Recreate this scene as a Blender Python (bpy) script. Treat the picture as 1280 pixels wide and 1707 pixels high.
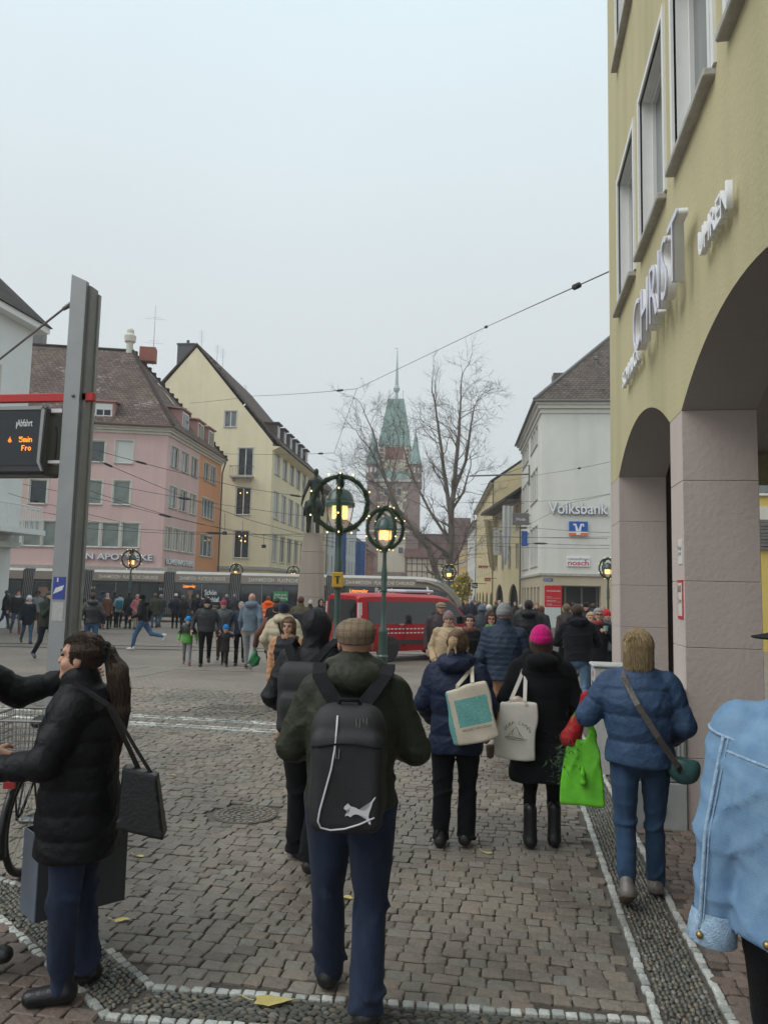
import bpy, bmesh, math, random
import numpy as np
from mathutils import Vector, Matrix
random.seed(7)
rng = np.random.default_rng(7)
for _o in list(bpy.data.objects):
 bpy.data.objects.remove(_o)
SC = bpy.context.scene
COL = SC.collection
rad = math.radians
# camera
SLOPE = 0.008                      # the street falls gently away from the viewer
def gz(y):
 return -SLOPE * y
YAW, PITCH, ROLL, CAMZ = 0.163796, 0.100087, 0.0225, 1.92
FPX, PW, PH = 1282.0, 1280.0, 1707.0
_f = Vector((-math.sin(YAW) * math.cos(PITCH), math.cos(YAW) * math.cos(PITCH), math.sin(PITCH)))
_r = Vector((math.cos(YAW), math.sin(YAW), 0))
_u = _r.cross(_f)
_r2 = _r * math.cos(ROLL) + _u * math.sin(ROLL)
_u2 = -_r * math.sin(ROLL) + _u * math.cos(ROLL)
cam_data = bpy.data.cameras.new('camera')
cam = bpy.data.objects.new('camera', cam_data)
COL.objects.link(cam)
cam.matrix_world = Matrix(((_r2.x, _u2.x, -_f.x, 0), (_r2.y, _u2.y, -_f.y, 0), (_r2.z, _u2.z, -_f.z, CAMZ), (0, 0, 0, 1)))
cam_data.sensor_fit = 'VERTICAL'
cam_data.sensor_height = 24.0
cam_data.lens = 24.0 * FPX / PH
cam_data.clip_start = 0.1
cam_data.clip_end = 2000
SC.camera = cam
# overcast sky, soft sun, exposure
world = bpy.data.worlds.new('World')
SC.world = world
world.use_nodes = True
wn, wl = world.node_tree.nodes, world.node_tree.links
wn.clear()
w_out = wn.new('ShaderNodeOutputWorld')
w_bg = wn.new('ShaderNodeBackground')
w_bg.inputs['Strength'].default_value = 0.1
w_sky = wn.new('ShaderNodeTexSky')
w_sky.sky_type = 'NISHITA'
w_sky.sun_disc = False
SUN_EL, SUN_AZ = 50.0, 238.0       # degrees; the sun stands behind the viewer, hidden by cloud
w_sky.sun_elevation = rad(SUN_EL)
w_sky.sun_rotation = rad(SUN_AZ)
w_sky.dust_density = 6.0
w_tc = wn.new('ShaderNodeTexCoord')
w_sep = wn.new('ShaderNodeSeparateXYZ')
w_ramp = wn.new('ShaderNodeValToRGB')
w_ramp.color_ramp.elements[0].position = 0.0
w_ramp.color_ramp.elements[0].color = (0.066, 0.071, 0.073, 1)
w_ramp.color_ramp.elements[1].position = 1.0
w_ramp.color_ramp.elements[1].color = (0.085, 0.102, 0.109, 1)
_e = w_ramp.color_ramp.elements.new(0.36); _e.color = (0.071, 0.077, 0.079, 1)
_e = w_ramp.color_ramp.elements.new(0.62); _e.color = (0.076, 0.089, 0.094, 1)
w_noise = wn.new('ShaderNodeTexNoise')
w_noise.inputs['Scale'].default_value = 2.2
w_noise.inputs['Detail'].default_value = 3
w_mr = wn.new('ShaderNodeMapRange')
w_mr.inputs['To Min'].default_value = 96.0
w_mr.inputs['To Max'].default_value = 104.0
w_mul = wn.new('ShaderNodeVectorMath'); w_mul.operation = 'SCALE'
w_mix = wn.new('ShaderNodeMix'); w_mix.data_type = 'RGBA'
w_mix.inputs['Factor'].default_value = 0.93      # thick cloud over the clear sky
wl.new(w_tc.outputs['Generated'], w_sep.inputs[0])
wl.new(w_sep.outputs['Z'], w_ramp.inputs['Fac'])
wl.new(w_tc.outputs['Generated'], w_noise.inputs['Vector'])
wl.new(w_noise.outputs['Fac'], w_mr.inputs['Value'])
wl.new(w_ramp.outputs['Color'], w_mul.inputs[0])
wl.new(w_mr.outputs[0], w_mul.inputs['Scale'])
wl.new(w_sky.outputs['Color'], w_mix.inputs['A'])
wl.new(w_mul.outputs[0], w_mix.inputs['B'])
wl.new(w_mix.outputs['Result'], w_bg.inputs['Color'])
wl.new(w_bg.outputs[0], w_out.inputs['Surface'])
sun_d = bpy.data.lights.new('sun', 'SUN')
sun_d.energy = 1.5
sun_d.angle = rad(45)
sun_d.color = (1.0, 0.97, 0.92)
sun = bpy.data.objects.new('sun', sun_d)
COL.objects.link(sun)
_sd = Vector((math.sin(rad(SUN_AZ)) * math.cos(rad(SUN_EL)), math.cos(rad(SUN_AZ)) * math.cos(rad(SUN_EL)), math.sin(rad(SUN_EL))))
sun.rotation_euler = (-_sd).to_track_quat('-Z', 'Y').to_euler()
sun.location = _sd * 60
SC.view_settings.view_transform = 'Standard'
SC.view_settings.look = 'None'
SC.view_settings.exposure = 0.12
SC.view_settings.gamma = 1.0
SC.view_settings.use_curve_mapping = False
SC.render.engine = 'CYCLES'
SC.cycles.use_denoising = True
SC.cycles.max_bounces = 5
SC.cycles.diffuse_bounces = 3
SC.cycles.glossy_bounces = 3
SC.cycles.transparent_max_bounces = 8
SC.cycles.volume_bounces = 0
SC.cycles.use_adaptive_sampling = True
# surveying: photograph pixel -> place in the street
CAM = np.array((0, 0, CAMZ))
NR, NU, NF = np.array(_r2), np.array(_u2), np.array(_f)
def ray(px, py):
 return NF + NR * (px - PW / 2) / FPX - NU * (py - PH / 2) / FPX
def on_ground(px, py):
 d = ray(px, py)
 return CAM + d * (-CAMZ / (d[2] + SLOPE * d[1]))
def at_y(px, py, y):
 d = ray(px, py)
 return CAM + d * (y / d[1])
def at_depth(px, py, D):
 return CAM + ray(px, py) * D
def spot(px, D):
 """x, y on the ground under picture column px at depth D"""
 p = at_depth(px, 982, D)
 return np.array((p[0], p[1], gz(p[1])))
# mesh helpers
class MB:
 """collects faces; build() links them as one mesh object"""
 def __init__(s):
  s.v, s.f, s.m = [], [], []
 def add(s, verts, faces, mat=0):
  b = len(s.v)
  s.v.extend([tuple(map(float, p)) for p in verts])
  s.f.extend([tuple(i + b for i in f) for f in faces])
  s.m.extend([mat] * len(faces) if isinstance(mat, int) else mat)
  return s
 def poly(s, pts, mat=0):
  return s.add(pts, [tuple(range(len(pts)))], mat)
 def obox(s, o, a, b, c, mat=0):
  o, a, b, c = map(np.array, (o, a, b, c))
  P = [o, o + a, o + a + b, o + b, o + c, o + a + c, o + a + b + c, o + b + c]
  return s.add(P, [(0, 3, 2, 1), (4, 5, 6, 7), (0, 1, 5, 4), (1, 2, 6, 5), (2, 3, 7, 6), (3, 0, 4, 7)], mat)
 def box(s, x0, x1, y0, y1, z0, z1, mat=0, bev=0.0):
  if bev <= 0:
   return s.obox((x0, y0, z0), (x1 - x0, 0, 0), (0, y1 - y0, 0), (0, 0, z1 - z0), mat)
  b = bev
  V, ix = [], {}
  for sx in (0, 1):
   for sy in (0, 1):
    for sz in (0, 1):
     X, Y, Z = (x0, x1)[sx], (y0, y1)[sy], (z0, z1)[sz]
     dx, dy, dz = b * (1 - 2 * sx), b * (1 - 2 * sy), b * (1 - 2 * sz)
     for ax, p in (('x', (X, Y + dy, Z + dz)), ('y', (X + dx, Y, Z + dz)), ('z', (X + dx, Y + dy, Z))):
      ix[(sx, sy, sz, ax)] = len(V); V.append(p)
  F = []
  for ax, k in (('x', 0), ('y', 1), ('z', 2)):
   for sd in (0, 1):
    o1, o2 = [(1, 2), (0, 2), (0, 1)][k]
    q = []
    for a_, b_ in ((0, 0), (1, 0), (1, 1), (0, 1)):
     c = [0, 0, 0]; c[k] = sd; c[o1] = a_; c[o2] = b_
     q.append(ix[(*c, ax)])
    F.append(tuple(q))
  for k, (aa, bb) in enumerate((('y', 'z'), ('x', 'z'), ('x', 'y'))):
   o1, o2 = [(1, 2), (0, 2), (0, 1)][k]
   for a_ in (0, 1):
    for b_ in (0, 1):
     q = []
     for e, axn in ((0, aa), (1, aa), (1, bb), (0, bb)):
      c = [0, 0, 0]; c[k] = e; c[o1] = a_; c[o2] = b_
      q.append(ix[(*c, axn)])
     F.append(tuple(q))
  for sx in (0, 1):
   for sy in (0, 1):
    for sz in (0, 1):
     F.append(tuple(ix[(sx, sy, sz, a)] for a in 'xyz'))
  return s.add(V, F, mat)
 def prism(s, pts, ext, mat=0, cap=True):
  pts = [np.array(p, float) for p in pts]; ext = np.array(ext, float); n = len(pts)
  F = [(i, (i + 1) % n, n + (i + 1) % n, n + i) for i in range(n)]
  if cap:
   F += [tuple(range(n))[::-1], tuple(range(n, 2 * n))]
  return s.add(pts + [p + ext for p in pts], F, mat)
 def tube(s, path, radii, n=8, mat=0, cap=True):
  P = [np.array(p, float) for p in path]
  if not hasattr(radii, '__len__'):
   radii = [radii] * len(P)
  V, F = [], []
  ref = None
  for i, p in enumerate(P):
   t = P[min(i + 1, len(P) - 1)] - P[max(i - 1, 0)]
   t = t / (np.linalg.norm(t) + 1e-9)
   if ref is None:
    ref = np.array((0, 0, 1.0)) if abs(t[2]) < .9 else np.array((1.0, 0, 0))
   a = ref - t * (ref @ t); a = a / (np.linalg.norm(a) + 1e-9); ref = a
   b = np.cross(t, a)
   for k in range(n):
    w = 2 * math.pi * k / n
    V.append(p + radii[i] * (math.cos(w) * a + math.sin(w) * b))
  for i in range(len(P) - 1):
   for k in range(n):
    F.append((i * n + k, i * n + (k + 1) % n, (i + 1) * n + (k + 1) % n, (i + 1) * n + k))
  if cap:
   F.append(tuple(range(n))[::-1]); F.append(tuple(range((len(P) - 1) * n, len(P) * n)))
  return s.add(V, F, mat)
 def lathe(s, prof, n=16, c=(0, 0, 0), mat=0, ph=0.0, sx=1.0, sy=1.0):
  V, F = [], []
  for r, z in prof:
   for k in range(n):
    w = 2 * math.pi * k / n + ph
    V.append((c[0] + sx * r * math.cos(w), c[1] + sy * r * math.sin(w), c[2] + z))
  for i in range(len(prof) - 1):
   for k in range(n):
    F.append((i * n + k, i * n + (k + 1) % n, (i + 1) * n + (k + 1) % n, (i + 1) * n + k))
  F.append(tuple(range(n))[::-1]); F.append(tuple(range((len(prof) - 1) * n, len(prof) * n)))
  return s.add(V, F, mat)
 def ball(s, c, r, mat=0, n=8):
  if not hasattr(r, '__len__'):
   r = (r, r, r)
  pr = [(math.sin(math.pi * i / n), -math.cos(math.pi * i / n)) for i in range(1, n)]
  V = [(c[0], c[1], c[2] - r[2])]
  for a, z in pr:
   V += [(c[0] + r[0] * a * math.cos(2 * math.pi * k / n), c[1] + r[1] * a * math.sin(2 * math.pi * k / n), c[2] + r[2] * z) for k in range(n)]
  V.append((c[0], c[1], c[2] + r[2]))
  F = [(0, 1 + (k + 1) % n, 1 + k) for k in range(n)]
  for i in range(n - 2):
   for k in range(n):
    F.append((1 + i * n + k, 1 + i * n + (k + 1) % n, 1 + (i + 1) * n + (k + 1) % n, 1 + (i + 1) * n + k))
  L = len(V) - 1
  F += [(L, 1 + (n - 2) * n + k, 1 + (n - 2) * n + (k + 1) % n) for k in range(n)]
  return s.add(V, F, mat)
 def xf(s, M, start=0):
  for i in range(start, len(s.v)):
   s.v[i] = tuple(M @ Vector(s.v[i]))
  return s
 def mesh(s, name, mats, smooth=False):
  me = bpy.data.meshes.new(name)
  me.from_pydata(s.v, [], s.f)
  for m in (mats if isinstance(mats, (list, tuple)) else [mats]):
   me.materials.append(m)
  me.polygons.foreach_set('material_index', s.m)
  if smooth:
   me.polygons.foreach_set('use_smooth', [True] * len(s.f))
  bm = bmesh.new(); bm.from_mesh(me)
  bmesh.ops.recalc_face_normals(bm, faces=bm.faces)
  bm.to_mesh(me); bm.free()
  if smooth == 'auto':
   me.set_sharp_from_angle(angle=rad(35))
  return me
 def build(s, name, mats, parent=None, smooth=False, world=True):
  """world=True: vertices are world coordinates and are moved into the (unrotated) parent's space"""
  if parent is not None and world:
   o = base_of(parent)
   s.v = [(p[0] - o[0], p[1] - o[1], p[2] - o[2]) for p in s.v]
  return link(name, s.mesh(name, mats, smooth), parent)
def base_of(o):
 b = Vector((0, 0, 0))
 while o is not None:
  b = b + o.location; o = o.parent
 return b
def link(name, me, parent=None, loc=None, rz=None):
 o = bpy.data.objects.new(name, me)
 COL.objects.link(o)
 if parent is not None:
  o.parent = parent
 if loc is not None:
  o.location = loc
 if rz is not None:
  o.rotation_euler = (0, 0, rz)
 return o
def tag(o, label=None, cat=None, group=None, kind=None):
 if label: o['label'] = label
 if cat: o['category'] = cat
 if group: o['group'] = group
 if kind: o['kind'] = kind
 return o
def thing(name, label, cat, loc=(0, 0, 0), rz=0.0, group=None):
 o = bpy.data.objects.new(name, None)
 o.empty_display_size = 0.2
 COL.objects.link(o)
 o.location = tuple(map(float, loc)); o.rotation_euler = (0, 0, rz)
 return tag(o, label, cat, group)
def copy_tree(o, parent=None):
 c = o.copy(); COL.objects.link(c); c.parent = parent
 for ch in o.children:
  copy_tree(ch, c)
 return c
def text_mesh(body, size, depth=0.0, mat=None, width=1.0, align='CENTER', bevel=0.0, shear=0.0, offset=0.0, space=1.0):
 """lettering in the local XZ plane, facing -Y, baseline at z=0"""
 cu = bpy.data.curves.new('lettering', 'FONT')
 cu.body = body; cu.size = size; cu.extrude = depth / 2; cu.align_x = align; cu.bevel_depth = bevel; cu.shear = shear
 cu.offset = offset; cu.space_character = space; cu.resolution_u = 3
 ob = bpy.data.objects.new('lettering', cu)
 me = bpy.data.meshes.new_from_object(ob)
 bpy.data.objects.remove(ob)
 me.transform(Matrix.Rotation(rad(90), 4, 'X') @ Matrix.Diagonal((width, 1, 1, 1)))
 me.materials.clear()
 if mat: me.materials.append(mat)
 return me
def letters(name, body, size, parent, loc, rz, mat, depth=0.0, width=1.0, align='CENTER', fit=None, **k):
 """lettering part; fit = wanted width in metres; loc in parent space"""
 me = text_mesh(body, size, depth, mat, width, align, **k)
 if fit:
  xs = [v.co.x for v in me.vertices]
  me.transform(Matrix.Diagonal((fit / (max(xs) - min(xs)), 1, 1, 1)))
 return link(name, me, parent, loc, rz)
# materials
def mat(name, col, rough=.7, var=.1, scale=4.0, bump=0.0, bscale=60.0, metal=0.0, spec=.5, emit=None, estr=1.0, island=0.0, sheen=0.0, coat=0.0, alpha=None, stretch=None, var2=None, coords='Object', trans=0.0):
 m = bpy.data.materials.new(name)
 m.use_nodes = True
 n, l = m.node_tree.nodes, m.node_tree.links
 p = n['Principled BSDF']
 p.inputs['Roughness'].default_value = rough
 p.inputs['Metallic'].default_value = metal
 p.inputs['Specular IOR Level'].default_value = spec
 if sheen:
  p.inputs['Sheen Weight'].default_value = sheen
  p.inputs['Sheen Roughness'].default_value = .5
 if coat:
  p.inputs['Coat Weight'].default_value = coat
  p.inputs['Coat Roughness'].default_value = .08
 if trans:
  p.inputs['Transmission Weight'].default_value = trans
 if alpha is not None:
  p.inputs['Alpha'].default_value = alpha
 tc = n.new('ShaderNodeTexCoord')
 vec = tc.outputs[coords]
 if stretch:
  mp = n.new('ShaderNodeMapping'); mp.inputs['Scale'].default_value = stretch
  l.new(vec, mp.inputs['Vector']); vec = mp.outputs[0]
 c = (*col, 1)
 base = None
 if var > 0:
  nz = n.new('ShaderNodeTexNoise'); nz.inputs['Scale'].default_value = scale; nz.inputs['Detail'].default_value = 5
  nz.inputs['Roughness'].default_value = .65
  l.new(vec, nz.inputs['Vector'])
  r = n.new('ShaderNodeValToRGB')
  r.color_ramp.elements[0].position = .28; r.color_ramp.elements[1].position = .72
  c2 = var2 if var2 else tuple(min(1, x * (1 + var)) for x in col)
  c1 = tuple(x * (1 - var) for x in col) if not var2 else col
  r.color_ramp.elements[0].color = (*c1, 1); r.color_ramp.elements[1].color = (*c2, 1)
  l.new(nz.outputs['Fac'], r.inputs['Fac'])
  base = r.outputs['Color']
 if island:
  g = n.new('ShaderNodeNewGeometry'); oi = n.new('ShaderNodeObjectInfo')
  ad = n.new('ShaderNodeMath'); ad.operation = 'ADD'
  fr = n.new('ShaderNodeMath'); fr.operation = 'FRACT'
  l.new(g.outputs['Random Per Island'], ad.inputs[0]); l.new(oi.outputs['Random'], ad.inputs[1])
  l.new(ad.outputs[0], fr.inputs[0])
  hs = n.new('ShaderNodeHueSaturation')
  mr = n.new('ShaderNodeMapRange'); mr.inputs['To Min'].default_value = 1 - island; mr.inputs['To Max'].default_value = 1 + island
  l.new(fr.outputs[0], mr.inputs['Value']); l.new(mr.outputs[0], hs.inputs['Value'])
  if base is not None: l.new(base, hs.inputs['Color'])
  else: hs.inputs['Color'].default_value = c
  base = hs.outputs['Color']
  m['rand_node'] = fr.name
 if base is not None: l.new(base, p.inputs['Base Color'])
 else: p.inputs['Base Color'].default_value = c
 if bump:
  nb = n.new('ShaderNodeTexNoise'); nb.inputs['Scale'].default_value = bscale; nb.inputs['Detail'].default_value = 4
  l.new(vec, nb.inputs['Vector'])
  b = n.new('ShaderNodeBump'); b.inputs['Strength'].default_value = bump; b.inputs['Distance'].default_value = .02
  l.new(nb.outputs['Fac'], b.inputs['Height']); l.new(b.outputs[0], p.inputs['Normal'])
 if emit:
  p.inputs['Emission Color'].default_value = (*emit, 1); p.inputs['Emission Strength'].default_value = estr
 return m
def ramp_into(m, stops, tex, scale_vec=(1, 1, 1), coords='Object', out='Fac', **props):
 """replace a material's base colour by a texture-driven ramp"""
 n, l = m.node_tree.nodes, m.node_tree.links
 tc = n.new('ShaderNodeTexCoord'); mp = n.new('ShaderNodeMapping'); mp.inputs['Scale'].default_value = scale_vec
 t = n.new(tex)
 for k, v in props.items():
  if k in t.inputs: t.inputs[k].default_value = v
  else: setattr(t, k, v)
 l.new(tc.outputs[coords], mp.inputs[0]); l.new(mp.outputs[0], t.inputs['Vector'])
 r = n.new('ShaderNodeValToRGB')
 e = r.color_ramp.elements
 e[0].position, e[0].color = stops[0][0], (*stops[0][1], 1)
 e[1].position, e[1].color = stops[-1][0], (*stops[-1][1], 1)
 for q, c in stops[1:-1]:
  x = e.new(q); x.color = (*c, 1)
 l.new(t.outputs[out], r.inputs['Fac'])
 l.new(r.outputs['Color'], n['Principled BSDF'].inputs['Base Color'])
 return m
def plaster(name, col, dirt=.16, bump=.12):
 """painted render: broad stains running down, fine grain"""
 m = mat(name, col, rough=.92, var=.05, scale=.6, bump=bump, bscale=25, spec=.2)
 n, l = m.node_tree.nodes, m.node_tree.links
 p = n['Principled BSDF']
 src = p.inputs['Base Color'].links[0].from_socket
 tc = n.new('ShaderNodeTexCoord'); mp = n.new('ShaderNodeMapping'); mp.inputs['Scale'].default_value = (1.3, 1.3, .12)
 nz = n.new('ShaderNodeTexNoise'); nz.inputs['Scale'].default_value = 1.0; nz.inputs['Detail'].default_value = 6
 l.new(tc.outputs['Object'], mp.inputs[0]); l.new(mp.outputs[0], nz.inputs['Vector'])
 r = n.new('ShaderNodeMapRange'); r.inputs['From Min'].default_value = .45; r.inputs['From Max'].default_value = .8
 r.inputs['To Min'].default_value = 0; r.inputs['To Max'].default_value = dirt
 l.new(nz.outputs['Fac'], r.inputs['Value'])
 mx = n.new('ShaderNodeMix'); mx.data_type = 'RGBA'
 mx.inputs['B'].default_value = (col[0] * .45, col[1] * .45, col[2] * .45, 1)
 l.new(r.outputs[0], mx.inputs['Factor']); l.new(src, mx.inputs['A'])
 l.new(mx.outputs['Result'], p.inputs['Base Color'])
 return m
def tiled_roof(name, col, sx=3.0, sz=3.4, pale=None):
 """clay tiles too far off to pick apart: courses with joints and weathering"""
 m = mat(name, col, rough=.85, var=.3, scale=.9, spec=.25)
 n, l = m.node_tree.nodes, m.node_tree.links
 p = n['Principled BSDF']
 src = p.inputs['Base Color'].links[0].from_socket
 uv = n.new('ShaderNodeTexCoord')
 mp = n.new('ShaderNodeMapping'); mp.inputs['Scale'].default_value = (1, 1, 1)
 l.new(uv.outputs['UV'], mp.inputs[0])
 bt = n.new('ShaderNodeTexBrick'); bt.inputs['Scale'].default_value = 1.0
 bt.inputs['Brick Width'].default_value = 1 / sx; bt.inputs['Row Height'].default_value = 1 / sz
 bt.inputs['Mortar Size'].default_value = .03; bt.inputs['Mortar Smooth'].default_value = .4; bt.inputs['Bias'].default_value = 0
 bt.inputs['Color1'].default_value = (.65, .65, .65, 1); bt.inputs['Color2'].default_value = (1.15, 1.1, 1.05, 1); bt.inputs['Mortar'].default_value = (.3, .3, .3, 1)
 l.new(mp.outputs[0], bt.inputs['Vector'])
 mx = n.new('ShaderNodeMix'); mx.data_type = 'RGBA'; mx.blend_type = 'MULTIPLY'; mx.inputs['Factor'].default_value = 1
 l.new(src, mx.inputs['A']); l.new(bt.outputs['Color'], mx.inputs['B'])
 res = mx.outputs['Result']
 if pale:
  nz = n.new('ShaderNodeTexNoise'); nz.inputs['Scale'].default_value = .45; nz.inputs['Detail'].default_value = 3
  nz2 = n.new('ShaderNodeTexNoise'); nz2.inputs['Scale'].default_value = 3.2; nz2.inputs['Detail'].default_value = 2
  mp2 = n.new('ShaderNodeMapping'); mp2.inputs['Scale'].default_value = (1, 2.2, 1)
  l.new(uv.outputs['UV'], nz.inputs['Vector']); l.new(uv.outputs['UV'], mp2.inputs[0]); l.new(mp2.outputs[0], nz2.inputs['Vector'])
  a = n.new('ShaderNodeMath'); a.operation = 'MULTIPLY'; l.new(nz.outputs['Fac'], a.inputs[0]); l.new(nz2.outputs['Fac'], a.inputs[1])
  r = n.new('ShaderNodeMapRange'); r.inputs['From Min'].default_value = .33; r.inputs['From Max'].default_value = .37; r.inputs['To Max'].default_value = .6
  l.new(a.outputs[0], r.inputs['Value'])
  m2 = n.new('ShaderNodeMix'); m2.data_type = 'RGBA'; m2.inputs['B'].default_value = (*pale, 1)
  l.new(r.outputs[0], m2.inputs['Factor']); l.new(res, m2.inputs['A']); res = m2.outputs['Result']
 l.new(res, p.inputs['Base Color'])
 b = n.new('ShaderNodeBump'); b.inputs['Strength'].default_value = .6; b.inputs['Distance'].default_value = .03
 l.new(bt.outputs['Fac'], b.inputs['Height']); b.invert = True
 l.new(b.outputs[0], p.inputs['Normal'])
 return m
def roof_uv(o):
 """UV in metres: u along the eave, v up the slope"""
 me = o.data
 uv = me.uv_layers.new(name='UVMap')
 for p in me.polygons:
  nn = p.normal
  h = Vector((0, 0, 1)).cross(nn)
  h = h.normalized() if h.length > 1e-4 else Vector((1, 0, 0))
  w = nn.cross(h)
  for li in p.loop_indices:
   c = me.vertices[me.loops[li].vertex_index].co
   uv.data[li].uv = (c.dot(h), c.dot(w))
 return o
# soft bodies: smooth distance fields turned into one continuous surface
def _edges_crossing(D, xs, ys, zs):
 """naive surface nets on a rectilinear grid -> verts (n,3), quads (m,4)"""
 S = D < 0
 nx, ny, nz = D.shape
 c = np.zeros((nx - 1, ny - 1, nz - 1), np.uint8)
 for i in (0, 1):
  for j in (0, 1):
   for k in (0, 1):
    c += S[i:nx - 1 + i, j:ny - 1 + j, k:nz - 1 + k]
 act = (c > 0) & (c < 8)
 I, J, K = np.nonzero(act)
 if len(I) == 0:
  return np.zeros((0, 3)), np.zeros((0, 4), int)
 idx = -np.ones(act.shape, np.int64); idx[I, J, K] = np.arange(len(I))
 acc = np.zeros((len(I), 3)); cnt = np.zeros(len(I))
 ax = (xs, ys, zs)
 for a in range(3):
  o1, o2 = [(1, 2), (0, 2), (0, 1)][a]
  for b in (0, 1):
   for d in (0, 1):
    off0 = [0, 0, 0]; off0[o1] = b; off0[o2] = d
    off1 = list(off0); off1[a] = 1
    d0 = D[I + off0[0], J + off0[1], K + off0[2]]; d1 = D[I + off1[0], J + off1[1], K + off1[2]]
    m = (d0 < 0) != (d1 < 0)
    t = np.where(m, d0 / np.where(m, d0 - d1, 1), 0)
    p = np.stack([xs[I + off0[0]], ys[J + off0[1]], zs[K + off0[2]]], 1)
    q = np.stack([xs[I + off1[0]], ys[J + off1[1]], zs[K + off1[2]]], 1)
    acc += np.where(m[:, None], p + (q - p) * t[:, None], 0); cnt += m
 V = acc / cnt[:, None]
 Q = []
 for a in range(3):
  o1, o2 = [(1, 2), (2, 0), (0, 1)][a]
  sl0 = [slice(None)] * 3; sl1 = [slice(None)] * 3
  n = [nx, ny, nz]
  sl0[a] = slice(0, n[a] - 1); sl1[a] = slice(1, n[a])
  sl0[o1] = slice(1, n[o1] - 1); sl1[o1] = slice(1, n[o1] - 1); sl0[o2] = slice(1, n[o2] - 1); sl1[o2] = slice(1, n[o2] - 1)
  s0, s1 = S[tuple(sl0)], S[tuple(sl1)]
  P = np.nonzero(s0 != s1)
  flip = s0[P]
  g = [None] * 3
  g[a] = P[a]; g[o1] = P[o1] + 1; g[o2] = P[o2] + 1
  def cell(d1, d2):
   h = list(g); h[o1] = g[o1] - d1; h[o2] = g[o2] - d2
   return idx[h[0], h[1], h[2]]
  q = np.stack([cell(1, 1), cell(0, 1), cell(0, 0), cell(1, 0)], 1)
  q[~flip] = q[~flip][:, ::-1]
  Q.append(q)
 return V, np.concatenate(Q)
def axis(lo, hi, step, fine=None):
 """grid coordinates; fine=(a,b,step) refines a stretch"""
 if not fine:
  return np.arange(lo - 2 * step, hi + 2.01 * step, step)
 a, b, fs = fine
 out = [np.arange(lo - 2 * step, a, step), np.arange(a, b, fs), np.arange(b, hi + 2.01 * step, step)]
 r = np.concatenate(out)
 keep = [0]
 for i in range(1, len(r)):
  if r[i] - r[keep[-1]] > fs * .5: keep.append(i)
 return r[keep]
def smin(a, b, k):
 h = np.clip(.5 + .5 * (b - a) / k, 0, 1)
 return b + (a - b) * h - k * h * (1 - h)
def smax(a, b, k): return -smin(-a, -b, k)
class Grid:
 def __init__(s, xs, ys, zs):
  s.xs, s.ys, s.zs = xs, ys, zs
  s.X, s.Y, s.Z = np.meshgrid(xs, ys, zs, indexing='ij')
  s.X = s.X.astype(np.float32); s.Y = s.Y.astype(np.float32); s.Z = s.Z.astype(np.float32)
 def cap(s, a, b, ra, rb=None, t_out=False, sx=1., sy=1.):
  rb = ra if rb is None else rb
  a, b = np.array(a, float), np.array(b, float); d = b - a; L2 = max(d @ d, 1e-9)
  px, py, pz = s.X - a[0], s.Y - a[1], s.Z - a[2]
  t = np.clip((px * d[0] + py * d[1] + pz * d[2]) / L2, 0, 1)
  r = np.sqrt(((px - t * d[0]) / sx) ** 2 + ((py - t * d[1]) / sy) ** 2 + (pz - t * d[2]) ** 2) - (ra + (rb - ra) * t)
  return (r, t) if t_out else r
 def ell(s, c, r):
  q = np.sqrt(((s.X - c[0]) / r[0]) ** 2 + ((s.Y - c[1]) / r[1]) ** 2 + ((s.Z - c[2]) / r[2]) ** 2)
  return (q - 1) * min(r)
 def rbox(s, c, h, r, rz=0.0):
  x, y = s.X - c[0], s.Y - c[1]
  if rz: x, y = x * math.cos(rz) + y * math.sin(rz), -x * math.sin(rz) + y * math.cos(rz)
  qx, qy, qz = np.abs(x) - h[0] + r, np.abs(y) - h[1] + r, np.abs(s.Z - c[2]) - h[2] + r
  return np.sqrt(np.maximum(qx, 0) ** 2 + np.maximum(qy, 0) ** 2 + np.maximum(qz, 0) ** 2) + np.minimum(np.maximum(qx, np.maximum(qy, qz)), 0) - r
 def loft(s, zs, a, b, cy, cx=None, p=2.3):
  """upright body of elliptical sections"""
  A, B, C = np.interp(s.zs, zs, a), np.interp(s.zs, zs, b), np.interp(s.zs, zs, cy)
  Cx = np.interp(s.zs, zs, cx) if cx is not None else np.zeros_like(A)
  q = (np.abs((s.X - Cx[None, None]) / A[None, None]) ** p + np.abs((s.Y - C[None, None]) / B[None, None]) ** p) ** (1 / p)
  d = (q - 1) * np.minimum(A, B)[None, None]
  return smax(d, np.maximum(zs[0] - s.Z, s.Z - zs[-1]), .02)
 def mesh(s, D): return _edges_crossing(D, s.xs, s.ys, s.zs)
def sdf_object(name, V, Q, mats, parent=None, idx=None, smooth=True, loc=None, rz=None):
 me = bpy.data.meshes.new(name)
 me.vertices.add(len(V)); me.vertices.foreach_set('co', np.asarray(V, np.float32).ravel())
 me.loops.add(len(Q) * 4); me.loops.foreach_set('vertex_index', np.asarray(Q, np.int32).ravel())
 me.polygons.add(len(Q)); me.polygons.foreach_set('loop_start', np.arange(0, len(Q) * 4, 4, dtype=np.int32))
 me.polygons.foreach_set('use_smooth', np.full(len(Q), smooth))
 for m in (mats if isinstance(mats, (list, tuple)) else [mats]): me.materials.append(m)
 if idx is not None: me.polygons.foreach_set('material_index', np.asarray(idx, np.int32))
 me.update(calc_edges=True); me.validate()
 return link(name, me, parent, loc, rz)
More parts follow.
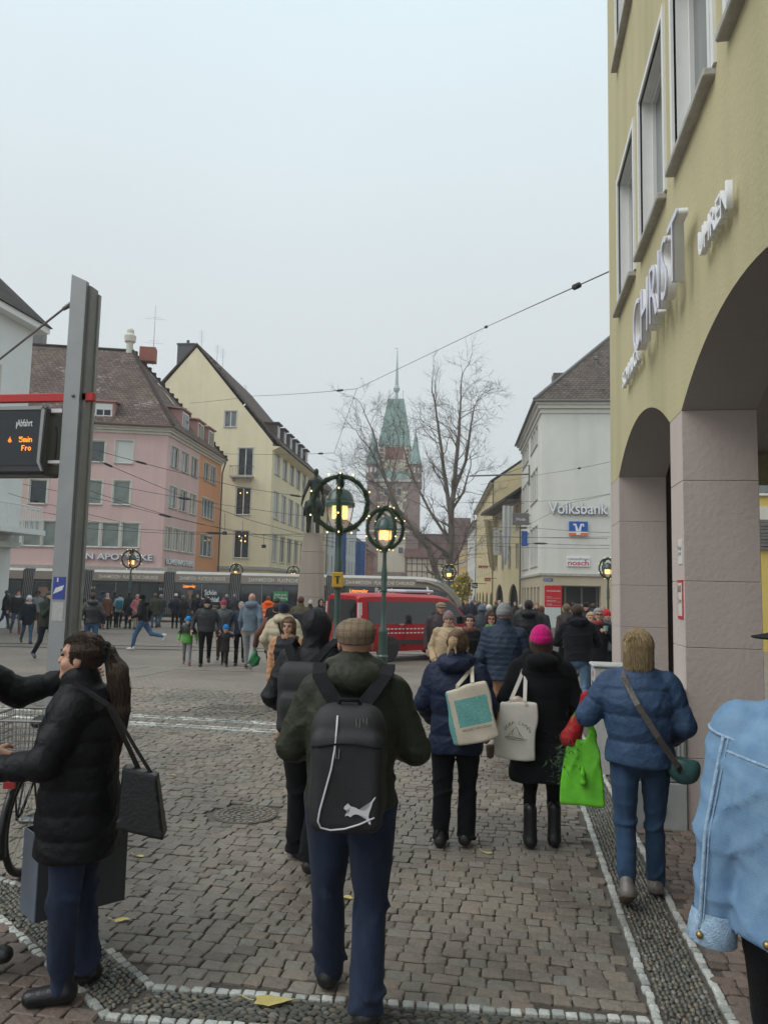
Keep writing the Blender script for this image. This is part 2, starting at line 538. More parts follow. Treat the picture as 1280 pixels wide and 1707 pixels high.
# GROUND
STONE_STOPS = [(0, (.185, .155, .124)), (.25, (.235, .200, .162)), (.5, (.210, .182, .150)), (.7, (.236, .188, .148)), (.85, (.215, .200, .172)), (1, (.175, .146, .116))]
def stone_material(name, stops, rough=(.38, .72)):
 m = mat(name, (.15, .13, .11), rough=.6, var=.0, island=.12, bump=.5, bscale=36, spec=.45)
 n, l = m.node_tree.nodes, m.node_tree.links
 p = n['Principled BSDF']
 hs = [x for x in n if x.type == 'HUE_SAT'][0]
 r = n.new('ShaderNodeValToRGB'); r.color_ramp.interpolation = 'LINEAR'
 e = r.color_ramp.elements
 e[0].position, e[0].color = stops[0][0], (*stops[0][1], 1)
 e[1].position, e[1].color = stops[-1][0], (*stops[-1][1], 1)
 for q, c in stops[1:-1]:
  x = e.new(q); x.color = (*c, 1)
 l.new(n[m['rand_node']].outputs[0], r.inputs['Fac'])
 # grain of the stone and damp patches that lie across many stones (world position)
 g = n.new('ShaderNodeNewGeometry')
 nz = n.new('ShaderNodeTexNoise'); nz.inputs['Scale'].default_value = 34; nz.inputs['Detail'].default_value = 5
 l.new(g.outputs['Position'], nz.inputs['Vector'])
 mr = n.new('ShaderNodeMapRange'); mr.inputs['To Min'].default_value = .72; mr.inputs['To Max'].default_value = 1.28
 l.new(nz.outputs['Fac'], mr.inputs['Value'])
 sc = n.new('ShaderNodeVectorMath'); sc.operation = 'SCALE'
 l.new(r.outputs[0], sc.inputs[0]); l.new(mr.outputs[0], sc.inputs['Scale'])
 damp = n.new('ShaderNodeTexNoise'); damp.inputs['Scale'].default_value = .55; damp.inputs['Detail'].default_value = 3
 l.new(g.outputs['Position'], damp.inputs['Vector'])
 d1 = n.new('ShaderNodeMapRange'); d1.inputs['From Min'].default_value = .42; d1.inputs['From Max'].default_value = .62
 l.new(damp.outputs['Fac'], d1.inputs['Value'])
 dk = n.new('ShaderNodeMapRange'); dk.inputs['To Min'].default_value = 1.06; dk.inputs['To Max'].default_value = .62
 l.new(d1.outputs[0], dk.inputs['Value'])
 s2 = n.new('ShaderNodeVectorMath'); s2.operation = 'SCALE'
 l.new(sc.outputs[0], s2.inputs[0]); l.new(dk.outputs[0], s2.inputs['Scale'])
 l.new(s2.outputs[0], hs.inputs['Color'])
 rr = n.new('ShaderNodeMapRange'); rr.inputs['To Min'].default_value = rough[1]; rr.inputs['To Max'].default_value = rough[0]
 l.new(d1.outputs[0], rr.inputs['Value']); l.new(rr.outputs[0], p.inputs['Roughness'])
 return m
M_STONE = stone_material('porphyry_cobble', STONE_STOPS)
M_STONE_RED = stone_material('brown_cobble', [(0, (.135, .098, .080)), (.4, (.175, .128, .106)), (.7, (.150, .120, .102)), (1, (.190, .138, .112))])
M_PEBBLE = stone_material('river_pebble', [(0, (.105, .105, .092)), (.3, (.15, .145, .122)), (.55, (.12, .125, .112)), (.75, (.20, .16, .11)), (.9, (.22, .22, .20)), (1, (.11, .10, .085))], rough=(.25, .5))
M_WHITE = stone_material('white_marble_sett', [(0, (.40, .41, .38)), (.5, (.50, .51, .48)), (1, (.58, .58, .54))])
# far paving: the same setts, too small to pick apart
m_ground = mat('street_paving', (.1, .09, .08), rough=.6, var=0, spec=.4)
def _ground_nodes(m):
 n, l = m.node_tree.nodes, m.node_tree.links
 p = n['Principled BSDF']
 tc = n.new('ShaderNodeTexCoord')
 bt = n.new('ShaderNodeTexBrick'); bt.inputs['Scale'].default_value = 1
 bt.inputs['Brick Width'].default_value = .12; bt.inputs['Row Height'].default_value = .108
 bt.inputs['Mortar Size'].default_value = .006; bt.inputs['Mortar Smooth'].default_value = .3
 bt.inputs['Color1'].default_value = (.195, .163, .135, 1); bt.inputs['Color2'].default_value = (.235, .198, .165, 1); bt.inputs['Mortar'].default_value = (.140, .118, .098, 1)
 l.new(tc.outputs['Object'], bt.inputs['Vector'])
 nz = n.new('ShaderNodeTexNoise'); nz.inputs['Scale'].default_value = .22; nz.inputs['Detail'].default_value = 6; nz.inputs['Roughness'].default_value = .6
 mp = n.new('ShaderNodeMapping'); mp.inputs['Scale'].default_value = (1, 2.4, 1)
 l.new(tc.outputs['Object'], mp.inputs[0]); l.new(mp.outputs[0], nz.inputs['Vector'])
 mr = n.new('ShaderNodeMapRange'); mr.inputs['From Min'].default_value = .3; mr.inputs['From Max'].default_value = .7; mr.inputs['To Min'].default_value = .82; mr.inputs['To Max'].default_value = 1.2
 l.new(nz.outputs['Fac'], mr.inputs['Value'])
 sc = n.new('ShaderNodeVectorMath'); sc.operation = 'SCALE'
 l.new(bt.outputs['Color'], sc.inputs[0]); l.new(mr.outputs[0], sc.inputs['Scale'])
 l.new(sc.outputs[0], p.inputs['Base Color'])
 r2 = n.new('ShaderNodeMapRange'); r2.inputs['From Min'].default_value = .35; r2.inputs['From Max'].default_value = .65; r2.inputs['To Min'].default_value = .42; r2.inputs['To Max'].default_value = .7
 l.new(nz.outputs['Fac'], r2.inputs['Value']); l.new(r2.outputs[0], p.inputs['Roughness'])
 b = n.new('ShaderNodeBump'); b.inputs['Strength'].default_value = .5; b.inputs['Distance'].default_value = .02; b.invert = True
 l.new(bt.outputs['Fac'], b.inputs['Height']); l.new(b.outputs[0], p.inputs['Normal'])
_ground_nodes(m_ground)
_g = MB(); _g.poly([(-250, -60, gz(-60)), (250, -60, gz(-60)), (250, 420, gz(420)), (-250, 420, gz(420))])
ground = tag(_g.build('ground', m_ground), kind='structure')
m_joint = mat('joint_sand', (.105, .090, .076), rough=.85, var=.3, scale=9, bump=.6, bscale=90)
_g = MB(); _g.poly([(-7.5, 1.2, gz(1.2) + .004), (6, 1.2, gz(1.2) + .004), (6, 14.4, gz(14.4) + .004), (-13.5, 14.4, gz(14.4) + .004), (-12.5, 9, gz(9) + .004)])
joints = tag(_g.build('paving_bed', m_joint), kind='structure')
FEET = .02          # tops of the setts above the bed
def proj(x, y, z):
 v = np.array((x, y, z)) - CAM
 d = v @ NF
 return (PW / 2 + FPX * (v @ NR) / d, PH / 2 - FPX * (v @ NU) / d, d) if d > .3 else (1e6, 1e6, d)
# outlines of the pebble bands (river pebbles edged with white setts)
BAND_A = [(.70, 1.5), (.70, 12.0), (1.00, 12.0), (1.00, 1.5)]
BAND_B = [(-1.76, 3.44), (.68, 3.60), (.68, 3.86), (-1.69, 3.68)]
BAND_C = [(-1.76, 3.44), (-1.69, 3.68), (-2.86, 4.62), (-3.6, 4.90), (-3.75, 4.66), (-3.0, 4.36)]
MANHOLES = [(-2.24, 6.59, .27), (-4.45, 12.1, .62)]
def in_poly(x, y, P):
 c = False
 for i in range(len(P)):
  (x0, y0), (x1, y1) = P[i], P[i - 1]
  if (y0 > y) != (y1 > y) and x < (x1 - x0) * (y - y0) / (y1 - y0) + x0:
   c = not c
 return c
def grown(P, g):
 c = np.mean(np.array(P), axis=0)
 return P if g == 0 else [tuple(np.array(p) + g * np.sign(np.array(p) - c)) for p in P]
GUTTER = [(10.45, 10.6), (11.05, 11.2)]       # two pairs of white lines across the square
def free_of_bands(x, y, m=.06):
 for B in (BAND_A, BAND_B, BAND_C):
  for dx, dy in ((m, 0), (-m, 0), (0, m), (0, -m), (0, 0)):
   if in_poly(x + dx, y + dy, B):
    return False
 return all((x - a) ** 2 + (y - b) ** 2 > (r + .05) ** 2 for a, b, r in MANHOLES)
def sett_mesh(w, d, h=.05, top=.0, n8=True, seed=0, inset=.013):
 """one worn sett centred on the origin: chipped corners, rounded shoulder, slightly domed"""
 R = np.random.default_rng(seed)
 c = min(w, d) * .10
 base = [(-w / 2 + c, -d / 2), (w / 2 - c, -d / 2), (w / 2, -d / 2 + c), (w / 2, d / 2 - c), (w / 2 - c, d / 2), (-w / 2 + c, d / 2), (-w / 2, d / 2 - c), (-w / 2, -d / 2 + c)] if n8 else \
   [(-w / 2, -d / 2), (w / 2, -d / 2), (w / 2, d / 2), (-w / 2, d / 2)]
 base = np.array(base) + R.normal(0, min(w, d) * .035, (len(base), 2))
 n = len(base)
 tin = base * np.array((1 - 2 * inset / w, 1 - 2 * inset / d))
 tilt = R.normal(0, .012, 2)
 V = [(x, y, -h) for x, y in base] + [(x, y, top - .005) for x, y in base] + [(x, y, top + x * tilt[0] + y * tilt[1] + R.normal(0, .0012)) for x, y in tin] + [(R.normal(0, .01), R.normal(0, .01), top + .003)]
 F = [(i, (i + 1) % n, n + (i + 1) % n, n + i) for i in range(n)] + [(n + i, n + (i + 1) % n, 2 * n + (i + 1) % n, 2 * n + i) for i in range(n)] + [(2 * n + i, 2 * n + (i + 1) % n, 3 * n) for i in range(n)]
 return V, F
def lay(name, spots, M, most=300, n8_near=True, variants=10, inset=.007, smooth=False, stuff='paving_setts', parent=None):
 """spots: (x, y, w, d, rot, dz). The pieces that show largest become parts, the rest one mass"""
 parent = parent or ground
 def size(sp):
  px, py, dd = proj(sp[0], sp[1], gz(sp[1]))
  return -1e9 if (px < -40 or px > 1320 or py > 1740) else -dd
 spots = sorted(spots, key=size, reverse=True)
 protos = []
 for k in range(variants):
  V, F = sett_mesh(.12, .108, seed=k + hash_(name), n8=True, inset=inset)
  b = MB(); b.add(V, F)
  protos.append(b.mesh(name, M, smooth))
 for i, (x, y, w, d, r, dz) in enumerate(spots[:most]):
  o = link(name, protos[i % variants], parent, (x, y, gz(y) + FEET + dz), r)
  o.scale = (w / .12, d / .108, 1)
 if len(spots) > most:
  vv, ff = [], []
  shapes = [[sett_mesh(1, 1, seed=s, n8=q, inset=.055) for s in range(16)] for q in (True, False)]
  nb = 0
  for i, (x, y, w, d, r, dz) in enumerate(spots[most:]):
   near = n8_near and math.hypot(x, y) < 8.5
   V, F = shapes[0 if near else 1][i % 16]
   A = np.array(V); c, s_ = math.cos(r), math.sin(r)
   X, Y = A[:, 0] * w, A[:, 1] * d
   Z = np.where(A[:, 2] < -.02, -.05, A[:, 2] * .5)
   yy = y + X * s_ + Y * c
   vv.append(np.stack([x + X * c - Y * s_, yy, -SLOPE * yy + FEET + dz + Z], 1))
   ff.extend([tuple(j + nb for j in f) for f in F]); nb += len(V)
  me = bpy.data.meshes.new(stuff)
  me.from_pydata(np.concatenate(vv).tolist(), [], ff)
  me.materials.append(M)
  me.polygons.foreach_set('use_smooth', [smooth] * len(ff))
  bm = bmesh.new(); bm.from_mesh(me); bmesh.ops.recalc_face_normals(bm, faces=bm.faces); bm.to_mesh(me); bm.free()
  tag(link(stuff, me, parent), kind='stuff')
def hash_(s):
 return sum(ord(c) * (i + 1) for i, c in enumerate(s)) % 997
# main field of setts, rows across the street
def field(x0, x1, y0, y1, pw, pd, test, jit=.02, rot=0.0, gap=.014):
 out = []
 y = y0
 k = 0
 while y < y1:
  d = pd * random.uniform(.92, 1.08)
  x = x0 - random.random() * pw
  wav = random.uniform(-.004, .004)
  while x < x1:
   w = pw * random.uniform(.78, 1.24)
   cx_, cy_ = x + w / 2, y + d / 2 + .012 * math.sin(x * 2.3 + k * .09) + .022 * math.sin(x * .6 + 1)
   xr, yr = cx_ * math.cos(rot) - cy_ * math.sin(rot), cx_ * math.sin(rot) + cy_ * math.cos(rot)
   p = proj(xr, yr, gz(yr))
   if p[2] > .5 and -420 < p[0] < 1700 and p[1] < 2150 and test(xr, yr):
    out.append((xr, yr, w - gap * random.uniform(.8, 1.7), d - gap * random.uniform(.7, 1.5), rot + random.gauss(0, .02), random.gauss(0, .0028)))
   x += w
  y += d
  k += 1
 return out
def _main(x, y):
 if not free_of_bands(x, y, .066): return False
 if any(a - .05 < y - .06 * (x + 5.2) * 0 < b + .05 for a, b in GUTTER): return False
 if x > .615: return False
 # inside of the left corner belongs to the brown field
 return not (y < 3.72 + .0 * x or (x < -1.7 and (y - 3.68) < -(x + 1.69) * .803 + .02 and x > -4.2 and y < 4.9 + .0))
setts = field(-9, .70, 3.5, 10.4, .112, .100, _main, gap=.006) + field(-12, .62, 10.4, 14.4, .135, .12, _main, gap=.008)
lay('cobblestone', setts, M_STONE, 300)
def _brown(x, y):
 return x > 1.06 and free_of_bands(x, y, .05) and not (x > 1.49 and x < 2.12 and (11.05 < y < 11.93 or 7.04 < y < 7.54 or 2.9 < y < 3.4))
lay('brown_cobblestone', field(1.06, 3.4, 2.6, 10.5, .115, .088, _brown, gap=.008), M_STONE_RED, 200, stuff='brown_setts')
def _corner(x, y):
 return free_of_bands(x, y, .07) and not _main(x, y) and x < .6 and (y < 3.6 or x < -1.7)
lay('corner_cobblestone', field(-5, .6, 2.4, 4.9, .120, .105, _corner, gap=.007), M_STONE_RED, 120, stuff='corner_setts')
# white edging setts
def edging(pts, w=.042, step=.062):
 out = []
 for (x0, y0), (x1, y1) in zip(pts[:-1], pts[1:]):
  L = math.hypot(x1 - x0, y1 - y0); a = math.atan2(y1 - y0, x1 - x0); n = max(1, int(L / step))
  for i in range(n):
   t = (i + .5) / n
   x, y = x0 + (x1 - x0) * t, y0 + (y1 - y0) * t
   p = proj(x, y, gz(y))
   if p[2] > .5 and -300 < p[0] < 1600 and p[1] < 2000:
    out.append((x + random.gauss(0, .002), y + random.gauss(0, .002), L / n - .007 * random.uniform(.6, 1.8), w * random.uniform(.88, 1.08), a + random.gauss(0, .03), .001 + random.gauss(0, .0012)))
 return out
whites = edging([(.68, 1.6), (.68, 12.0)]) + edging([(1.02, 1.6), (1.02, 12.0)]) + edging([(.64, 3.89), (-1.69, 3.70), (-2.88, 4.64), (-3.65, 4.93)]) + edging([(.64, 3.60), (-1.77, 3.42), (-3.02, 4.34), (-3.8, 4.64)])
lay('white_sett', whites, M_WHITE, 300, stuff='white_edging', inset=.008)
gl = []
for a, b in GUTTER:
 for yy in (a, b):
  gl += edging([(-12.5, yy + .30), (-5, yy + .02), (.5, yy - .1)], w=.06, step=.1)
lay('gutter_sett', gl, M_WHITE, 0, stuff='gutter_edging', inset=.008)
# river pebbles
def pebble_mesh(seed):
 R = np.random.default_rng(seed)
 V = []
 for r, z in ((1.0, -.35), (1.0, .1), (.66, .72)):
  for k in range(7):
   w = 2 * math.pi * k / 7
   q = r * (1 + R.normal(0, .07))
   V.append((.5 * q * math.cos(w), .5 * q * math.sin(w), z))
 V.append((0, 0, .9))
 F = [(i * 7 + k, i * 7 + (k + 1) % 7, (i + 1) * 7 + (k + 1) % 7, (i + 1) * 7 + k) for i in (0, 1) for k in range(7)] + [(14 + k, 14 + (k + 1) % 7, 21) for k in range(7)]
 return V, F
def pebbles():
 out = []
 def fill(B, ang, L, W):
  P = np.array(B); c, s_ = math.cos(ang), math.sin(ang)
  uv = np.stack([P[:, 0] * c + P[:, 1] * s_, -P[:, 0] * s_ + P[:, 1] * c], 1)
  v = uv[:, 1].min()
  while v < uv[:, 1].max():
   u = uv[:, 0].min() - random.random() * L
   while u < uv[:, 0].max():
    q = random.uniform(.7, 1.3)
    uu, vv = u + L * q / 2, v + W / 2 + random.gauss(0, .003)
    x, y = uu * c - vv * s_, uu * s_ + vv * c
    if in_poly(x, y, B) and all(in_poly(x + dx, y + dy, B) for dx, dy in ((.022, 0), (-.022, 0), (0, .012), (0, -.012))):
     p = proj(x, y, gz(y))
     if p[2] > .5 and -250 < p[0] < 1560 and p[1] < 1950:
      out.append((x, y, L * q * .94, W * random.uniform(.8, 1.05), ang + random.gauss(0, .18), random.gauss(0, .002)))
    u += L * q
   v += W
 fill([(.70, 1.5), (.70, 8.5), (1.00, 8.5), (1.00, 1.5)], rad(90), .036, .026)
 fill(BAND_B, rad(4), .046, .020)
 fill(BAND_C, rad(-38), .036, .029)
 return out
pb = sorted(pebbles(), key=lambda s: (0 if -20 < proj(s[0], s[1], gz(s[1]))[0] < 1300 and proj(s[0], s[1], gz(s[1]))[1] < 1720 else 50) + math.hypot(s[0], s[1]))
pp = []
for k in range(8):
 b = MB(); V, F = pebble_mesh(k); b.add(V, F); pp.append(b.mesh('pebble', M_PEBBLE, True))
for i, (x, y, L, W, r, dz) in enumerate(pb[:300]):
 o = link('pebble', pp[i % 8], ground, (x, y, gz(y) + FEET - .008 + dz), r)
 o.scale = (L, W, .010)
b = MB()
for i, (x, y, L, W, r, dz) in enumerate(pb[300:]):
 V, F = pebble_mesh(i % 8)
 c, s_ = math.cos(r), math.sin(r)
 b.add([(x + c * p[0] * L - s_ * p[1] * W, y + s_ * p[0] * L + c * p[1] * W, gz(y) + FEET - .008 + dz + p[2] * .010) for p in V], F)
tag(b.build('pebble_paving', M_PEBBLE, ground, smooth=True), kind='stuff')
# manhole covers with stone rings
m_iron = mat('cast_iron', (.12, .108, .095), rough=.5, var=.3, scale=12, metal=.2, bump=.2)
for i, (x, y, r) in enumerate(MANHOLES):
 t = thing('manhole_cover', ['round drain cover with concentric rings set in the near cobbles', 'large pale round cover beside the white lines across the square'][i], 'manhole', (x, y, gz(y) + .004))
 b = MB()
 b.lathe([(r, -.02), (r, .012), (r - .03, .014), (r - .04, .008), (.02, .008)], 40)
 b.build('plate', m_iron if i == 0 else M_STONE, t, world=False)
 b = MB()
 for q in ((.22, .40, .58, .76, .9) if i == 0 else (.3, .5, .7, .9)):
  R_ = r * q
  n = int(R_ * 2 * math.pi / (.055 if i == 0 else .12))
  for k in range(n):
   a0, a1 = 2 * math.pi * (k + .12) / n, 2 * math.pi * (k + .88) / n
   w = r * .055
   b.prism([((R_ + e) * math.cos(a), (R_ + e) * math.sin(a), .007) for e, a in ((-w, a0), (w, a0), (w, a1), (-w, a1))], (0, 0, .010))
 b.build('ring_stones', M_STONE, t, world=False)
# tram rails in the square
m_rail = mat('rail_steel', (.11, .10, .095), rough=.35, metal=.8, var=.2)
TDIR = np.array((math.cos(YAW), math.sin(YAW), 0))       # the tracks run straight across the view
def across(px, D):
 return spot(px, D)
for k, D in enumerate((24.5, 25.95, 47.3, 48.75)):
 a, c = spot(-150, D), spot(1000, D + (1.5 if k < 2 else 0))
 b = MB()
 for off, w in ((0, .06), (.10, .035)):
  d = (c - a) / np.linalg.norm(c - a); nrm = np.array((-d[1], d[0], 0))
  b.prism([a + nrm * off + (0, 0, .004), c + nrm * off + (0, 0, .004), c + nrm * (off + w) + (0, 0, .004), a + nrm * (off + w) + (0, 0, .004)], (0, 0, .006))
 tag(b.build('tram_rail', m_rail), ['tram rail nearer the viewer in the open square', 'second tram rail in the open square, beyond the first', 'rail under the near wheels of the tram', 'rail under the far side of the tram'][k], 'rail', 'rails of the tram tracks')
# pale seams of the tracks' paving
m_seam = mat('pale_seam', (.24, .22, .20), rough=.8, var=.3, scale=3)
for k, (p0, p1, p2) in enumerate((((-20, 1133), (120, 1122), (250, 1112)), ((228, 1128), (290, 1116), (470, 1121)), ((690, 1180), (600, 1190), (230, 1186)))):
 b = MB()
 P = [on_ground(*q) for q in (p0, p1, p2)]
 for a, c in zip(P[:-1], P[1:]):
  d = (c - a) / np.linalg.norm(c - a); nrm = np.array((-d[1], d[0], 0)) * .05
  b.poly([a - nrm + (0, 0, .03 if k == 2 else .008), c - nrm + (0, 0, .03 if k == 2 else .008), c + nrm + (0, 0, .03 if k == 2 else .008), a + nrm + (0, 0, .03 if k == 2 else .008)])
 if k < 2:
  tag(b.build('paving_seam', m_seam, ground), kind='structure')
# BUILDINGS
m_trim = mat('pale_stone_trim', (.60, .57, .50), rough=.8, var=.1, scale=2, bump=.1)
m_frame = mat('white_window_frame', (.74, .74, .72), rough=.45, var=.04)
m_frame_dk = mat('dark_window_frame', (.10, .085, .075), rough=.5, var=.1)
m_sill = mat('weathered_sill', (.40, .38, .35), rough=.8, var=.25, scale=6, bump=.1)
def glass(name, col, rough=.06):
 m = mat(name, col, rough=rough, var=.35, scale=.8, spec=.9)
 return m
m_glass = [glass('window_glass', (.045, .055, .06)), glass('curtained_glass', (.26, .28, .26), .12), glass('grey_glass', (.13, .15, .155)), glass('green_blind', (.20, .24, .22), .3)]
m_blind = mat('white_roller_blind', (.62, .64, .62), rough=.6, var=.05, stretch=(1, 1, 30))
m_gutter = mat('copper_downpipe', (.12, .065, .05), rough=.5, var=.2)
m_zinc = mat('zinc_gutter', (.16, .15, .145), rough=.5, metal=.4, var=.2)
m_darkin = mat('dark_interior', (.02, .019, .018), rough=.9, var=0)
def wall_with_openings(mb, p0, du, W, z0, z1, holes, depth=.14, m=0, mr=None):
 """p0: left end seen from outside; du: left->right; holes (u0,u1,z0,z1); reveals go inward"""
 du = np.array((du[0], du[1], 0.0)); inn = np.array((-du[1], du[0], 0.0)); p0 = np.array((p0[0], p0[1], 0.0))
 U = sorted({0.0, float(W), *[float(h[0]) for h in holes], *[float(h[1]) for h in holes]})
 Z = sorted({float(z0), float(z1), *[float(h[2]) for h in holes], *[float(h[3]) for h in holes]})
 P = lambda u, z, d=0: p0 + du * u + inn * d + np.array((0, 0, z))
 for a, b in zip(U[:-1], U[1:]):
  run = None
  for c, d in zip(Z[:-1], Z[1:]):
   mu, mz = (a + b) / 2, (c + d) / 2
   hole = any(h[0] < mu < h[1] and h[2] < mz < h[3] for h in holes)
   if hole:
    if run is not None: mb.poly([P(a, run), P(b, run), P(b, c), P(a, c)], m); run = None
   elif run is None: run = c
  if run is not None: mb.poly([P(a, run), P(b, run), P(b, Z[-1]), P(a, Z[-1])], m)
 mr = m if mr is None else mr
 for h in holes:
  a, b, c, d = h[:4]
  mb.poly([P(a, c), P(a, d), P(a, d, depth), P(a, c, depth)], mr); mb.poly([P(b, d), P(b, c), P(b, c, depth), P(b, d, depth)], mr)
  mb.poly([P(a, d), P(b, d), P(b, d, depth), P(a, d, depth)], mr); mb.poly([P(b, c), P(a, c), P(a, c, depth), P(b, c, depth)], mr)
WIN = {}
def window_meshes(w, h, kind, sw, depth, frame, sill, trim):
 key = (round(w, 2), round(h, 2), kind, sw, depth, frame.name, sill, trim.name)
 if key in WIN: return WIN[key]
 b = MB()
 e = .004
 if sw > 0:
  b.box(-sw, 0, -.025, .02, 0, h + sw, 0); b.box(w, w + sw, -.025, .02, 0, h + sw, 0); b.box(e, w - e, -.022, .02, h, h + sw - e, 0)
 if sill:
  b.box(-sw * .5, w + sw * .5, -.09, .02, -.07, -.004, 2, bev=.01)
 y0, y1, t = depth - .07, depth, .065
 b.box(e, t, y0, y1, e, h - e, 1); b.box(w - t, w - e, y0, y1, e, h - e, 1); b.box(t, w - t, y0, y1, e, t, 1); b.box(t, w - t, y0, y1, h - t, h - e, 1)
 n = {'one': 1, 'two': 2, 'three': 3, 'four': 4, 'blind': 1, 'cross': 2, 'green': 1, 'door': 2}.get(kind, 1)
 for i in range(1, n):
  x = w * i / n
  b.box(x - .04, x + .04, y0 + .005, y1 - .002, t, h - t, 1)
 if kind in ('cross', 'two') and h > 1.4 and kind == 'cross':
  b.box(t, w - t, y0 + .008, y1 - .004, h * .70, h * .70 + .05, 1)
 p = MB()
 p.poly([(t * .5, depth - .03, t * .5), (w - t * .5, depth - .03, t * .5), (w - t * .5, depth - .03, h - t * .5), (t * .5, depth - .03, h - t * .5)])
 bl = None
 WIN[key] = (b.mesh('window', [trim, frame, m_sill]), p)
 return WIN[key]
PANE = {}
def add_windows(bld, p0, du, wins, sw=.1, depth=.14, frame=None, sill=True, trim=None, gl=None):
 """each (u0,u1,z0,z1,kind[,pane])"""
 frame = frame or m_frame; trim = trim or m_trim
 bo = base_of(bld)
 rz = math.atan2(du[1], du[0])
 for i, q in enumerate(wins):
  u0, u1, a, c, kind = q[:5]
  me, p = window_meshes(u1 - u0, c - a, kind, sw, depth, frame, sill, trim)
  loc = (p0[0] + du[0] * u0 - bo[0], p0[1] + du[1] * u0 - bo[1], a - bo[2])
  o = link('window', me, bld, loc, rz)
  g = q[5] if len(q) > 5 else (m_blind if kind == 'blind' else m_glass[(gl if gl is not None else random.choice([0, 0, 1, 2]))])
  pk = (id(me), g.name)
  if pk not in PANE: PANE[pk] = p.mesh('pane', g)
  link('pane', PANE[pk], o)
def inward(du): return np.array((-du[1], du[0], 0.0))
def v3(p, z): return np.array((p[0], p[1], z), float)
def ledge(mb, p0, du, W, z0, z1, out, m=0, inset=.0):
 """a band that runs along a facade and stands proud of it"""
 du3 = np.array((du[0], du[1], 0.0)); o = v3(p0, z0) + inward(du) * .02 - inward(du) * (out + .02)
 mb.obox(o, du3 * W, inward(du) * (out + .02 - .005), (0, 0, z1 - z0), m)
# arcade building at the viewer's side (watch and jewellery shop)
m_olive = plaster('olive_yellow_render', (.54, .485, .295), dirt=.34, bump=.25)
m_rose = plaster('rose_grey_stone', (.55, .465, .43), dirt=.26, bump=.25)
m_soffit = plaster('grey_soffit', (.44, .41, .385), dirt=.1)
m_brown = mat('dark_brown_door', (.06, .04, .033), rough=.5, var=.2, stretch=(1, 1, .1))
XF, XB = 1.49, 2.12
ab = thing('arcade_building', 'olive yellow corner building with rose stone arcade and white sign letters', 'building', (XF, 7.3, gz(7.3)))
PIERS = [(11.05, 11.93), (7.04, 7.54), (2.9, 3.4), (-1.3, -.8)]
SPR = 3.56
zt = 4.32
w = MB()
for (hi, lo) in ((11.05, 7.54), (7.04, 3.4), (2.9, -.8)):
 n = 22; c, r = (hi + lo) / 2, (hi - lo) / 2
 rise = .47
 Rr = (r * r + rise * rise) / (2 * rise)
 ys = [lo + (hi - lo) * i / n for i in range(n + 1)]
 zs = [SPR + math.sqrt(max(0, Rr * Rr - (y - c) ** 2)) - (Rr - rise) for y in ys]
 for i in range(n):
  w.poly([(XF, ys[i], zs[i]), (XF, ys[i + 1], zs[i + 1]), (XF, ys[i + 1], zt), (XF, ys[i], zt)], 0)
  w.poly([(XB, ys[i], zs[i]), (XB, ys[i + 1], zs[i + 1]), (XB, ys[i + 1], zt), (XB, ys[i], zt)], 1)
  w.poly([(XF, ys[i], zs[i]), (XF, ys[i + 1], zs[i + 1]), (XB, ys[i + 1], zs[i + 1]), (XB, ys[i], zs[i])], 1)
for lo, hi in PIERS:
 for X, m_ in ((XF, 0), (XB, 1)):
  w.poly([(X, lo, SPR), (X, hi, SPR), (X, hi, zt), (X, lo, zt)], m_)
WY = [(9.46, 10.86), (7.58, 9.00), (5.74, 7.12), (3.92, 5.32), (2.07, 3.47), (.25, 1.65)]
WZ = [(5.87, 7.75), (9.55, 11.43), (13.2, 15.0)]
Y1 = 11.93
holes = [(Y1 - b, Y1 - a, c, d) for a, b in WY for c, d in WZ]
wall_with_openings(w, (XF, Y1), (0, -1), Y1 + 1.3, zt, 16.2, holes, depth=.20, mr=2)
# far end wall, top, back
w.poly([(XF, Y1, SPR), (XF, Y1, 16.2), (9, Y1, 16.2), (9, Y1, SPR)], 0)
w.poly([(XF, -1.3, 16.2), (XF, Y1, 16.2), (9, Y1, 16.2), (9, -1.3, 16.2)], 1)
w.poly([(XF, -1.3, 3.9), (XF, -1.3, 16.2), (9, -1.3, 16.2), (9, -1.3, 3.9)], 0)
w.poly([(9, Y1, gz(8)), (9, -1.3, gz(0)), (9, -1.3, 16.2), (9, Y1, 16.2)], 1)
w.poly([(XB, -1.3, zt - .3), (XB, Y1, zt - .3), (9, Y1, zt - .3), (9, -1.3, zt - .3)], 1)      # arcade ceiling
w.build('wall', [m_olive, m_soffit, m_frame], ab)
add_windows(ab, (XF, Y1), (0, -1), [(Y1 - b, Y1 - a, c, d, 'two', m_glass[2]) for a, b in WY for c, d in WZ], sw=.08, depth=.20, trim=m_frame)
for lo, hi in PIERS:
 p = MB()
 lev = [gz((lo + hi) / 2) - .05, .55, 1.48, 2.05, 2.93, SPR]
 core = MB(); core.box(XF + .012, XB - .012, lo + .012, hi - .012, lev[0], SPR)
 co = core.build('pillar', m_soffit, ab)
 for a, c in zip(lev[:-1], lev[1:]):
  q = MB(); q.box(XF, XB, lo, hi, a + .0015, c - .0015, 0, bev=.004)
  q.build('stone_block', m_rose, co)
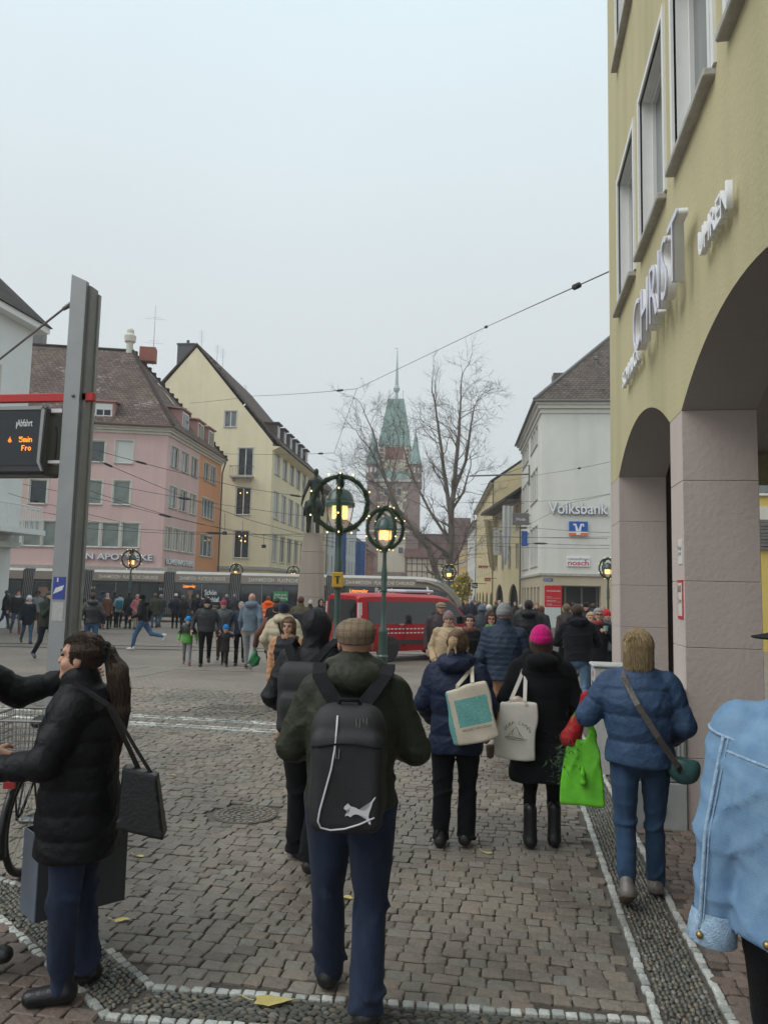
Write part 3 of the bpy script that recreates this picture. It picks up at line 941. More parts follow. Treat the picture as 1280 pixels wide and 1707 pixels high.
# shop front and brown door leaf inside the arcade
s = MB(); s.box(2.13, 2.62, 11.35, 11.5, gz(11) , 3.9)
s.build('door_leaf', m_brown, ab)
s = MB()
s.box(5.0, 5.2, -1.3, 11.9, gz(5), .5, 0); s.box(5.0, 5.2, -1.3, 11.9, 3.2, 4.0, 0)
for y in np.arange(-1.3, 12, 1.9): s.box(4.96, 5.2, y, y + .12, .5, 3.2, 0)
s.build('shop_front', m_brown, ab)
s = MB(); s.poly([(5.1, -1.3, .5), (5.1, 11.9, .5), (5.1, 11.9, 3.2), (5.1, -1.3, 3.2)])
s.build('shop_glass', m_glass[0], ab)
m_sign = mat('white_sign_letter', (.80, .80, .83), rough=.35, var=.05)
m_sign_side = mat('sign_tube', (.60, .60, .72), rough=.25, var=.1)
bo = base_of(ab)
def sign_word(body, ya, yb, z, h, depth, off, m=None, width_fit=True):
 me = text_mesh(body, h / .70, depth, m or m_sign, bevel=.003, offset=-.014 if h > .5 else 0)
 xs = [v.co.x for v in me.vertices]; zs_ = [v.co.z for v in me.vertices]
 me.transform(Matrix.Diagonal(((ya - yb) / (max(xs) - min(xs)), 1, h / (max(zs_) - min(zs_)), 1)))
 xs = [v.co.x for v in me.vertices]; zs_ = [v.co.z for v in me.vertices]
 me.transform(Matrix.Translation((-(max(xs) + min(xs)) / 2, 0, -min(zs_))))
 o = link('sign_letters', me, ab, (XF - off - bo[0], (ya + yb) / 2 - bo[1], z - bo[2]), rad(-90))
 return o
def word_rail(ya, yb, z, h, off):
 q = MB(); q.box(XF - off, XF - .004, yb, ya, z, z + h, 0)
 q.build('sign_rail', m_sign_side, ab)
sign_word('SCHMUCK', 10.06, 8.78, 4.55, .20, .04, .06)
sign_word('UHREN', 5.99, 5.2, 4.50, .20, .04, .06)
# the big name: each letter a box letter with an outline tube standing in front
o1 = sign_word('CHRIST', 8.58, 6.30, 4.52, .56, .07, .115)
o2 = sign_word('CHRIST', 8.58, 6.30, 4.52, .56, .012, .165, m_sign_side)
pl = MB(); pl.box(XF - .006, XF + .002, 7.10, 7.24, 2.20, 2.42);
nt = tag(pl.build('notice_plate', mat('white_plate', (.7, .71, .68), rough=.4, var=.03)), 'small white notice plate on the rose pillar', 'sign')
letters('lettering', 'Passage\nprivat', .05, nt, (XF - .009, 7.17, 2.33), rad(-90), mat('dark_print', (.05, .05, .06), rough=.6, var=0))
m_redp = mat('red_print', (.5, .03, .04), rough=.5, var=.05)
pl = MB(); pl.box(XF - .008, XF + .002, 7.08, 7.28, 1.72, 2.06, 0); pl.box(XF - .010, XF - .008, 7.105, 7.255, 1.745, 2.035, 1)
nt = tag(pl.build('notice_board', [m_redp, mat('cream_print', (.66, .64, .6), rough=.5, var=.1, scale=30)]), 'red framed notice with black writing below the white plate', 'sign')
letters('lettering', '600', .085, nt, (XF - .013, 7.19, 1.955), rad(-90), mat('black_print', (.03, .03, .03), rough=.6, var=0))
letters('lettering', 'Jahre', .055, nt, (XF - .013, 7.17, 1.86), rad(-90), bpy.data.materials['black_print'])
# house across the side street, seen through the arcade
m_ochre = plaster('ochre_render', (.60, .45, .13))
hb = thing('side_street_house', 'ochre fronted house glimpsed through the arcade arch', 'building', (12, 34, gz(34)))
q = MB(); Wh = [(.8 + 2.2 * i, 2.2 + 2.2 * i, z, z + 1.5) for i in range(4) for z in (6.2, 9.4)]
wall_with_openings(q, (8.5, 34), (1, 0), 10, gz(34), 13, Wh)
q.poly([(8.5, 34, gz(34)), (8.5, 34, 13), (8.5, 46, 13), (8.5, 46, gz(34))]); q.poly([(8.5, 34, 13), (18.5, 34, 13), (18.5, 46, 13), (8.5, 46, 13)])
q.build('wall', m_ochre, hb)
add_windows(hb, (8.5, 34), (1, 0), [(*h, 'two') for h in Wh])
q = MB()
for i in range(9): q.box(8.6, 18.4, 33.86 - .03 * i % .06, 33.99, 3.9 + .14 * i, 4.02 + .14 * i)
q.build('shutter_box', m_zinc, hb)
q = MB(); q.box(8.55, 18.45, 33.9, 33.99, 5.15, 5.7)
q.build('concrete_band', m_trim, hb)
# bank on the far corner
DS = rad(-4.0); S2 = np.array((math.sin(DS), math.cos(DS), 0.0)); X2 = np.array((math.cos(DS), -math.sin(DS), 0.0))
m_vb = plaster('pale_grey_render', (.69, .69, .64), dirt=.18)
m_sand = plaster('sandstone_base', (.50, .43, .32), dirt=.25)
m_roof1 = tiled_roof('brown_tiles', (.13, .105, .09))
vc = at_y(902, 900, 58.0); vc[2] = gz(58)
vb = thing('bank_building', 'pale grey corner bank with hipped brown roof and sandstone ground floor', 'building', vc)
G = gz(58)
BAND, EAVE = 3.25, 16.0
L1 = 17.5
far = vc + S2 * L1
w = MB()
# street front: left end (far) -> corner
rows = [(13.55, 15.1), (9.2, 11.75), (4.0, 7.15)]
wins = []
for ua, ub in ((2.6, 8.2), (10.2, 16.4)):
 for a, c in rows:
  n = 3
  for i in range(n):
   x0 = ua + (ub - ua) * i / n + .12; x1 = ua + (ub - ua) * (i + 1) / n - .12
   wins.append((L1 - x1, L1 - x0, a, c, 'two'))
wall_with_openings(w, far, -S2, L1, BAND, EAVE, [q[:4] for q in wins], m=0)
# side facing the viewer: blank
nW = 26.0
w.poly([vc * (1, 1, 0) + (0, 0, BAND), vc * (1, 1, 0) + X2 * nW + (0, 0, BAND), vc * (1, 1, 0) + X2 * nW + (0, 0, EAVE), vc * (1, 1, 0) + (0, 0, EAVE)], 0)
# sandstone ground floor with openings
gfo = [(L1 - x1, L1 - x0, G, 2.35) for x0, x1 in ((1.3, 3.0), (4.0, 5.6), (6.6, 8.4), (9.6, 11.6), (12.6, 14.0), (15.0, 16.4))]
wall_with_openings(w, far, -S2, L1, G - .3, BAND, gfo, depth=.4, m=1)
wall_with_openings(w, vc, X2, nW, G - .3, BAND, [(.75, 4.3, G, 2.5), (6.2, 10, G, 2.5)], depth=.9, m=1)
back = [vc + X2 * nW, far + X2 * nW]
w.poly([v3(far, G), v3(far, EAVE), v3(back[1], EAVE), v3(back[1], G)], 0)
w.build('wall', [m_vb, m_sand], vb)
add_windows(vb, far, -S2, wins, sw=.1)
q = MB()
ledge(q, far - S2 * 0, -S2, L1 + .12, BAND - .05, BAND + .12, .12); ledge(q, vc, X2, nW, BAND - .05, BAND + .12, .12)
q.build('stone_band', m_sill, vb)
q = MB()
for z, o_ in ((EAVE - .62, .12), (EAVE - .30, .30), (EAVE - .02, .5)):
 ledge(q, far, -S2, L1 + o_, z, z + .28, o_); ledge(q, vc, X2, nW, z, z + .28, o_)
q.build('cornice', m_vb, vb)
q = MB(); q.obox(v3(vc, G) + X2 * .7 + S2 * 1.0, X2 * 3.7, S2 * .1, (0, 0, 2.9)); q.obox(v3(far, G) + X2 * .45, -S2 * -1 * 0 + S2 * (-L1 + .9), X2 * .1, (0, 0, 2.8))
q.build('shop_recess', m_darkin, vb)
for i, (u, h_) in enumerate(((1.1, 1.7), (2.3, 2.2), (3.4, 1.9))):
 q = MB(); q.obox(v3(vc, G) + X2 * (.75 + u - .06) + S2 * .85, X2 * .12, S2 * .08, (0, 0, 2.85))
 q.build('door_post', m_zinc, vb)
q = MB()
o5 = .62
A = v3(vc, EAVE + .26) - X2 * o5 - S2 * o5
Bp = v3(vc, EAVE + .26) + X2 * (nW) - S2 * o5
d = 8.8
ap = A + X2 * d + S2 * d + np.array((0, 0, d * 1.02))
Cp = v3(far, EAVE + .26) - X2 * o5
q.poly([A, Bp, Bp + S2 * d + (0, 0, d * 1.02), ap], 0)
q.poly([Cp, A, ap, Cp + X2 * d + (0, 0, d * 1.02)], 0)
q.poly([Cp + X2 * d + (0, 0, d * 1.02), ap, Bp + S2 * d + (0, 0, d * 1.02), Bp + S2 * (L1 + 1) + (0, 0, .1), Cp + X2 * nW], 0)
rf = roof_uv(q.build('roof', m_roof1, vb))
q = MB()
q.tube([A + (0, 0, .05), ap + (0, 0, .05)], .13, 6); q.tube([A - (0, 0, .06), Bp - (0, 0, .06)], .10, 6); q.tube([A - (0, 0, .06), Cp - (0, 0, .06)], .10, 6)
for k in range(26):
 q.box(*(lambda c: (c[0] - .1, c[0] + .1, c[1] - .05, c[1] + .05, c[2], c[2] + .16))(A + X2 * (1 + k * .7) + S2 * 1.0 + np.array((0, 0, 1.02))))
q.build('gutter', m_zinc, rf)
for t in (4.2, 8.2, 12.2):
 q = MB()
 c = Cp + (A - Cp) * 0 - S2 * 0
 e = v3(vc, EAVE + 2.2) + S2 * t + X2 * 1.4
 q.obox(e, S2 * 1.3, X2 * 2.2, (0, 0, 1.5))
 q.build('dormer', m_frame_dk, rf)
q = MB(); c = v3(vc, 19.6) + X2 * 4.6 - S2 * -3.1
q.lathe([(.11, 0), (.11, .8), (.2, .85), (.2, 1.0), (.05, 1.15)], 8, c)
q.build('vent_pipe', m_zinc, rf)
rzN = math.atan2(X2[1], X2[0]); rzS = math.atan2(-S2[1], -S2[0])
m_bl = mat('bank_blue', (.012, .10, .42), rough=.4, var=.05)
m_or = mat('bank_orange', (.72, .16, .06), rough=.4, var=.05)
m_lw = mat('white_letter', (.78, .79, .82), rough=.35, var=.03)
m_ls = mat('letter_side', (.25, .29, .36), rough=.5, var=.05)
def on_vb(u, z, out=.02): return tuple(X2 * u - S2 * out + np.array((0, 0, z - G)))
letters('sign_letters', 'Volksbank', 1.22, vb, on_vb(2.63, 7.78, .18), rzN, m_lw, depth=.03, fit=4.3, offset=.012)
letters('sign_letters', 'Volksbank', 1.22, vb, on_vb(2.66, 7.745, .10), rzN, m_ls, depth=.12, fit=4.3, offset=.03)
lg = thing('logo_sign', 'blue and orange bank logo with white letter V on the grey wall', 'sign', v3(vc, 0) + X2 * 2.0 - S2 * .02 + np.array((0, 0, 6.16)), rzN)
q = MB(); q.box(0, 1.33, -.16, 0, .30, 1.05, 0); q.box(0, 1.33, -.16, 0, 0, .21, 1); q.box(0, 1.33, -.158, 0, .21, .30, 2)
# the white sign: two hooked arms and a stem
y = -.175
for pts in ([(.30, .82), (.62, .82), (.62, .72), (.44, .72), (.52, .72)],):
 pass
q.prism([(.26, y, .88), (.50, y, .88), (.66, y, .40), (.82, y, .88), (1.06, y, .88), (1.06, y, .66), (.98, y, .66), (.96, y, .78), (.90, y, .78), (.80, y, .06), (.52, y, .06), (.42, y, .78), (.36, y, .78), (.34, y, .70)], (0, .012, 0), 2)
q.build('logo', [m_bl, m_or, m_lw], lg, world=False)
ls = thing('optician_sign', 'white sign reading contactlinsen nosch in black and red', 'sign', v3(vc, 0) + X2 * 1.83 - S2 * .02 + np.array((0, 0, 3.90)), rzN)
q = MB(); q.box(0, 1.66, -.09, 0, 0, .72, 0, bev=.01); q.build('panel', m_lw, ls, world=False)
letters('lettering', 'contactlinsen', .28, ls, (.83, -.095, .46), 0, mat('ink', (.03, .03, .03), var=0), fit=1.48)
letters('lettering', 'nosch', .52, ls, (.83, -.095, .09), 0, m_redp, fit=1.5, offset=.012)
ss = MB(); ss.obox(v3(vc, 2.78) + X2 * .18 - S2 * .03, X2 * .66, S2 * .02, (0, 0, .2))
st = tag(ss.build('street_sign', mat('sign_blue', (.02, .05, .30), rough=.4, var=.03)), 'blue street name sign on the corner of the bank', 'sign')
letters('lettering', 'Bertoldstr.', .15, st, tuple(v3(vc, 2.83) + X2 * .51 - S2 * .036), rzN, m_lw, fit=.56)
# projecting signs on its street front
for i, (u, z, hgt, wd) in enumerate(((8.0, 7.6, 1.0, 1.4), (9.6, 5.9, 1.3, .5))):
 t = thing('hanging_sign', ['grey lettered shop sign jutting from the bank front, upper one', 'narrow blue shop sign jutting from the bank front, lower one'][i], 'sign', v3(vc, z) + S2 * u, rzN)
 q = MB(); q.box(-wd - .15, -.15, -.08, .08, 0, hgt, 0, bev=.02); q.build('panel', [m_zinc, m_bl][i], t, world=False)
 q = MB(); q.box(-.16, .02, -.03, .03, hgt * .8, hgt * .86); q.box(-.16, .02, -.03, .03, hgt * .1, hgt * .16); q.build('bracket', m_frame_dk, t, world=False)
 if i == 0: letters('lettering', 'Mode', .34, t, (-.15 - wd / 2, -.09, .36), 0, m_lw)
# boom carrying the contact wire
bm_ = thing('wire_boom', 'grey steel boom with tie bar fixed to the bank front', 'bracket', v3(vc, 9.9) + S2 * 9.0, rzN)
q = MB(); q.tube([(0, 0, 2.2), (-5.2, 0, 2.0)], .07); q.build('boom', m_zinc, bm_, world=False)
q = MB(); q.tube([(-.08, 0, 1.2), (-.08, 0, 3.0)], .06); q.tube([(-.08, 0, 3.0), (-2.4, 0, 2.12)], .03); q.build('wall_post', m_zinc, bm_, world=False)
# row houses along the far street
def row_house(name, label, a, b, depth, eave, ridge, wallm, roofm, rows, n, side, ground_arches=0, base_h=3.4, base=None, trim=None, ww=1.0, overhang=.5, eave_m=None, gable=True, kind='two'):
 """a: near street corner, b: far street corner; side=+1 house lies to the +x side of the street"""
 a, b = np.array(a, float), np.array(b, float)
 g = min(gz(a[1]), gz(b[1])) - .3
 t = thing(name, label, 'building', v3((a + b) / 2, gz((a[1] + b[1]) / 2)))
 d = (b - a)[:2]; L = np.linalg.norm(d); d3 = np.array((d[0] / L, d[1] / L, 0))
 if side > 0: p0, du = b, -d3
 else: p0, du = a, d3
 inn = inward(du)
 wins = []
 for z0, z1 in rows:
  for i in range(n):
   c = L * (i + .5) / n
   wins.append((c - ww / 2, c + ww / 2, z0, z1, kind))
 w = MB()
 holes = [q[:4] for q in wins]
 if ground_arches:
  for i in range(ground_arches):
   c = L * (i + .5) / ground_arches; hw = L / ground_arches * .32
   holes.append((c - hw, c + hw, g, g + base_h * .86))
 wall_with_openings(w, p0, du, L, g, eave, holes, depth=.2, m=0)
 P = lambda u, i, z: v3(p0, z) + du * u + inn * i
 for u in (0, L):
  w.poly([P(u, 0, g), P(u, depth, g), P(u, depth, eave), P(u, depth / 2, ridge), P(u, 0, eave)], 0)
 w.poly([P(0, depth, g), P(L, depth, g), P(L, depth, eave), P(0, depth, eave)], 0)
 w.build('wall', wallm, t)
 add_windows(t, p0, du, wins, sw=.09, trim=trim)
 if ground_arches:
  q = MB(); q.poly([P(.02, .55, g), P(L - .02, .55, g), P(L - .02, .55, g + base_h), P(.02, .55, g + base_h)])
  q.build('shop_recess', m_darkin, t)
  for i in range(ground_arches):
   q = MB()
   c = L * (i + .5) / ground_arches; hw = L / ground_arches * .32; top = g + base_h * .86
   for sgn in (-1, 1):
    pts = [(c + sgn * hw, top)]
    for k in range(7):
     an = math.pi / 2 * k / 6
     pts.append((c + sgn * hw * math.cos(an), top - hw * .9 + hw * .9 * math.sin(an)))
    q.prism([P(u, .003, z) for u, z in pts], inn * .19)
   q.build('arch_spandrel', wallm, t)
 r = MB()
 sl = (ridge - eave) / (depth / 2)
 lo = eave - overhang * sl * .6
 r.prism([P(0, -overhang, lo), P(0, depth / 2, ridge), P(0, depth + overhang, lo), P(0, depth + overhang, lo + .25), P(0, depth / 2, ridge + .28), P(0, -overhang, lo + .25)], du * L)
 ro = roof_uv(r.build('roof', roofm, t))
 q = MB(); q.obox(P(0, -overhang - .02, lo - .1), du * L, inn * (overhang), (0, 0, .1)); q.build('eave_soffit', eave_m or m_trim, t)
 q = MB(); q.tube([P(0, -overhang - .05, lo + .02), P(L, -overhang - .05, lo + .02)], .09, 6); q.tube([P(.15 if side < 0 else L - .15, -.1, lo), P(.15 if side < 0 else L - .15, -.1, g)], .06, 6)
 q.build('gutter', m_gutter, t)
 return t, P, L, ro
m_cream = plaster('cream_render', (.66, .58, .38)); m_cream2 = plaster('warm_cream_render', (.66, .55, .32)); m_white = plaster('white_render', (.66, .66, .62))
m_ochre2 = plaster('golden_render', (.60, .43, .16)); m_pinkish = plaster('salmon_render', (.52, .27, .22)); m_bluish = plaster('cool_white_render', (.58, .62, .64))
m_roof2 = tiled_roof('red_brown_tiles', (.15, .075, .06)); m_roof3 = tiled_roof('dark_tiles', (.085, .075, .07))
m_eave = mat('brown_boarded_eave', (.10, .07, .055), rough=.7, var=.2, stretch=(1, 1, 6))
R = [spot(902, 58), spot(862, 75), spot(822, 90), spot(793, 128), spot(778, 162), spot(762, 182)]
R[1] = v3(far, gz(75))
sp_ = lambda i: R[i]
row_house('arched_house', 'cream house with two tall dark arches and brown boarded eave beside the bank', R[1], R[2], 10, 11.6, 15.4, m_cream, m_roof3, [(4.4, 6.6), (8.2, 10.4)], 4, 1, ground_arches=2, base_h=4.4, overhang=1.5, eave_m=m_eave, trim=m_frame_dk)
row_house('gabled_house', 'tall warm cream house with plain gable rising behind the brown eave', R[2], R[3], 14, 15.0, 20.0, m_cream2, m_roof3, [(4.2, 6.4), (7.9, 10.0), (11.4, 13.4)], 8, 1, ground_arches=5, base_h=3.7)
row_house('narrow_white_house', 'narrow pale grey house squeezed between the cream and golden fronts', R[3], R[4], 12, 13.6, 17, m_white, m_roof3, [(3.8, 5.8), (7.0, 9.0), (10.2, 12.0)], 6, 1, ground_arches=3)
row_house('golden_house', 'golden yellow house with dark window bands at the end of the row', R[4], R[5], 12, 12.3, 15.5, m_ochre2, m_roof2, [(4.0, 5.8), (7.2, 9.0), (10.2, 11.6)], 5, 1, ww=2.6, kind='four')
row_house('red_roofed_house', 'big house with rust red tiled roof behind the bare tree', spot(752, 200), spot(788, 200), 16, 14.0, 21.5, m_white, m_roof2, [(5, 7), (9, 11)], 4, -1)
# yellow gabled corner house
m_yel = plaster('pale_yellow_render', (.82, .73, .51), dirt=.18)
m_roofy = tiled_roof('old_brown_tiles', (.125, .09, .075))
yc = at_y(455, 737, 70.0); yc[2] = gz(70); KY = 70 / 60; hy = lambda z: 1.92 + (z - 1.92) * KY
yb = thing('yellow_house', 'pale yellow corner house with steep gable and a row of dormers', 'building', yc)
Wg = 13.6 * KY; Ly = 17.3 * KY; E_, Rg = hy(13.7), hy(21.8)
W2 = -X2
w = MB()
gw = [(Wg - a * KY, Wg - b * KY, hy(c), hy(d), *k) for a, b, c, d, *k in ((4.15, 3.12, 15.0, 16.35, 'two', m_glass[2]), (2.85, 1.6, 10.95, 13.25, 'door'), (2.91, 1.66, 7.72, 9.97, 'two', m_glass[0]), (2.92, 1.68, 4.18, 6.41, 'two', m_glass[0]), (8.2, 6.95, 7.72, 9.97, 'two'), (8.2, 6.95, 4.18, 6.41, 'two'))]
g0 = yc + W2 * Wg
wall_with_openings(w, g0, X2, Wg, G - .3, E_, [q[:4] for q in gw if q[3] < E_])
# gable triangle with its small window opening
P = lambda u, z, d=0.: v3(g0, z) + X2 * u + S2 * d
uw0, uw1, zw0, zw1 = gw[0][:4]
apx = Wg / 2
def gab(u): return E_ + (Rg - E_) * (1 - abs(u - apx) / apx)
us = [0, 2, 4, apx, uw0, uw1, Wg - 1.5, Wg]
us = sorted(set(us))
for a, c in zip(us[:-1], us[1:]):
 if a >= uw0 - 1e-6 and c <= uw1 + 1e-6:
  w.poly([P(a, E_), P(c, E_), P(c, zw0), P(a, zw0)]); w.poly([P(a, zw1), P(c, zw1), P(c, gab(c)), P(a, gab(a))])
 else:
  w.poly([P(a, E_), P(c, E_), P(c, max(gab(c), E_ + 1e-3)), P(a, max(gab(a), E_ + 1e-3))])
for (p, q_) in (((uw0, zw0), (uw0, zw1)), ((uw1, zw0), (uw1, zw1)), ((uw0, zw0), (uw1, zw0)), ((uw0, zw1), (uw1, zw1))):
 w.poly([P(*p), P(*q_), P(*q_, .14), P(*p, .14)])
sw_ = []
for i in range(5):
 u = (1.05 + 2.9 * i) * KY
 sw_ += [(u, u + 1.75 * KY, hy(a), hy(b), 'two') for a, b in ((11.3, 13.12), (7.58, 9.85), (4.0, 6.27))]
wall_with_openings(w, yc, S2, Ly, G - .3, E_, [q[:4] for q in sw_])
w.poly([P(0, G), P(0, E_), P(0, E_, Ly), P(0, G, Ly)]); w.poly([P(0, G, Ly), P(Wg, G, Ly), P(Wg, E_, Ly), P(apx, Rg, Ly), P(0, E_, Ly)])
w.build('wall', m_yel, yb)
add_windows(yb, g0, X2, gw, sw=.09); add_windows(yb, yc, S2, sw_, sw=.09)
q = MB(); ledge(q, g0, X2, Wg + .2, hy(3.25), hy(3.5), .2); ledge(q, yc, S2, Ly, hy(3.25), hy(3.5), .2)
q.build('stone_band', m_sill, yb)
q = MB(); sl = (Rg - E_) / apx
q.prism([P(Wg + .75, E_ - .35, -.12), P(apx, Rg + .25, -.12), P(apx, Rg + .45, -.12), P(Wg + .85, E_ - .18, -.12)], S2 * (Ly + .2))
q.prism([P(-.75, E_ - .35, -.12), P(apx, Rg + .25, -.12), P(apx, Rg + .45, -.12), P(-.85, E_ - .18, -.12)], S2 * (Ly + .2))
yr = roof_uv(q.build('roof', m_roofy, yb))
q = MB(); q.prism([P(Wg, E_ - .75, 0.02), P(Wg + .75, E_ - .36, 0.02), P(Wg, E_ - .3, .02)], S2 * Ly); q.build('eave_soffit', m_yel, yb)
q = MB(); q.tube([P(Wg + .86, E_ - .22, 0), P(Wg + .86, E_ - .22, Ly)], .08, 6); q.build('gutter', m_zinc, yb)
for i in range(6):
 d0 = (.9 + 2.45 * i) * KY
 z0 = E_ + .55; dep = 2.0
 u = Wg + .1
 b = MB()
 b.obox(P(u, z0, d0), S2 * 1.5, -X2 * dep, (0, 0, 1.55), 0)
 b.obox(P(u + .22, z0 + 1.552, d0 - .15), S2 * 1.8, -X2 * (dep + .6), (0, 0, .14), 0)
 do = b.build('dormer', mat('dormer_slate', (.075, .055, .05), rough=.7, var=.2) if i == 0 else bpy.data.materials['dormer_slate'], yr)
 b = MB(); b.obox(P(u + .03, z0 + .25, d0 + .3), S2 * .9, -X2 * .029, (0, 0, 1.15)); b.build('dormer_window', m_frame, yr)
 b = MB(); b.obox(P(u + .045, z0 + .34, d0 + .38), S2 * .33, -X2 * .014, (0, 0, .97)); b.obox(P(u + .045, z0 + .34, d0 + .79), S2 * .33, -X2 * .014, (0, 0, .97)); b.build('dormer_pane', m_glass[2], yr)
for k in range(34):
 t = .12 + .6 * k / 34
 if k % 3 == 0: continue
 c = P(apx + apx * t * .98, Rg - (Rg - E_) * t + .5, .4 + (k * 7 % 5) * .3)
 b = MB(); b.box(c[0] - .06, c[0] + .12, c[1] - .1, c[1] + .1, c[2] - .12, c[2] + .12)
 b.build('snow_hook', m_roofy, yr)
b = MB(); ch = P(apx - 2.3, hy(19.2), .9); b.obox(ch, X2 * 1.7, S2 * 1.8, (0, 0, 3.6)); b.obox(ch + (0, 0, 3.6) - X2 * .07 - S2 * .07, X2 * 1.84, S2 * 1.94, (0, 0, .16))
b.lathe([(.16, 0), (.16, .5), (.08, .55)], 8, ch + X2 * .8 + S2 * .7 + (0, 0, 3.75))
b.build('chimney', mat('slate_chimney', (.075, .08, .085), rough=.6, var=.25, stretch=(3, 3, 6)), yr)
b = MB()
for u, h_ in ((apx + 1.1, 2.2), (apx + 1.7, 2.6), (apx - .6, 3.2), (apx + 4.2, 1.7)):
 c = P(u, gab(u) + .3, 3.0); b.tube([c, c + (0, 0, h_)], .016, 4)
 for zq in (.62, .7, .78, .86, .94): b.tube([c - S2 * .3 - X2 * .22 * zq + (0, 0, h_ * zq), c + S2 * .3 + X2 * .22 * zq + (0, 0, h_ * zq)], .008, 3)
b.build('aerial', m_zinc, yr)
# balcony of the gable
b = MB(); o = P(Wg - 3.35 * KY, hy(10.72), -.75); b.obox(o, X2 * 2.2, S2 * .748, (0, 0, .18)); b.obox(o + X2 * .2 + S2 * .25 - (0, 0, .3), X2 * .15, S2 * .49, (0, 0, .298)); b.obox(o + X2 * 1.8 + S2 * .25 - (0, 0, .3), X2 * .15, S2 * .49, (0, 0, .298))
bal = b.build('balcony', m_sill, yb)
b = MB()
b.tube([o + (0, 0, 1.1) + S2 * .7, o + (0, 0, 1.1), o + X2 * 2.2 + (0, 0, 1.1), o + X2 * 2.2 + S2 * .7 + (0, 0, 1.1)], .025, 5)
for i in range(15): c = o + X2 * (2.2 * i / 14) + (0, 0, .18); b.tube([c, c + (0, 0, .92)], .013, 4)
b.build('railing', m_frame_dk, bal)
# small lit stars in its windows
m_star = mat('window_lamp', (.9, .5, .2), emit=(1, .55, .2), estr=3.0, var=0)
for (u, z) in ((2.55, 9.5), (2.0, 9.55), (2.5, 5.95), (2.35, 5.6), (2.0, 6.0), (2.0, 5.55)):
 c = P(Wg - u * KY, hy(z), .06); b = MB(); b.ball(c, .06, n=5); b.build('window_star', m_star, yb)
Lr = [None, yc + S2 * Ly, spot(541, 101), spot(592, 136), spot(609, 155), spot(622, 172)]
row_house('grey_roofed_house', 'dark roofed cream house with deep eaves beyond the statue', Lr[1], Lr[2], 12, 15.0, 21.5, m_cream, m_roof2, [(4.6, 6.8), (8.2, 10.4), (11.8, 14.0)], 3, -1, overhang=1.2, eave_m=m_eave)
row_house('cool_white_house', 'cool white house front hung with blue banners', Lr[2], Lr[3], 13, 12.4, 17.5, m_bluish, m_roof2, [(4.2, 6.4), (7.6, 9.8)], 9, -1)
row_house('salmon_house', 'salmon pink house front next to the gate tower', Lr[3], Lr[4], 12, 10.6, 14.5, m_pinkish, m_roof2, [(4.0, 5.8), (7.2, 9.0)], 5, -1)
row_house('rust_house', 'narrow rust brown house touching the gate tower', Lr[4], Lr[5], 12, 9.6, 13.5, plaster('rust_render', (.33, .15, .12)), m_roof2, [(4.0, 5.6), (6.6, 8.2)], 4, -1)
m_ban = mat('blue_banner_cloth', (.035, .11, .33), rough=.8, var=.25, scale=1.5)
for i, (px, D, z0, z1, wd) in enumerate(((553, 104, 3.2, 10.0, 1.5), (588, 126, 2.6, 9.6, 1.6))):
 c = spot(px, D); q = MB()
 pts = []
 for k in range(9):
  pts.append((c[0] + wd * k / 8 + .3, c[1] + .12 * math.sin(k * 1.1)))
 V = [(x, y, z) for z in np.linspace(z0, z1, 5) for x, y in pts]
 q.add(V, [(r_ * 9 + k, r_ * 9 + k + 1, (r_ + 1) * 9 + k + 1, (r_ + 1) * 9 + k) for r_ in range(4) for k in range(8)])
 t = thing('banner', ['dark blue banner hanging nearer on the white house front', 'bright blue banner hanging farther along the white front'][i], 'banner', (c[0], c[1], z0))
 q.build('cloth', m_ban, t, smooth=True)
 q = MB(); q.tube([(c[0] - .9, c[1], z1 + .05), (c[0] + wd + .4, c[1], z1 + .05)], .04); q.build('pole', m_zinc, t)
# pink and orange corner house (pharmacy)
m_pink = plaster('rose_pink_render', (.67, .47, .445), dirt=.18); m_orange = plaster('orange_render', (.66, .32, .17), dirt=.1)
m_roofp = tiled_roof('weathered_tiles', (.155, .11, .095), pale=(.40, .36, .33))
pc = at_y(281, 720, 53.0); pc[2] = gz(53)
pb_ = thing('pharmacy_house', 'pink corner house with orange end bay, hipped tile roof and pharmacy letters', 'building', pc)
az = rad(72.6); F1 = np.array((math.sin(az), math.cos(az), 0)); az = rad(-5.2); F2 = np.array((math.sin(az), math.cos(az), 0))
LF, LR_, EV = 15.5, 14.1, 13.05
p0 = pc - F1 * LF
U = lambda u: LF - u
fw = []
for (ua, ub, a, c, k) in ((5.62, 4.45, 10.72, 12.3, 'one'), (3.7, 2.46, 10.72, 12.4, 'blind'), (5.68, 4.48, 7.62, 9.35, 'green'), (3.7, 2.5, 7.65, 9.42, 'green'), (9.5, 8.3, 7.5, 9.25, 'one'), (11.3, 10.2, 7.5, 9.25, 'one'),
       (9.5, 8.3, 10.7, 12.3, 'one'), (11.3, 10.2, 10.7, 12.3, 'one'),
       (5.75, 4.5, 4.5, 6.3, 'green'), (4.35, 3.1, 4.5, 6.3, 'green'), (2.95, 1.7, 4.52, 6.32, 'green'), (8.4, 7.2, 4.45, 6.28, 'green'), (9.75, 8.5, 4.45, 6.25, 'green'), (7.1, 5.9, 4.45, 6.28, 'green'), (11.1, 9.9, 4.4, 6.2, 'green')):
 fw.append((U(ua), U(ub), a, c, k, m_blind if k == 'blind' else m_glass[3] if k == 'green' else m_glass[0] if a < 9 else m_glass[2]))
rw = []
for a, c in ((10.8, 12.37), (7.68, 9.33)):
 for u in (.8, 3.15, 5.55): rw.append((u, u + 1.75, a, c, 'two'))
for i in range(4): rw.append((.38 + 1.76 * i, 1.86 + 1.76 * i, 4.5, 6.2, 'two', m_glass[1]))
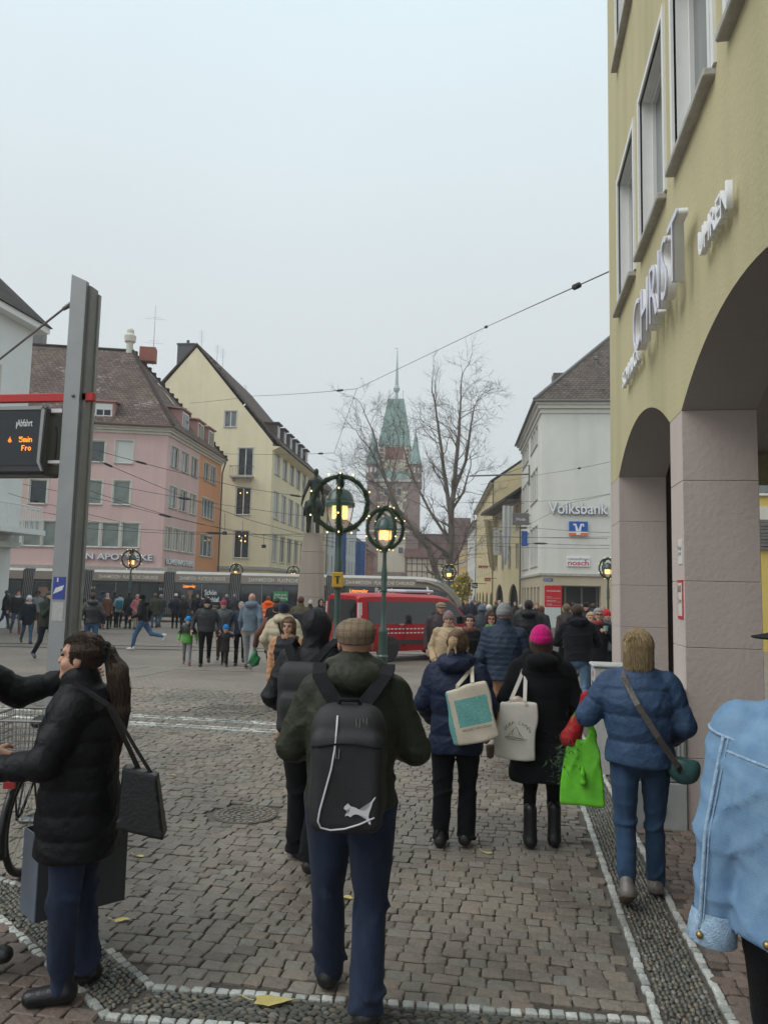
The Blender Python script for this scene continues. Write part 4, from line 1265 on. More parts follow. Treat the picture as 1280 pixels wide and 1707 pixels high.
ow = [(8.85, 10.55, 10.95, 12.5, 'two', m_glass[2]), (10.9, 12.6, 10.95, 12.5, 'two', m_glass[2]), (8.8, 12.45, 7.7, 9.4, 'four', m_glass[2]), (8.75, 12.4, 4.4, 6.25, 'three', m_glass[2])]
w = MB()
gp = [(U(a), U(b), G, 2.6) for a, b in ((13.5, 10.5), (10, 7), (6.6, 3.8), (3.4, 1.2))]
wall_with_openings(w, p0, F1, LF, G - .3, EV, [q[:4] for q in fw] + gp, m=0)
wall_with_openings(w, pc, F2, 7.7, G - .3, EV, [q[:4] for q in rw], m=0)
wall_with_openings(w, pc + F2 * 7.7, F2, LR_ - 7.7, G - .3, EV, [(a - 7.7, b - 7.7, c, d) for a, b, c, d, *_ in ow], m=1)
bk = pc + F2 * LR_
w.poly([v3(bk, G), v3(bk, EV), v3(bk - F1 * LF, EV), v3(bk - F1 * LF, G)], 0); w.poly([v3(p0, G), v3(p0, EV), v3(bk - F1 * LF, EV), v3(bk - F1 * LF, G)], 0)
w.build('wall', [m_pink, m_orange], pb_)
add_windows(pb_, p0, F1, fw, sw=.12); add_windows(pb_, pc, F2, rw + ow, sw=.10)
q = MB()
for z, o_ in ((EV - .1, .12), (EV + .1, .28), (EV + .28, .45)):
 ledge(q, p0, F1, LF + o_, z, z + .19, o_); ledge(q, pc, F2, LR_, z, z + .19, o_)
q.build('cornice', m_trim, pb_)
q = MB(); ledge(q, p0, F1, LF + .5, 2.65, 3.1, .5); ledge(q, pc, F2, LR_, 2.75, 3.15, .4); q.build('canopy', m_sill, pb_)
q = MB(); q.obox(v3(p0, G) + inward(F1) * .5, F1 * (LF - .6), inward(F1) * .1, (0, 0, 3)); q.build('shop_recess', m_glass[0], pb_)
ez = EV + .47
A = v3(pc, ez) - inward(F1) * .5 - inward(F2) * .45
Bq = v3(p0, ez) - inward(F1) * .5
Cq = v3(bk, ez) - inward(F2) * .45 + F2 * .3
tgt = 222
best = None
for t in np.arange(0, 10, .1):
 c_ = v3(pc, 19.9) + inward(F1) * 7.2 - F1 * t
 if best is None or abs(proj(*c_)[0] - tgt) < best[0]: best = (abs(proj(*c_)[0] - tgt), t)
AP = v3(pc, 19.9) + inward(F1) * 7.2 - F1 * best[1]
for zz in np.arange(16, 24, .05):
 if proj(AP[0], AP[1], zz)[1] < 586: AP[2] = zz; break
ridL = AP - F1 * (LF - best[1])
q = MB()
q.poly([Bq, A, AP, ridL]); q.poly([A, Cq, AP]); q.poly([Cq, v3(bk - F1 * LF, ez), ridL, AP]); q.poly([Bq, ridL, v3(bk - F1 * LF, ez)])
pr = roof_uv(q.build('roof', m_roofp, pb_))
q = MB(); q.tube([A + (0, 0, .05), AP + (0, 0, .05), ridL + (0, 0, .05)], .14, 6); q.tube([Cq, AP], .12, 6)
q.build('ridge_tiles', m_roofp, pr)
q = MB(); q.tube([Bq, A, Cq], .1, 6); q.tube([Cq - F2 * .3, v3(bk, EV - .8) - inward(F2) * .12, v3(bk, G) - inward(F2) * .12], .08, 6); q.build('gutter', m_gutter, pr)
for k in range(22):
 c = Cq + (AP - Cq) * (k + .5) / 22
 q = MB(); q.box(c[0] - .15, c[0] + .15, c[1] - .12, c[1] + .12, c[2] - .05, c[2] + .24); q.build('ridge_cap', m_roofp, pr)
def dormer(c, du, wd, hg, dep, m, blind):
 inn = inward(du); b = MB(); b.obox(c, du * wd, inn * dep, (0, 0, hg)); b.prism([c - du * .2 - inn * .15 + (0, 0, hg + .002), c + du * (wd + .2) - inn * .15 + (0, 0, hg + .002), c + du * (wd + .2) + inn * (dep + 1.2) + (0, 0, hg + .4), c - du * .2 + inn * (dep + 1.2) + (0, 0, hg + .4)], (0, 0, .12))
 b.build('dormer', m, pr)
 b = MB(); b.obox(c + du * .15 - inn * .03 + (0, 0, .2), du * (wd - .3), inn * .029, (0, 0, hg - .35)); b.build('dormer_window', m_frame, pr)
 b = MB()
 for s_ in (0, 1): b.obox(c + du * (.24 + s_ * (wd - .48) / 2 + s_ * .03) - inn * .045 + (0, 0, .3), du * ((wd - .48) / 2 - .06), inn * .014, (0, 0, (hg - .55) * (.55 if blind else 1)))
 b.build('dormer_pane', m_glass[0], pr)
 if blind:
  b = MB(); b.obox(c + du * .15 - inn * .06 + (0, 0, hg - .6), du * (wd - .3), inn * .02, (0, 0, .42)); b.build('dormer_blind', m_blind, pr)
m_dormp = plaster('dormer_pink', (.40, .22, .20))
dormer(v3(pc, 13.95) - F1 * 5.45 + inward(F1) * .12, F1, 1.5, 1.3, 2.2, m_dormp, True)
for u in (3.2, 7.2, 10.2): dormer(v3(pc, 14.0) + F2 * u + inward(F2) * .15, F2, 1.8, 1.7, 2.2, m_dormp, False)
q = MB(); c = v3(pc, 13.9) - F1 * 6.15 - inward(F1) * .05; q.obox(c, F1 * .85, inward(F1) * .03, (0, 0, .42)); hs = q.build('number_plate', m_frame, pr)
letters('lettering', 'E 1N4', .32, hs, tuple(np.array(c) + F1 * .42 - inward(F1) * .01 + (0, 0, .09) - np.array(base_of(hs))), math.atan2(F1[1], F1[0]), bpy.data.materials['dark_print'])
q = MB(); c = AP - F1 * .3 + (0, 0, -.2); q.lathe([(.28, 0), (.28, .9), (.45, 1.0), (.5, 1.5), (.3, 1.7), (.3, 2.0), (.12, 2.2)], 10, c); q.build('vent_cowl', m_trim, pr)
q = MB(); c = AP + F1 * .5 - (0, 0, .7); q.obox(c, F1 * 1.3, inward(F1) * 1.0, (0, 0, 1.2)); q.build('chimney', mat('red_brick_chimney', (.30, .10, .07), rough=.85, var=.25, scale=9), pr)
q = MB(); c = ridL + F1 * 3.2 - (0, 0, .6); q.obox(c, F1 * .9, inward(F1) * .9, (0, 0, 2.6)); q.build('chimney', m_zinc, pr)
q = MB(); c = AP + F1 * 1.6 + inward(F1) * .2 - (0, 0, 1); q.tube([c, c + (0, 0, 5.2)], [.03, .012], 5)
for z, r_ in ((1.9, .8), (2.1, .4), (4.0, .9), (4.15, .5)): q.tube([c - F1 * r_ + (0, 0, z), c + F1 * r_ + (0, 0, z)], .010, 3)
q.build('aerial', m_zinc, pr)
q = MB()
for f_ in (.42, .62):
 c = A + (Cq - A) * .5 + (AP - (A + (Cq - A) * .5)) * f_
 nn = np.cross(Cq - A, AP - A); nn /= np.linalg.norm(nn); up = (AP - (A + Cq) / 2); up /= np.linalg.norm(up)
 q.obox(c + nn * .02 - F2 * .4, F2 * .8, up * 1.2, nn * .06)
q.build('roof_window', m_glass[2], pr)
rz1, rz2 = math.atan2(F1[1], F1[0]), math.atan2(F2[1], F2[0])
rel = lambda u, z, out=.1: tuple(-F1 * u - inward(F1) * out + np.array((0, 0, z - gz(53))))
letters('sign_letters', 'LÖWEN APOTHEKE', .62, pb_, rel(4.1, 3.62, .14), rz1, m_lw, depth=.05, fit=6.9, offset=.01)
letters('sign_letters', 'LÖWEN APOTHEKE', .62, pb_, rel(4.07, 3.58, .08), rz1, m_ls, depth=.08, fit=6.9, offset=.02)
letters('sign_letters', 'LÖWENAPOTHEKE', .6, pb_, tuple(F2 * 3.9 - inward(F2) * .12 + np.array((0, 0, 3.42 - gz(53)))), rz2, m_lw, depth=.05, fit=6.4, offset=.01)
letters('sign_letters', 'LÖWENAPOTHEKE', .6, pb_, tuple(F2 * 3.9 - inward(F2) * .07 + np.array((0, 0, 3.39 - gz(53)))), rz2, m_ls, depth=.06, fit=6.4, offset=.02)
# white house at the left edge
m_wh = plaster('bright_white_render', (.70, .73, .72), dirt=.07)
YF = 33.0
x1 = at_y(46, 700, YF)[0]; zE = at_y(62, 549, YF + .4)[2] - .25
wb = thing('white_house', 'white house with slate roof edge and railed balcony behind the display', 'building', (x1, YF - 10, gz(YF)))
w = MB(); LW = 20.0
ww_ = [(LW - 3.6, LW - 2.2, 9.6, 11.6, 'two'), (LW - 3.6, LW - 2.2, 6.0, 8.0, 'two'), (LW - 6.6, LW - 5.2, 9.6, 11.6, 'two'), (LW - 6.6, LW - 5.2, 6.0, 8.0, 'two')]
z0 = at_y(60, 884, YF)[2]; z1_ = at_y(60, 848, YF)[2]
wall_with_openings(w, (x1, YF - LW), (0, 1), LW, z0, zE, [q[:4] for q in ww_])
xg = at_y(18, 930, YF)[0]
w.poly([(xg, YF - LW, gz(YF) - .3), (xg, YF, gz(YF) - .3), (xg, YF, z0), (xg, YF - LW, z0)])
for X_, a_, c_ in ((x1, z0, zE), (xg, gz(YF) - .3, z0)):
 for yy in (YF, YF - LW): w.poly([(X_, yy, a_), (X_, yy, c_), (X_ - 14, yy, c_), (X_ - 14, yy, a_)])
w.poly([(x1 - 14, YF, 0), (x1 - 14, YF - LW, 0), (x1 - 14, YF - LW, zE), (x1 - 14, YF, zE)])
w.build('wall', m_wh, wb)
add_windows(wb, (x1, YF - LW), (0, 1), ww_)
q = MB(); q.box(x1 - 14.5, x1 + .55, YF - LW - .6, YF + .5, zE, zE + .3); q.build('eave', m_frame, wb)
q = MB(); zz = zE + .305; a_ = (x1 + .65, YF + .6, zz); b_ = (x1 + .65, YF - LW - .7, zz); c_ = (x1 - 14.6, YF - LW - .7, zz); d_ = (x1 - 14.6, YF + .6, zz); r1, r2 = (x1 - 7, YF - 6, zz + 8.2), (x1 - 7, YF - LW + 6, zz + 8.2)
q.poly([b_, a_, r1, r2]); q.poly([a_, d_, r1]); q.poly([d_, c_, r2, r1]); q.poly([c_, b_, r2])
roof_uv(q.build('roof', m_roof3, wb))
q = MB(); q.box(x1 - .3, x1 + 1.25, YF - LW, YF + .15, z0 - .25, z0 - .01); q.box(xg + .005, xg + .5, YF - LW, YF, z0 - .85, z0 - .6)
bl_ = q.build('balcony', m_wh, wb)
q = MB()
q.tube([(x1 + 1.15, YF - LW, z1_), (x1 + 1.15, YF, z1_), (x1, YF, z1_)], .035, 5)
for i in range(70): y = YF - i * .13; q.tube([(x1 + 1.15, y, z0), (x1 + 1.15, y, z1_)], .016, 4)
for i in range(1, 9): q.tube([(x1 + 1.15 - i * .13, YF, z0), (x1 + 1.15 - i * .13, YF, z1_)], .016, 4)
q.build('railing', m_frame, bl_)
# gate tower at the end of the street
m_red = mat('red_sandstone', (.23, .165, .145), rough=.9, var=.35, scale=.8, bump=.2, bscale=6)
m_cre = plaster('tower_plaster', (.56, .51, .41), dirt=.3)
m_cop = mat('green_copper', (.22, .325, .295), rough=.6, var=.3, scale=.5, stretch=(1, 1, .25))
TD = 188.0
tc_ = spot(654, TD); tx, ty = tc_[0], tc_[1]
tg = gz(ty)
gt = thing('gate_tower', 'medieval gate tower with green copper spire and four corner turrets', 'tower', (tx, ty, tg))
rt = rad(5); TX = np.array((math.cos(rt), math.sin(rt), 0)); TY = np.array((-math.sin(rt), math.cos(rt), 0))
def sq(hw, z, cx=0., cy=0.): return [np.array((tx, ty, z)) + TX * (cx + a * hw) + TY * (cy + b_ * hw) for a, b_ in ((-1, -1), (1, -1), (1, 1), (-1, 1))]
def frustum(mb, hw0, z0, hw1, z1, m=0, cx=0., cy=0., cap=True):
 a, b_ = sq(hw0, z0, cx, cy), sq(hw1, z1, cx, cy)
 mb.add(a + b_, [(0, 1, 5, 4), (1, 2, 6, 5), (2, 3, 7, 6), (3, 0, 4, 7)] + ([(4, 5, 6, 7)] if cap else []), m)
b = MB(); frustum(b, 6.3, tg, 6.2, 28.0); b.build('shaft', m_red, gt)
b = MB(); frustum(b, 6.45, 27.6, 6.45, 28.2); b.build('string_course', m_trim, gt); b = MB(); frustum(b, 6.45, 15.5, 6.45, 15.9); b.build('string_course', m_trim, gt)
b = MB(); o = np.array((tx, ty, 0)) - TY * 6.32
b.obox(o - TX * 3.2 + (0, 0, 6), TX * 6.4, TY * .1, (0, 0, 9.2))
R8 = random.Random(3)
for z in np.arange(16.6, 27, .9):
 for s_ in (-1, 1):
  if R8.random() < .8: b.obox(o + TX * (s_ * 2.6 - .9 * R8.random() - .4) + (0, 0, z), TX * (1.0 + R8.random()), TY * .08, (0, 0, .7))
b.obox(o - TX * 2.4 + (0, 0, 16.2), TX * 4.8, TY * .06, (0, 0, 6.6))
b.build('plaster_field', m_cre, gt)
for u, z, w_, h_ in ((-1.5, 24.3, 1.0, 1.7), (1.5, 24.3, 1.0, 1.7), (0, 19.6, .8, 1.6), (-2.2, 10.5, 1.1, 1.4), (2.2, 10.5, 1.1, 1.4)):
 f = MB(); f.obox(o + TX * (u - w_ / 2 - .15) - TY * .09 + (0, 0, z - .15), TX * (w_ + .3), TY * .1, (0, 0, h_ + .3)); fo = f.build('window', m_trim, gt)
 f = MB(); f.obox(o + TX * (u - w_ / 2) - TY * .13 + (0, 0, z), TX * w_, TY * .1, (0, 0, h_)); f.build('pane', m_glass[0], fo)
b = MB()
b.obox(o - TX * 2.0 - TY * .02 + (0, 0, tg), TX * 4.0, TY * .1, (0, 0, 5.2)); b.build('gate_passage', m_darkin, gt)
b = MB(); frustum(b, 5.6, 28.2, 3.7, 30.6); b.build('skirt_roof', m_cop, gt)
b = MB(); frustum(b, 3.7, 30.0, 3.7, 36.8); b.build('upper_storey', m_cre, gt)
b = MB(); frustum(b, 2.0, 34.0, 2.0, 36.4);
b = MB(); b.obox(np.array((tx, ty, 33.4)) - TX * 2.2 - TY * 3.75, TX * 4.4, TY * .1, (0, 0, 3.1))
for s_ in (-1, 1):
 for z in np.arange(30.6, 36, .95): b.obox(np.array((tx, ty, z)) + TX * (s_ * 3.1 - .4) - TY * 3.75, TX * .8, TY * .1, (0, 0, .6))
b.build('brick_panel', mat('clock_brick', (.24, .11, .09), rough=.9, var=.2, scale=3), gt)
b = MB(); frustum(b, 3.95, 36.8, 3.95, 37.1); frustum(b, 3.9, 37.1, 2.0, 49.0)
for i in range(14):
 t = -1 + 2 * (i + .5) / 14
 p_, q_ = np.array((tx, ty, 37.15)) + TX * 3.9 * t - TY * 3.92, np.array((tx, ty, 48.95)) + TX * 2.0 * t - TY * 2.02
 b.tube([p_, q_], .06, 4)
b.build('copper_roof', m_cop, gt)
b = MB(); b.lathe([(.5, 49), (.38, 51), (.75, 51.6), (.85, 52.1), (.45, 52.8), (.32, 56), (.1, 61.2), (.04, 62.6)], 10, (tx, ty, 0)); b.tube([(tx, ty, 62.4), (tx - .7, ty, 62.5)], .08, 4)
for s_ in (-1, 1): b.tube([np.array((tx, ty, 48.9)) + TX * s_ * 1.75 - TY * 1.75, np.array((tx, ty, 51)) + TX * s_ * 1.75 - TY * 1.75], .07, 5); b.ball(np.array((tx, ty, 51)) + TX * s_ * 1.75 - TY * 1.75, .17, n=5)
b.build('spire', mat('pale_spire', (.34, .42, .40), rough=.5, var=.15), gt)
for a, c in ((-1, -1), (1, -1), (1, 1), (-1, 1)):
 cc = np.array((tx, ty, 0)) + TX * a * 5.2 + TY * c * 5.2
 b = MB(); b.lathe([(.5, 26.2), (1.5, 27.6), (1.55, 29.2), (1.35, 29.4), (1.35, 31.5), (1.6, 31.9)], 8, cc, ph=math.pi / 8)
 to = b.build('turret', m_red, gt)
 b = MB(); b.lathe([(1.75, 31.9), (1.0, 35.0), (.12, 40.0), (.03, 41.2)], 8, cc, ph=math.pi / 8); b.build('turret_roof', m_cop, to)
 b = MB()
 for k in range(8):
  w_ = 2 * math.pi * k / 8; p_ = cc + np.array((math.cos(w_), math.sin(w_), 0)) * 1.30
  tn = np.array((-math.sin(w_), math.cos(w_), 0)); b.obox(p_ - tn * .2 + (0, 0, 29.8), tn * .4, np.array((math.cos(w_), math.sin(w_), 0)) * .09, (0, 0, 1.2))
 b.build('turret_window', m_frame, to)
# low house with a steep lean-to beside the gate, timber framed
hf = spot(712, 180)
th = thing('timber_house', 'half timbered house beside the gate tower behind the tree', 'building', hf)
b = MB(); b.obox(v3(hf, tg) - TX * 5, TX * 12, TY * 9, (0, 0, 11)); b.build('wall', m_cre, th)
b = MB()
for x in np.arange(-5, 7.1, 1.2): b.obox(v3(hf, tg) + TX * x - TY * .04, TX * .22, TY * .03, (0, 0, 11))
for z in (4, 5.4, 7.6, 9.4, 10.7): b.obox(v3(hf, tg + z) - TX * 5 - TY * .05, TX * 12, TY * .04, (0, 0, .25))
b.build('timber', mat('red_timber', (.15, .05, .045), rough=.8, var=.2), th)
b = MB(); b.prism([v3(hf, tg + 11) - TX * 5.5 - TY * .7, v3(hf, tg + 17) - TX * 5.5 + TY * 4.5, v3(hf, tg + 11) - TX * 5.5 + TY * 9.7], TX * 13); roof_uv(b.build('roof', m_roof2, th))
# STREET THINGS
FW = np.array((-math.sin(YAW), math.cos(YAW), 0)); RT = np.array((math.cos(YAW), math.sin(YAW), 0))
RZV = YAW                                   # heading of things that stand square to the view
# tram
m_taupe = mat('taupe_tram_paint', (.235, .195, .165), rough=.35, var=.06, coat=.3)
m_roofw = mat('tram_roof_edge', (.42, .39, .36), rough=.4, var=.08)
m_tblack = mat('tram_dark_glass', (.016, .017, .019), rough=.08, var=.3, scale=.7, spec=.7)
m_tpane = mat('tram_window', (.03, .034, .038), rough=.05, var=.5, scale=1.2, spec=.8)
m_skirt = mat('tram_skirt', (.03, .03, .032), rough=.5, var=.2)
m_rubber = mat('black_rubber', (.02, .02, .021), rough=.75, var=.2)
m_ribw = mat('bellow_rib', (.36, .36, .36), rough=.6, var=.1)
m_led = mat('orange_led', (.2, .06, .01), emit=(1, .27, .03), estr=2.2, var=0)
TRD = 46.8
tg0 = gz(spot(400, TRD)[1])
t0 = spot(560, TRD)
tram = thing('tram', 'long taupe and black articulated tram standing across the square', 'tram', t0, RZV)
def tu(px): return float((spot(px, TRD) - t0) @ RT)
B_, TP = 2.44, 3.10
def ring(u, hw, top, z0=.28, c=1.2):
 return [(u, c - hw, z0), (u, c - hw, .85), (u, c - hw + .02, B_ * top / TP), (u, c - hw + .07, top - .16), (u, c - hw + .30, top), (u, c + hw - .30, top), (u, c + hw - .07, top - .16), (u, c + hw - .02, B_ * top / TP), (u, c + hw, .85), (u, c + hw, z0)]
def loft(mb, rings, mats):
 n = len(rings[0])
 V = [p for r in rings for p in r]
 F, Mm = [], []
 for i in range(len(rings) - 1):
  for k in range(n - 1):
   F.append((i * n + k, i * n + k + 1, (i + 1) * n + k + 1, (i + 1) * n + k)); Mm.append(mats(i, k))
  F.append((i * n + n - 1, i * n, (i + 1) * n, (i + 1) * n + n - 1)); Mm.append(0)
 F.append(tuple(range(n))[::-1]); Mm.append(0); F.append(tuple(range((len(rings) - 1) * n, len(rings) * n))); Mm.append(0)
 mb.add(V, F, Mm)
JOINTS = [-40, 47, 145, 282, 392, 553]
bodym = lambda i, k: [1, 2, 0, 3, 3, 3, 0, 2, 1][k]
TM = [m_taupe, m_skirt, m_tblack, m_roofw]
# module, its panes, lettering
for j, (pa, pb2) in enumerate(zip(JOINTS[:-1], JOINTS[1:])):
 a, c = tu(pa) + .34, tu(pb2) - .34
 b = MB(); loft(b, [ring(a, 1.2, TP), ring(c, 1.2, TP)], bodym)
 mo = b.build('carriage', TM, tram, world=False)
 n = max(2, int((c - a) / 1.15))
 for i in range(n):
  x0, x1_ = a + (c - a) * i / n + .04, a + (c - a) * (i + 1) / n - .04
  q = MB(); q.box(x0, x1_, -.004, .012, .92 if i % 3 else .35, 2.30, 0, bev=.003); q.build('pane' if i % 3 else 'door_panel', m_tpane, mo, world=False)
 for i in range(1, n):
  x = a + (c - a) * i / n
  q = MB(); q.box(x - .012, x + .012, -.012, .0, .9, 2.36); q.build('window_seam', m_ribw if i % 3 == 1 else m_skirt, mo, world=False)
 m_lett = bpy.data.materials.get('cream_letter') or mat('cream_letter', (.72, .68, .60), rough=.5, var=0)
 if c - a > 3.0: letters('lettering', 'ZAHNMEDIZIN · PLASTISCHE CHIRURGIE', .30, mo, ((a + c) / 2, .0, 2.58), 0, m_lett, fit=min(4.3, (c - a) * .84), offset=.003)
 # bellows at the right end
 u = tu(pb2); b = MB(); b.box(u - .34, u + .34, .06, 2.34, .3, 3.02); be = b.build('bellows', m_rubber, tram, world=False)
 for i in range(6):
  x = u - .27 + .108 * i; q = MB(); q.tube([(x + .03 * math.sin(z * 3), .05, z) for z in np.linspace(.5, 2.98, 9)], .013, 4); q.build('bellows_rib', m_ribw, be, world=False)
# leading car with the raked nose
a = tu(553) + .34; e = tu(783)
ST = [(a, 1.2, TP), (e - 3.4, 1.2, TP), (e - 2.7, 1.19, TP - .02), (e - 2.0, 1.16, TP - .14), (e - 1.4, 1.10, TP - .40), (e - .9, 1.02, TP - .82), (e - .5, .92, 1.75), (e - .2, .82, 1.25), (e, .70, .80)]
def nosem(i, k):
 if i < 3: return bodym(i, k)
 if k in (0, 8): return 1
 if k in (1, 7): return 2 if i < 4 else 4
 if k in (2, 6): return 0
 return 4 if i >= 3 else 3
b = MB(); loft(b, [ring(*s_) for s_ in ST], nosem)
m_wind = mat('windscreen', (.10, .13, .125), rough=.05, var=.2, scale=1, spec=.8)
ld = b.build('leading_carriage', TM + [m_wind], tram, smooth='auto', world=False)
q = MB()
for s_ in (-1, 1): q.tube([(u + .02, 1.2 + s_ * (hw - .02), z) for u, hw, z in ((e - 3.3, 1.2, TP - .28), (e - 2.6, 1.2, TP - .32), (e - 1.9, 1.17, TP - .55), (e - 1.35, 1.12, TP - .95), (e - .95, 1.05, 1.75), (e - .6, .98, 1.2), (e - .4, .94, .8))], .09, 6)
q.build('nose_pillar', m_taupe, ld, smooth=True, world=False)
q = MB(); q.box(e - 2.9, e - 1.75, -.004 + .03, .05, .95, 2.25, 0, bev=.02); q.build('cab_window', m_wind, ld, world=False)
n = 6
for i in range(n):
 x0, x1_ = a + .1 + (e - 3.2 - a) * i / n, a + .02 + (e - 3.2 - a) * (i + 1) / n
 q = MB(); q.box(x0, x1_, -.004, .012, .92, 2.28, 0, bev=.003); q.build('pane', m_tpane, ld, world=False)
letters('lettering', 'ZAHNMEDIZIN · PLASTISCHE CHIRURGIE', .30, ld, (a + 2.6, 0, 2.56), 0, m_lett, fit=4.2, offset=.003)
letters('lettering', 'Bo  sch', .5, ld, (tu(641), -.008, 2.02), 0, m_lett, fit=1.15, offset=.006)
letters('destination_sign', 'Littenweiler', .30, ld, (tu(598), -.01, 2.06), 0, m_led, fit=1.1)
q = MB(); q.tube([(e - 2.6, -.25, 2.45), (e - 2.5, -.28, 2.05)], .07, 6); q.tube([(e - 2.6, .05, 2.5), (e - 2.6, -.25, 2.45)], .03, 5); q.build('mirror', m_frame, ld, world=False)
letters('lettering', '311', .22, tram, (tu(270), -.02, 1.92), 0, m_lett); letters('lettering', '311', .22, tram, (tu(156), -.02, 1.92), 0, m_lett)
letters('destination_sign', 'Littenweiler', .26, tram, (tu(316), -.02, 2.12), 0, m_led, fit=.75)
letters('lettering', 'Schön\nim Schlaf.', .42, tram, (tu(352), -.02, 1.72), 0, m_lw, fit=1.12, offset=.006)
m_gold = mat('gold_print', (.35, .25, .12), var=.2, rough=.5)
for i in range(4):
 q = MB(); q.box(tu(343), tu(366) - .1 * (i % 2), -.018, -.010, 1.02 - .13 * i, 1.07 - .13 * i); q.build('small_print', m_gold, tram, world=False)
# portrait printed on the side
m_skinp = mat('printed_skin', (.22, .13, .10), var=.25, scale=5); m_dkp = mat('printed_dark', (.05, .042, .04), var=.2)
x = tu(318)
q = MB(); q.prism([(x + .17 * math.cos(w_), -.02, 1.86 + .25 * math.sin(w_)) for w_ in np.linspace(0, 2 * math.pi, 18)[:-1]], (0, .008, 0), 0); q.prism([(x - .07, -.019, 1.7), (x + .07, -.019, 1.7), (x + .09, -.019, 1.35), (x - .09, -.019, 1.35)], (0, .008, 0), 0)
q.prism([(x - .42, -.02, .9), (x - .38, -.02, 1.32), (x - .09, -.02, 1.44), (x + .09, -.02, 1.44), (x + .40, -.02, 1.3), (x + .42, -.02, .9)], (0, .007, 0), 1); q.prism([(x + .17 * math.cos(w_), -.022, 1.93 + .24 * math.sin(w_)) for w_ in np.linspace(.15, math.pi - .15, 12)], (0, .002, 0), 1)
q.build('portrait_print', [m_skinp, m_dkp], tram, world=False)
x = tu(73); q = MB(); q.prism([(x + .30 * math.cos(w_), -.02, 1.75 + .38 * math.sin(w_)) for w_ in np.linspace(0, 2 * math.pi, 18)[:-1]], (0, .008, 0), 0); q.prism([(x + .31 * math.cos(w_), -.023, 1.86 + .33 * math.sin(w_)) for w_ in np.linspace(.3, math.pi - .3, 12)], (0, .002, 0), 1); q.build('portrait_print', [m_skinp, m_dkp], tram, world=False)
q = MB(); q.box(tu(456), tu(481), -.02, -.008, 1.42, 2.02); q.build('green_panel', mat('green_print', (.05, .22, .09), var=.1), tram, world=False)
letters('lettering', 'Jetzt auch\nin Freiburg', .2, tram, (tu(468.5), -.026, 1.76), 0, m_lw, fit=.8)
for px in JOINTS[1:-1] + [600, 720]:
 for du_ in (-1.3, 1.3):
  q = MB(); c0 = tu(px) + du_
  q.lathe([(.12, -.05), (.29, -.05), (.30, 0), (.30, .06), (.12, .06)], 16); q.xf(Matrix.Translation((c0, .3, .30)) @ Matrix.Rotation(rad(90), 4, 'X')); q.build('wheel', m_skirt, tram, world=False)
# red van
m_vred = mat('red_van_paint', (.40, .007, .012), rough=.35, var=.04, spec=.3, coat=.15)
m_vglass = mat('tinted_van_glass', (.018, .017, .017), rough=.05, var=.4, scale=1.5, spec=.8)
m_refl = mat('white_reflective', (.68, .66, .66), rough=.4, var=.05)
va = rad(35)
vfw = RT * math.cos(va) + FW * math.sin(va)
vrc = spot(602, 21.9)                       # rear corner nearest the viewer
vh = math.atan2(vfw[1], vfw[0])
vleft = np.array((-vfw[1], vfw[0], 0))
van = thing('van', 'red emergency van with dark windows and white reflective stripes', 'van', vrc + vleft * .98, vh)
def vring(x, hw, belt, top, sill=.30, th=.11):
 tw = hw - th * max(0.0, (top - 1.0)) / .9
 pts = [(x, -hw * .94, sill), (x, -hw, sill + .22), (x, -hw, min(belt, top - .12)), (x, -tw, top - .11), (x, -tw + .14, top - .02), (x, 0, top), (x, tw - .14, top - .02), (x, tw, top - .11), (x, hw, min(belt, top - .12)), (x, hw, sill + .22), (x, hw * .94, sill)]
 return pts
VS = [(0, .93, 1.02, 1.90), (.06, .97, 1.02, 1.95), (.5, .985, 1.02, 1.98), (1.8, .99, 1.02, 1.985), (2.9, .99, 1.02, 1.965), (3.35, .985, 1.02, 1.90), (3.75, .98, 1.02, 1.60), (4.10, .97, 1.0, 1.28), (4.45, .95, .92, 1.12), (4.75, .90, .80, .98), (4.92, .80, .66, .84), (4.97, .70, .52, .62)]
b = MB()
n = len(vring(0, 1, 1, 1.9))
def vm(i, k): return 1 if (5 <= i <= 6 and k in (4, 5)) else 0
V = [p for s_ in VS for p in vring(*s_)]
F, Mm = [], []
for i in range(len(VS) - 1):
 for k in range(n - 1):
  F.append((i * n + k, i * n + k + 1, (i + 1) * n + k + 1, (i + 1) * n + k)); Mm.append(vm(i, k))
 F.append((i * n + n - 1, i * n, (i + 1) * n, (i + 1) * n + n - 1)); Mm.append(0)
F += [tuple(range(n)), tuple(range((len(VS) - 1) * n, len(VS) * n))]; Mm += [0, 0]
b.add(V, F, Mm)
vbody = b.build('body', [m_vred, m_vglass], van, smooth='auto', world=False)
def sideplane(x, z, off):            # right-hand side skin of the van (towards the viewer)
 t = max(0., (z - 1.02) / .85)
 return (x, -(.988 - .098 * t) - off, z)
def panel(name, pts, m, off=.006, thick=.005, parent=None):
 q = MB(); P_ = [np.array(sideplane(x, z, off)) for x, z in pts]; q.prism(P_, (0, thick + off * .9, 0)); return q.build(name, m, parent or van, world=False)
def rr(x0, x1, z0, z1, r=.07, k=4, skew=0.0):
 out = []
 for cx_, cz_, a0 in ((x1 - r, z1 - r, 0), (x0 + r, z1 - r, 90), (x0 + r, z0 + r, 180), (x1 - r, z0 + r, 270)):
  for i in range(k + 1):
   a_ = rad(a0 + 90 * i / k); out.append((cx_ + r * math.cos(a_) + skew * (cz_ + r * math.sin(a_) - z0), cz_ + r * math.sin(a_)))
 return out
panel('side_window', rr(.30, 2.78, 1.08, 1.74), m_vglass)
panel('front_window', [(2.98, 1.08), (4.02, 1.08), (3.95, 1.16), (3.55, 1.62), (3.36, 1.74), (3.0, 1.76)], m_vglass)
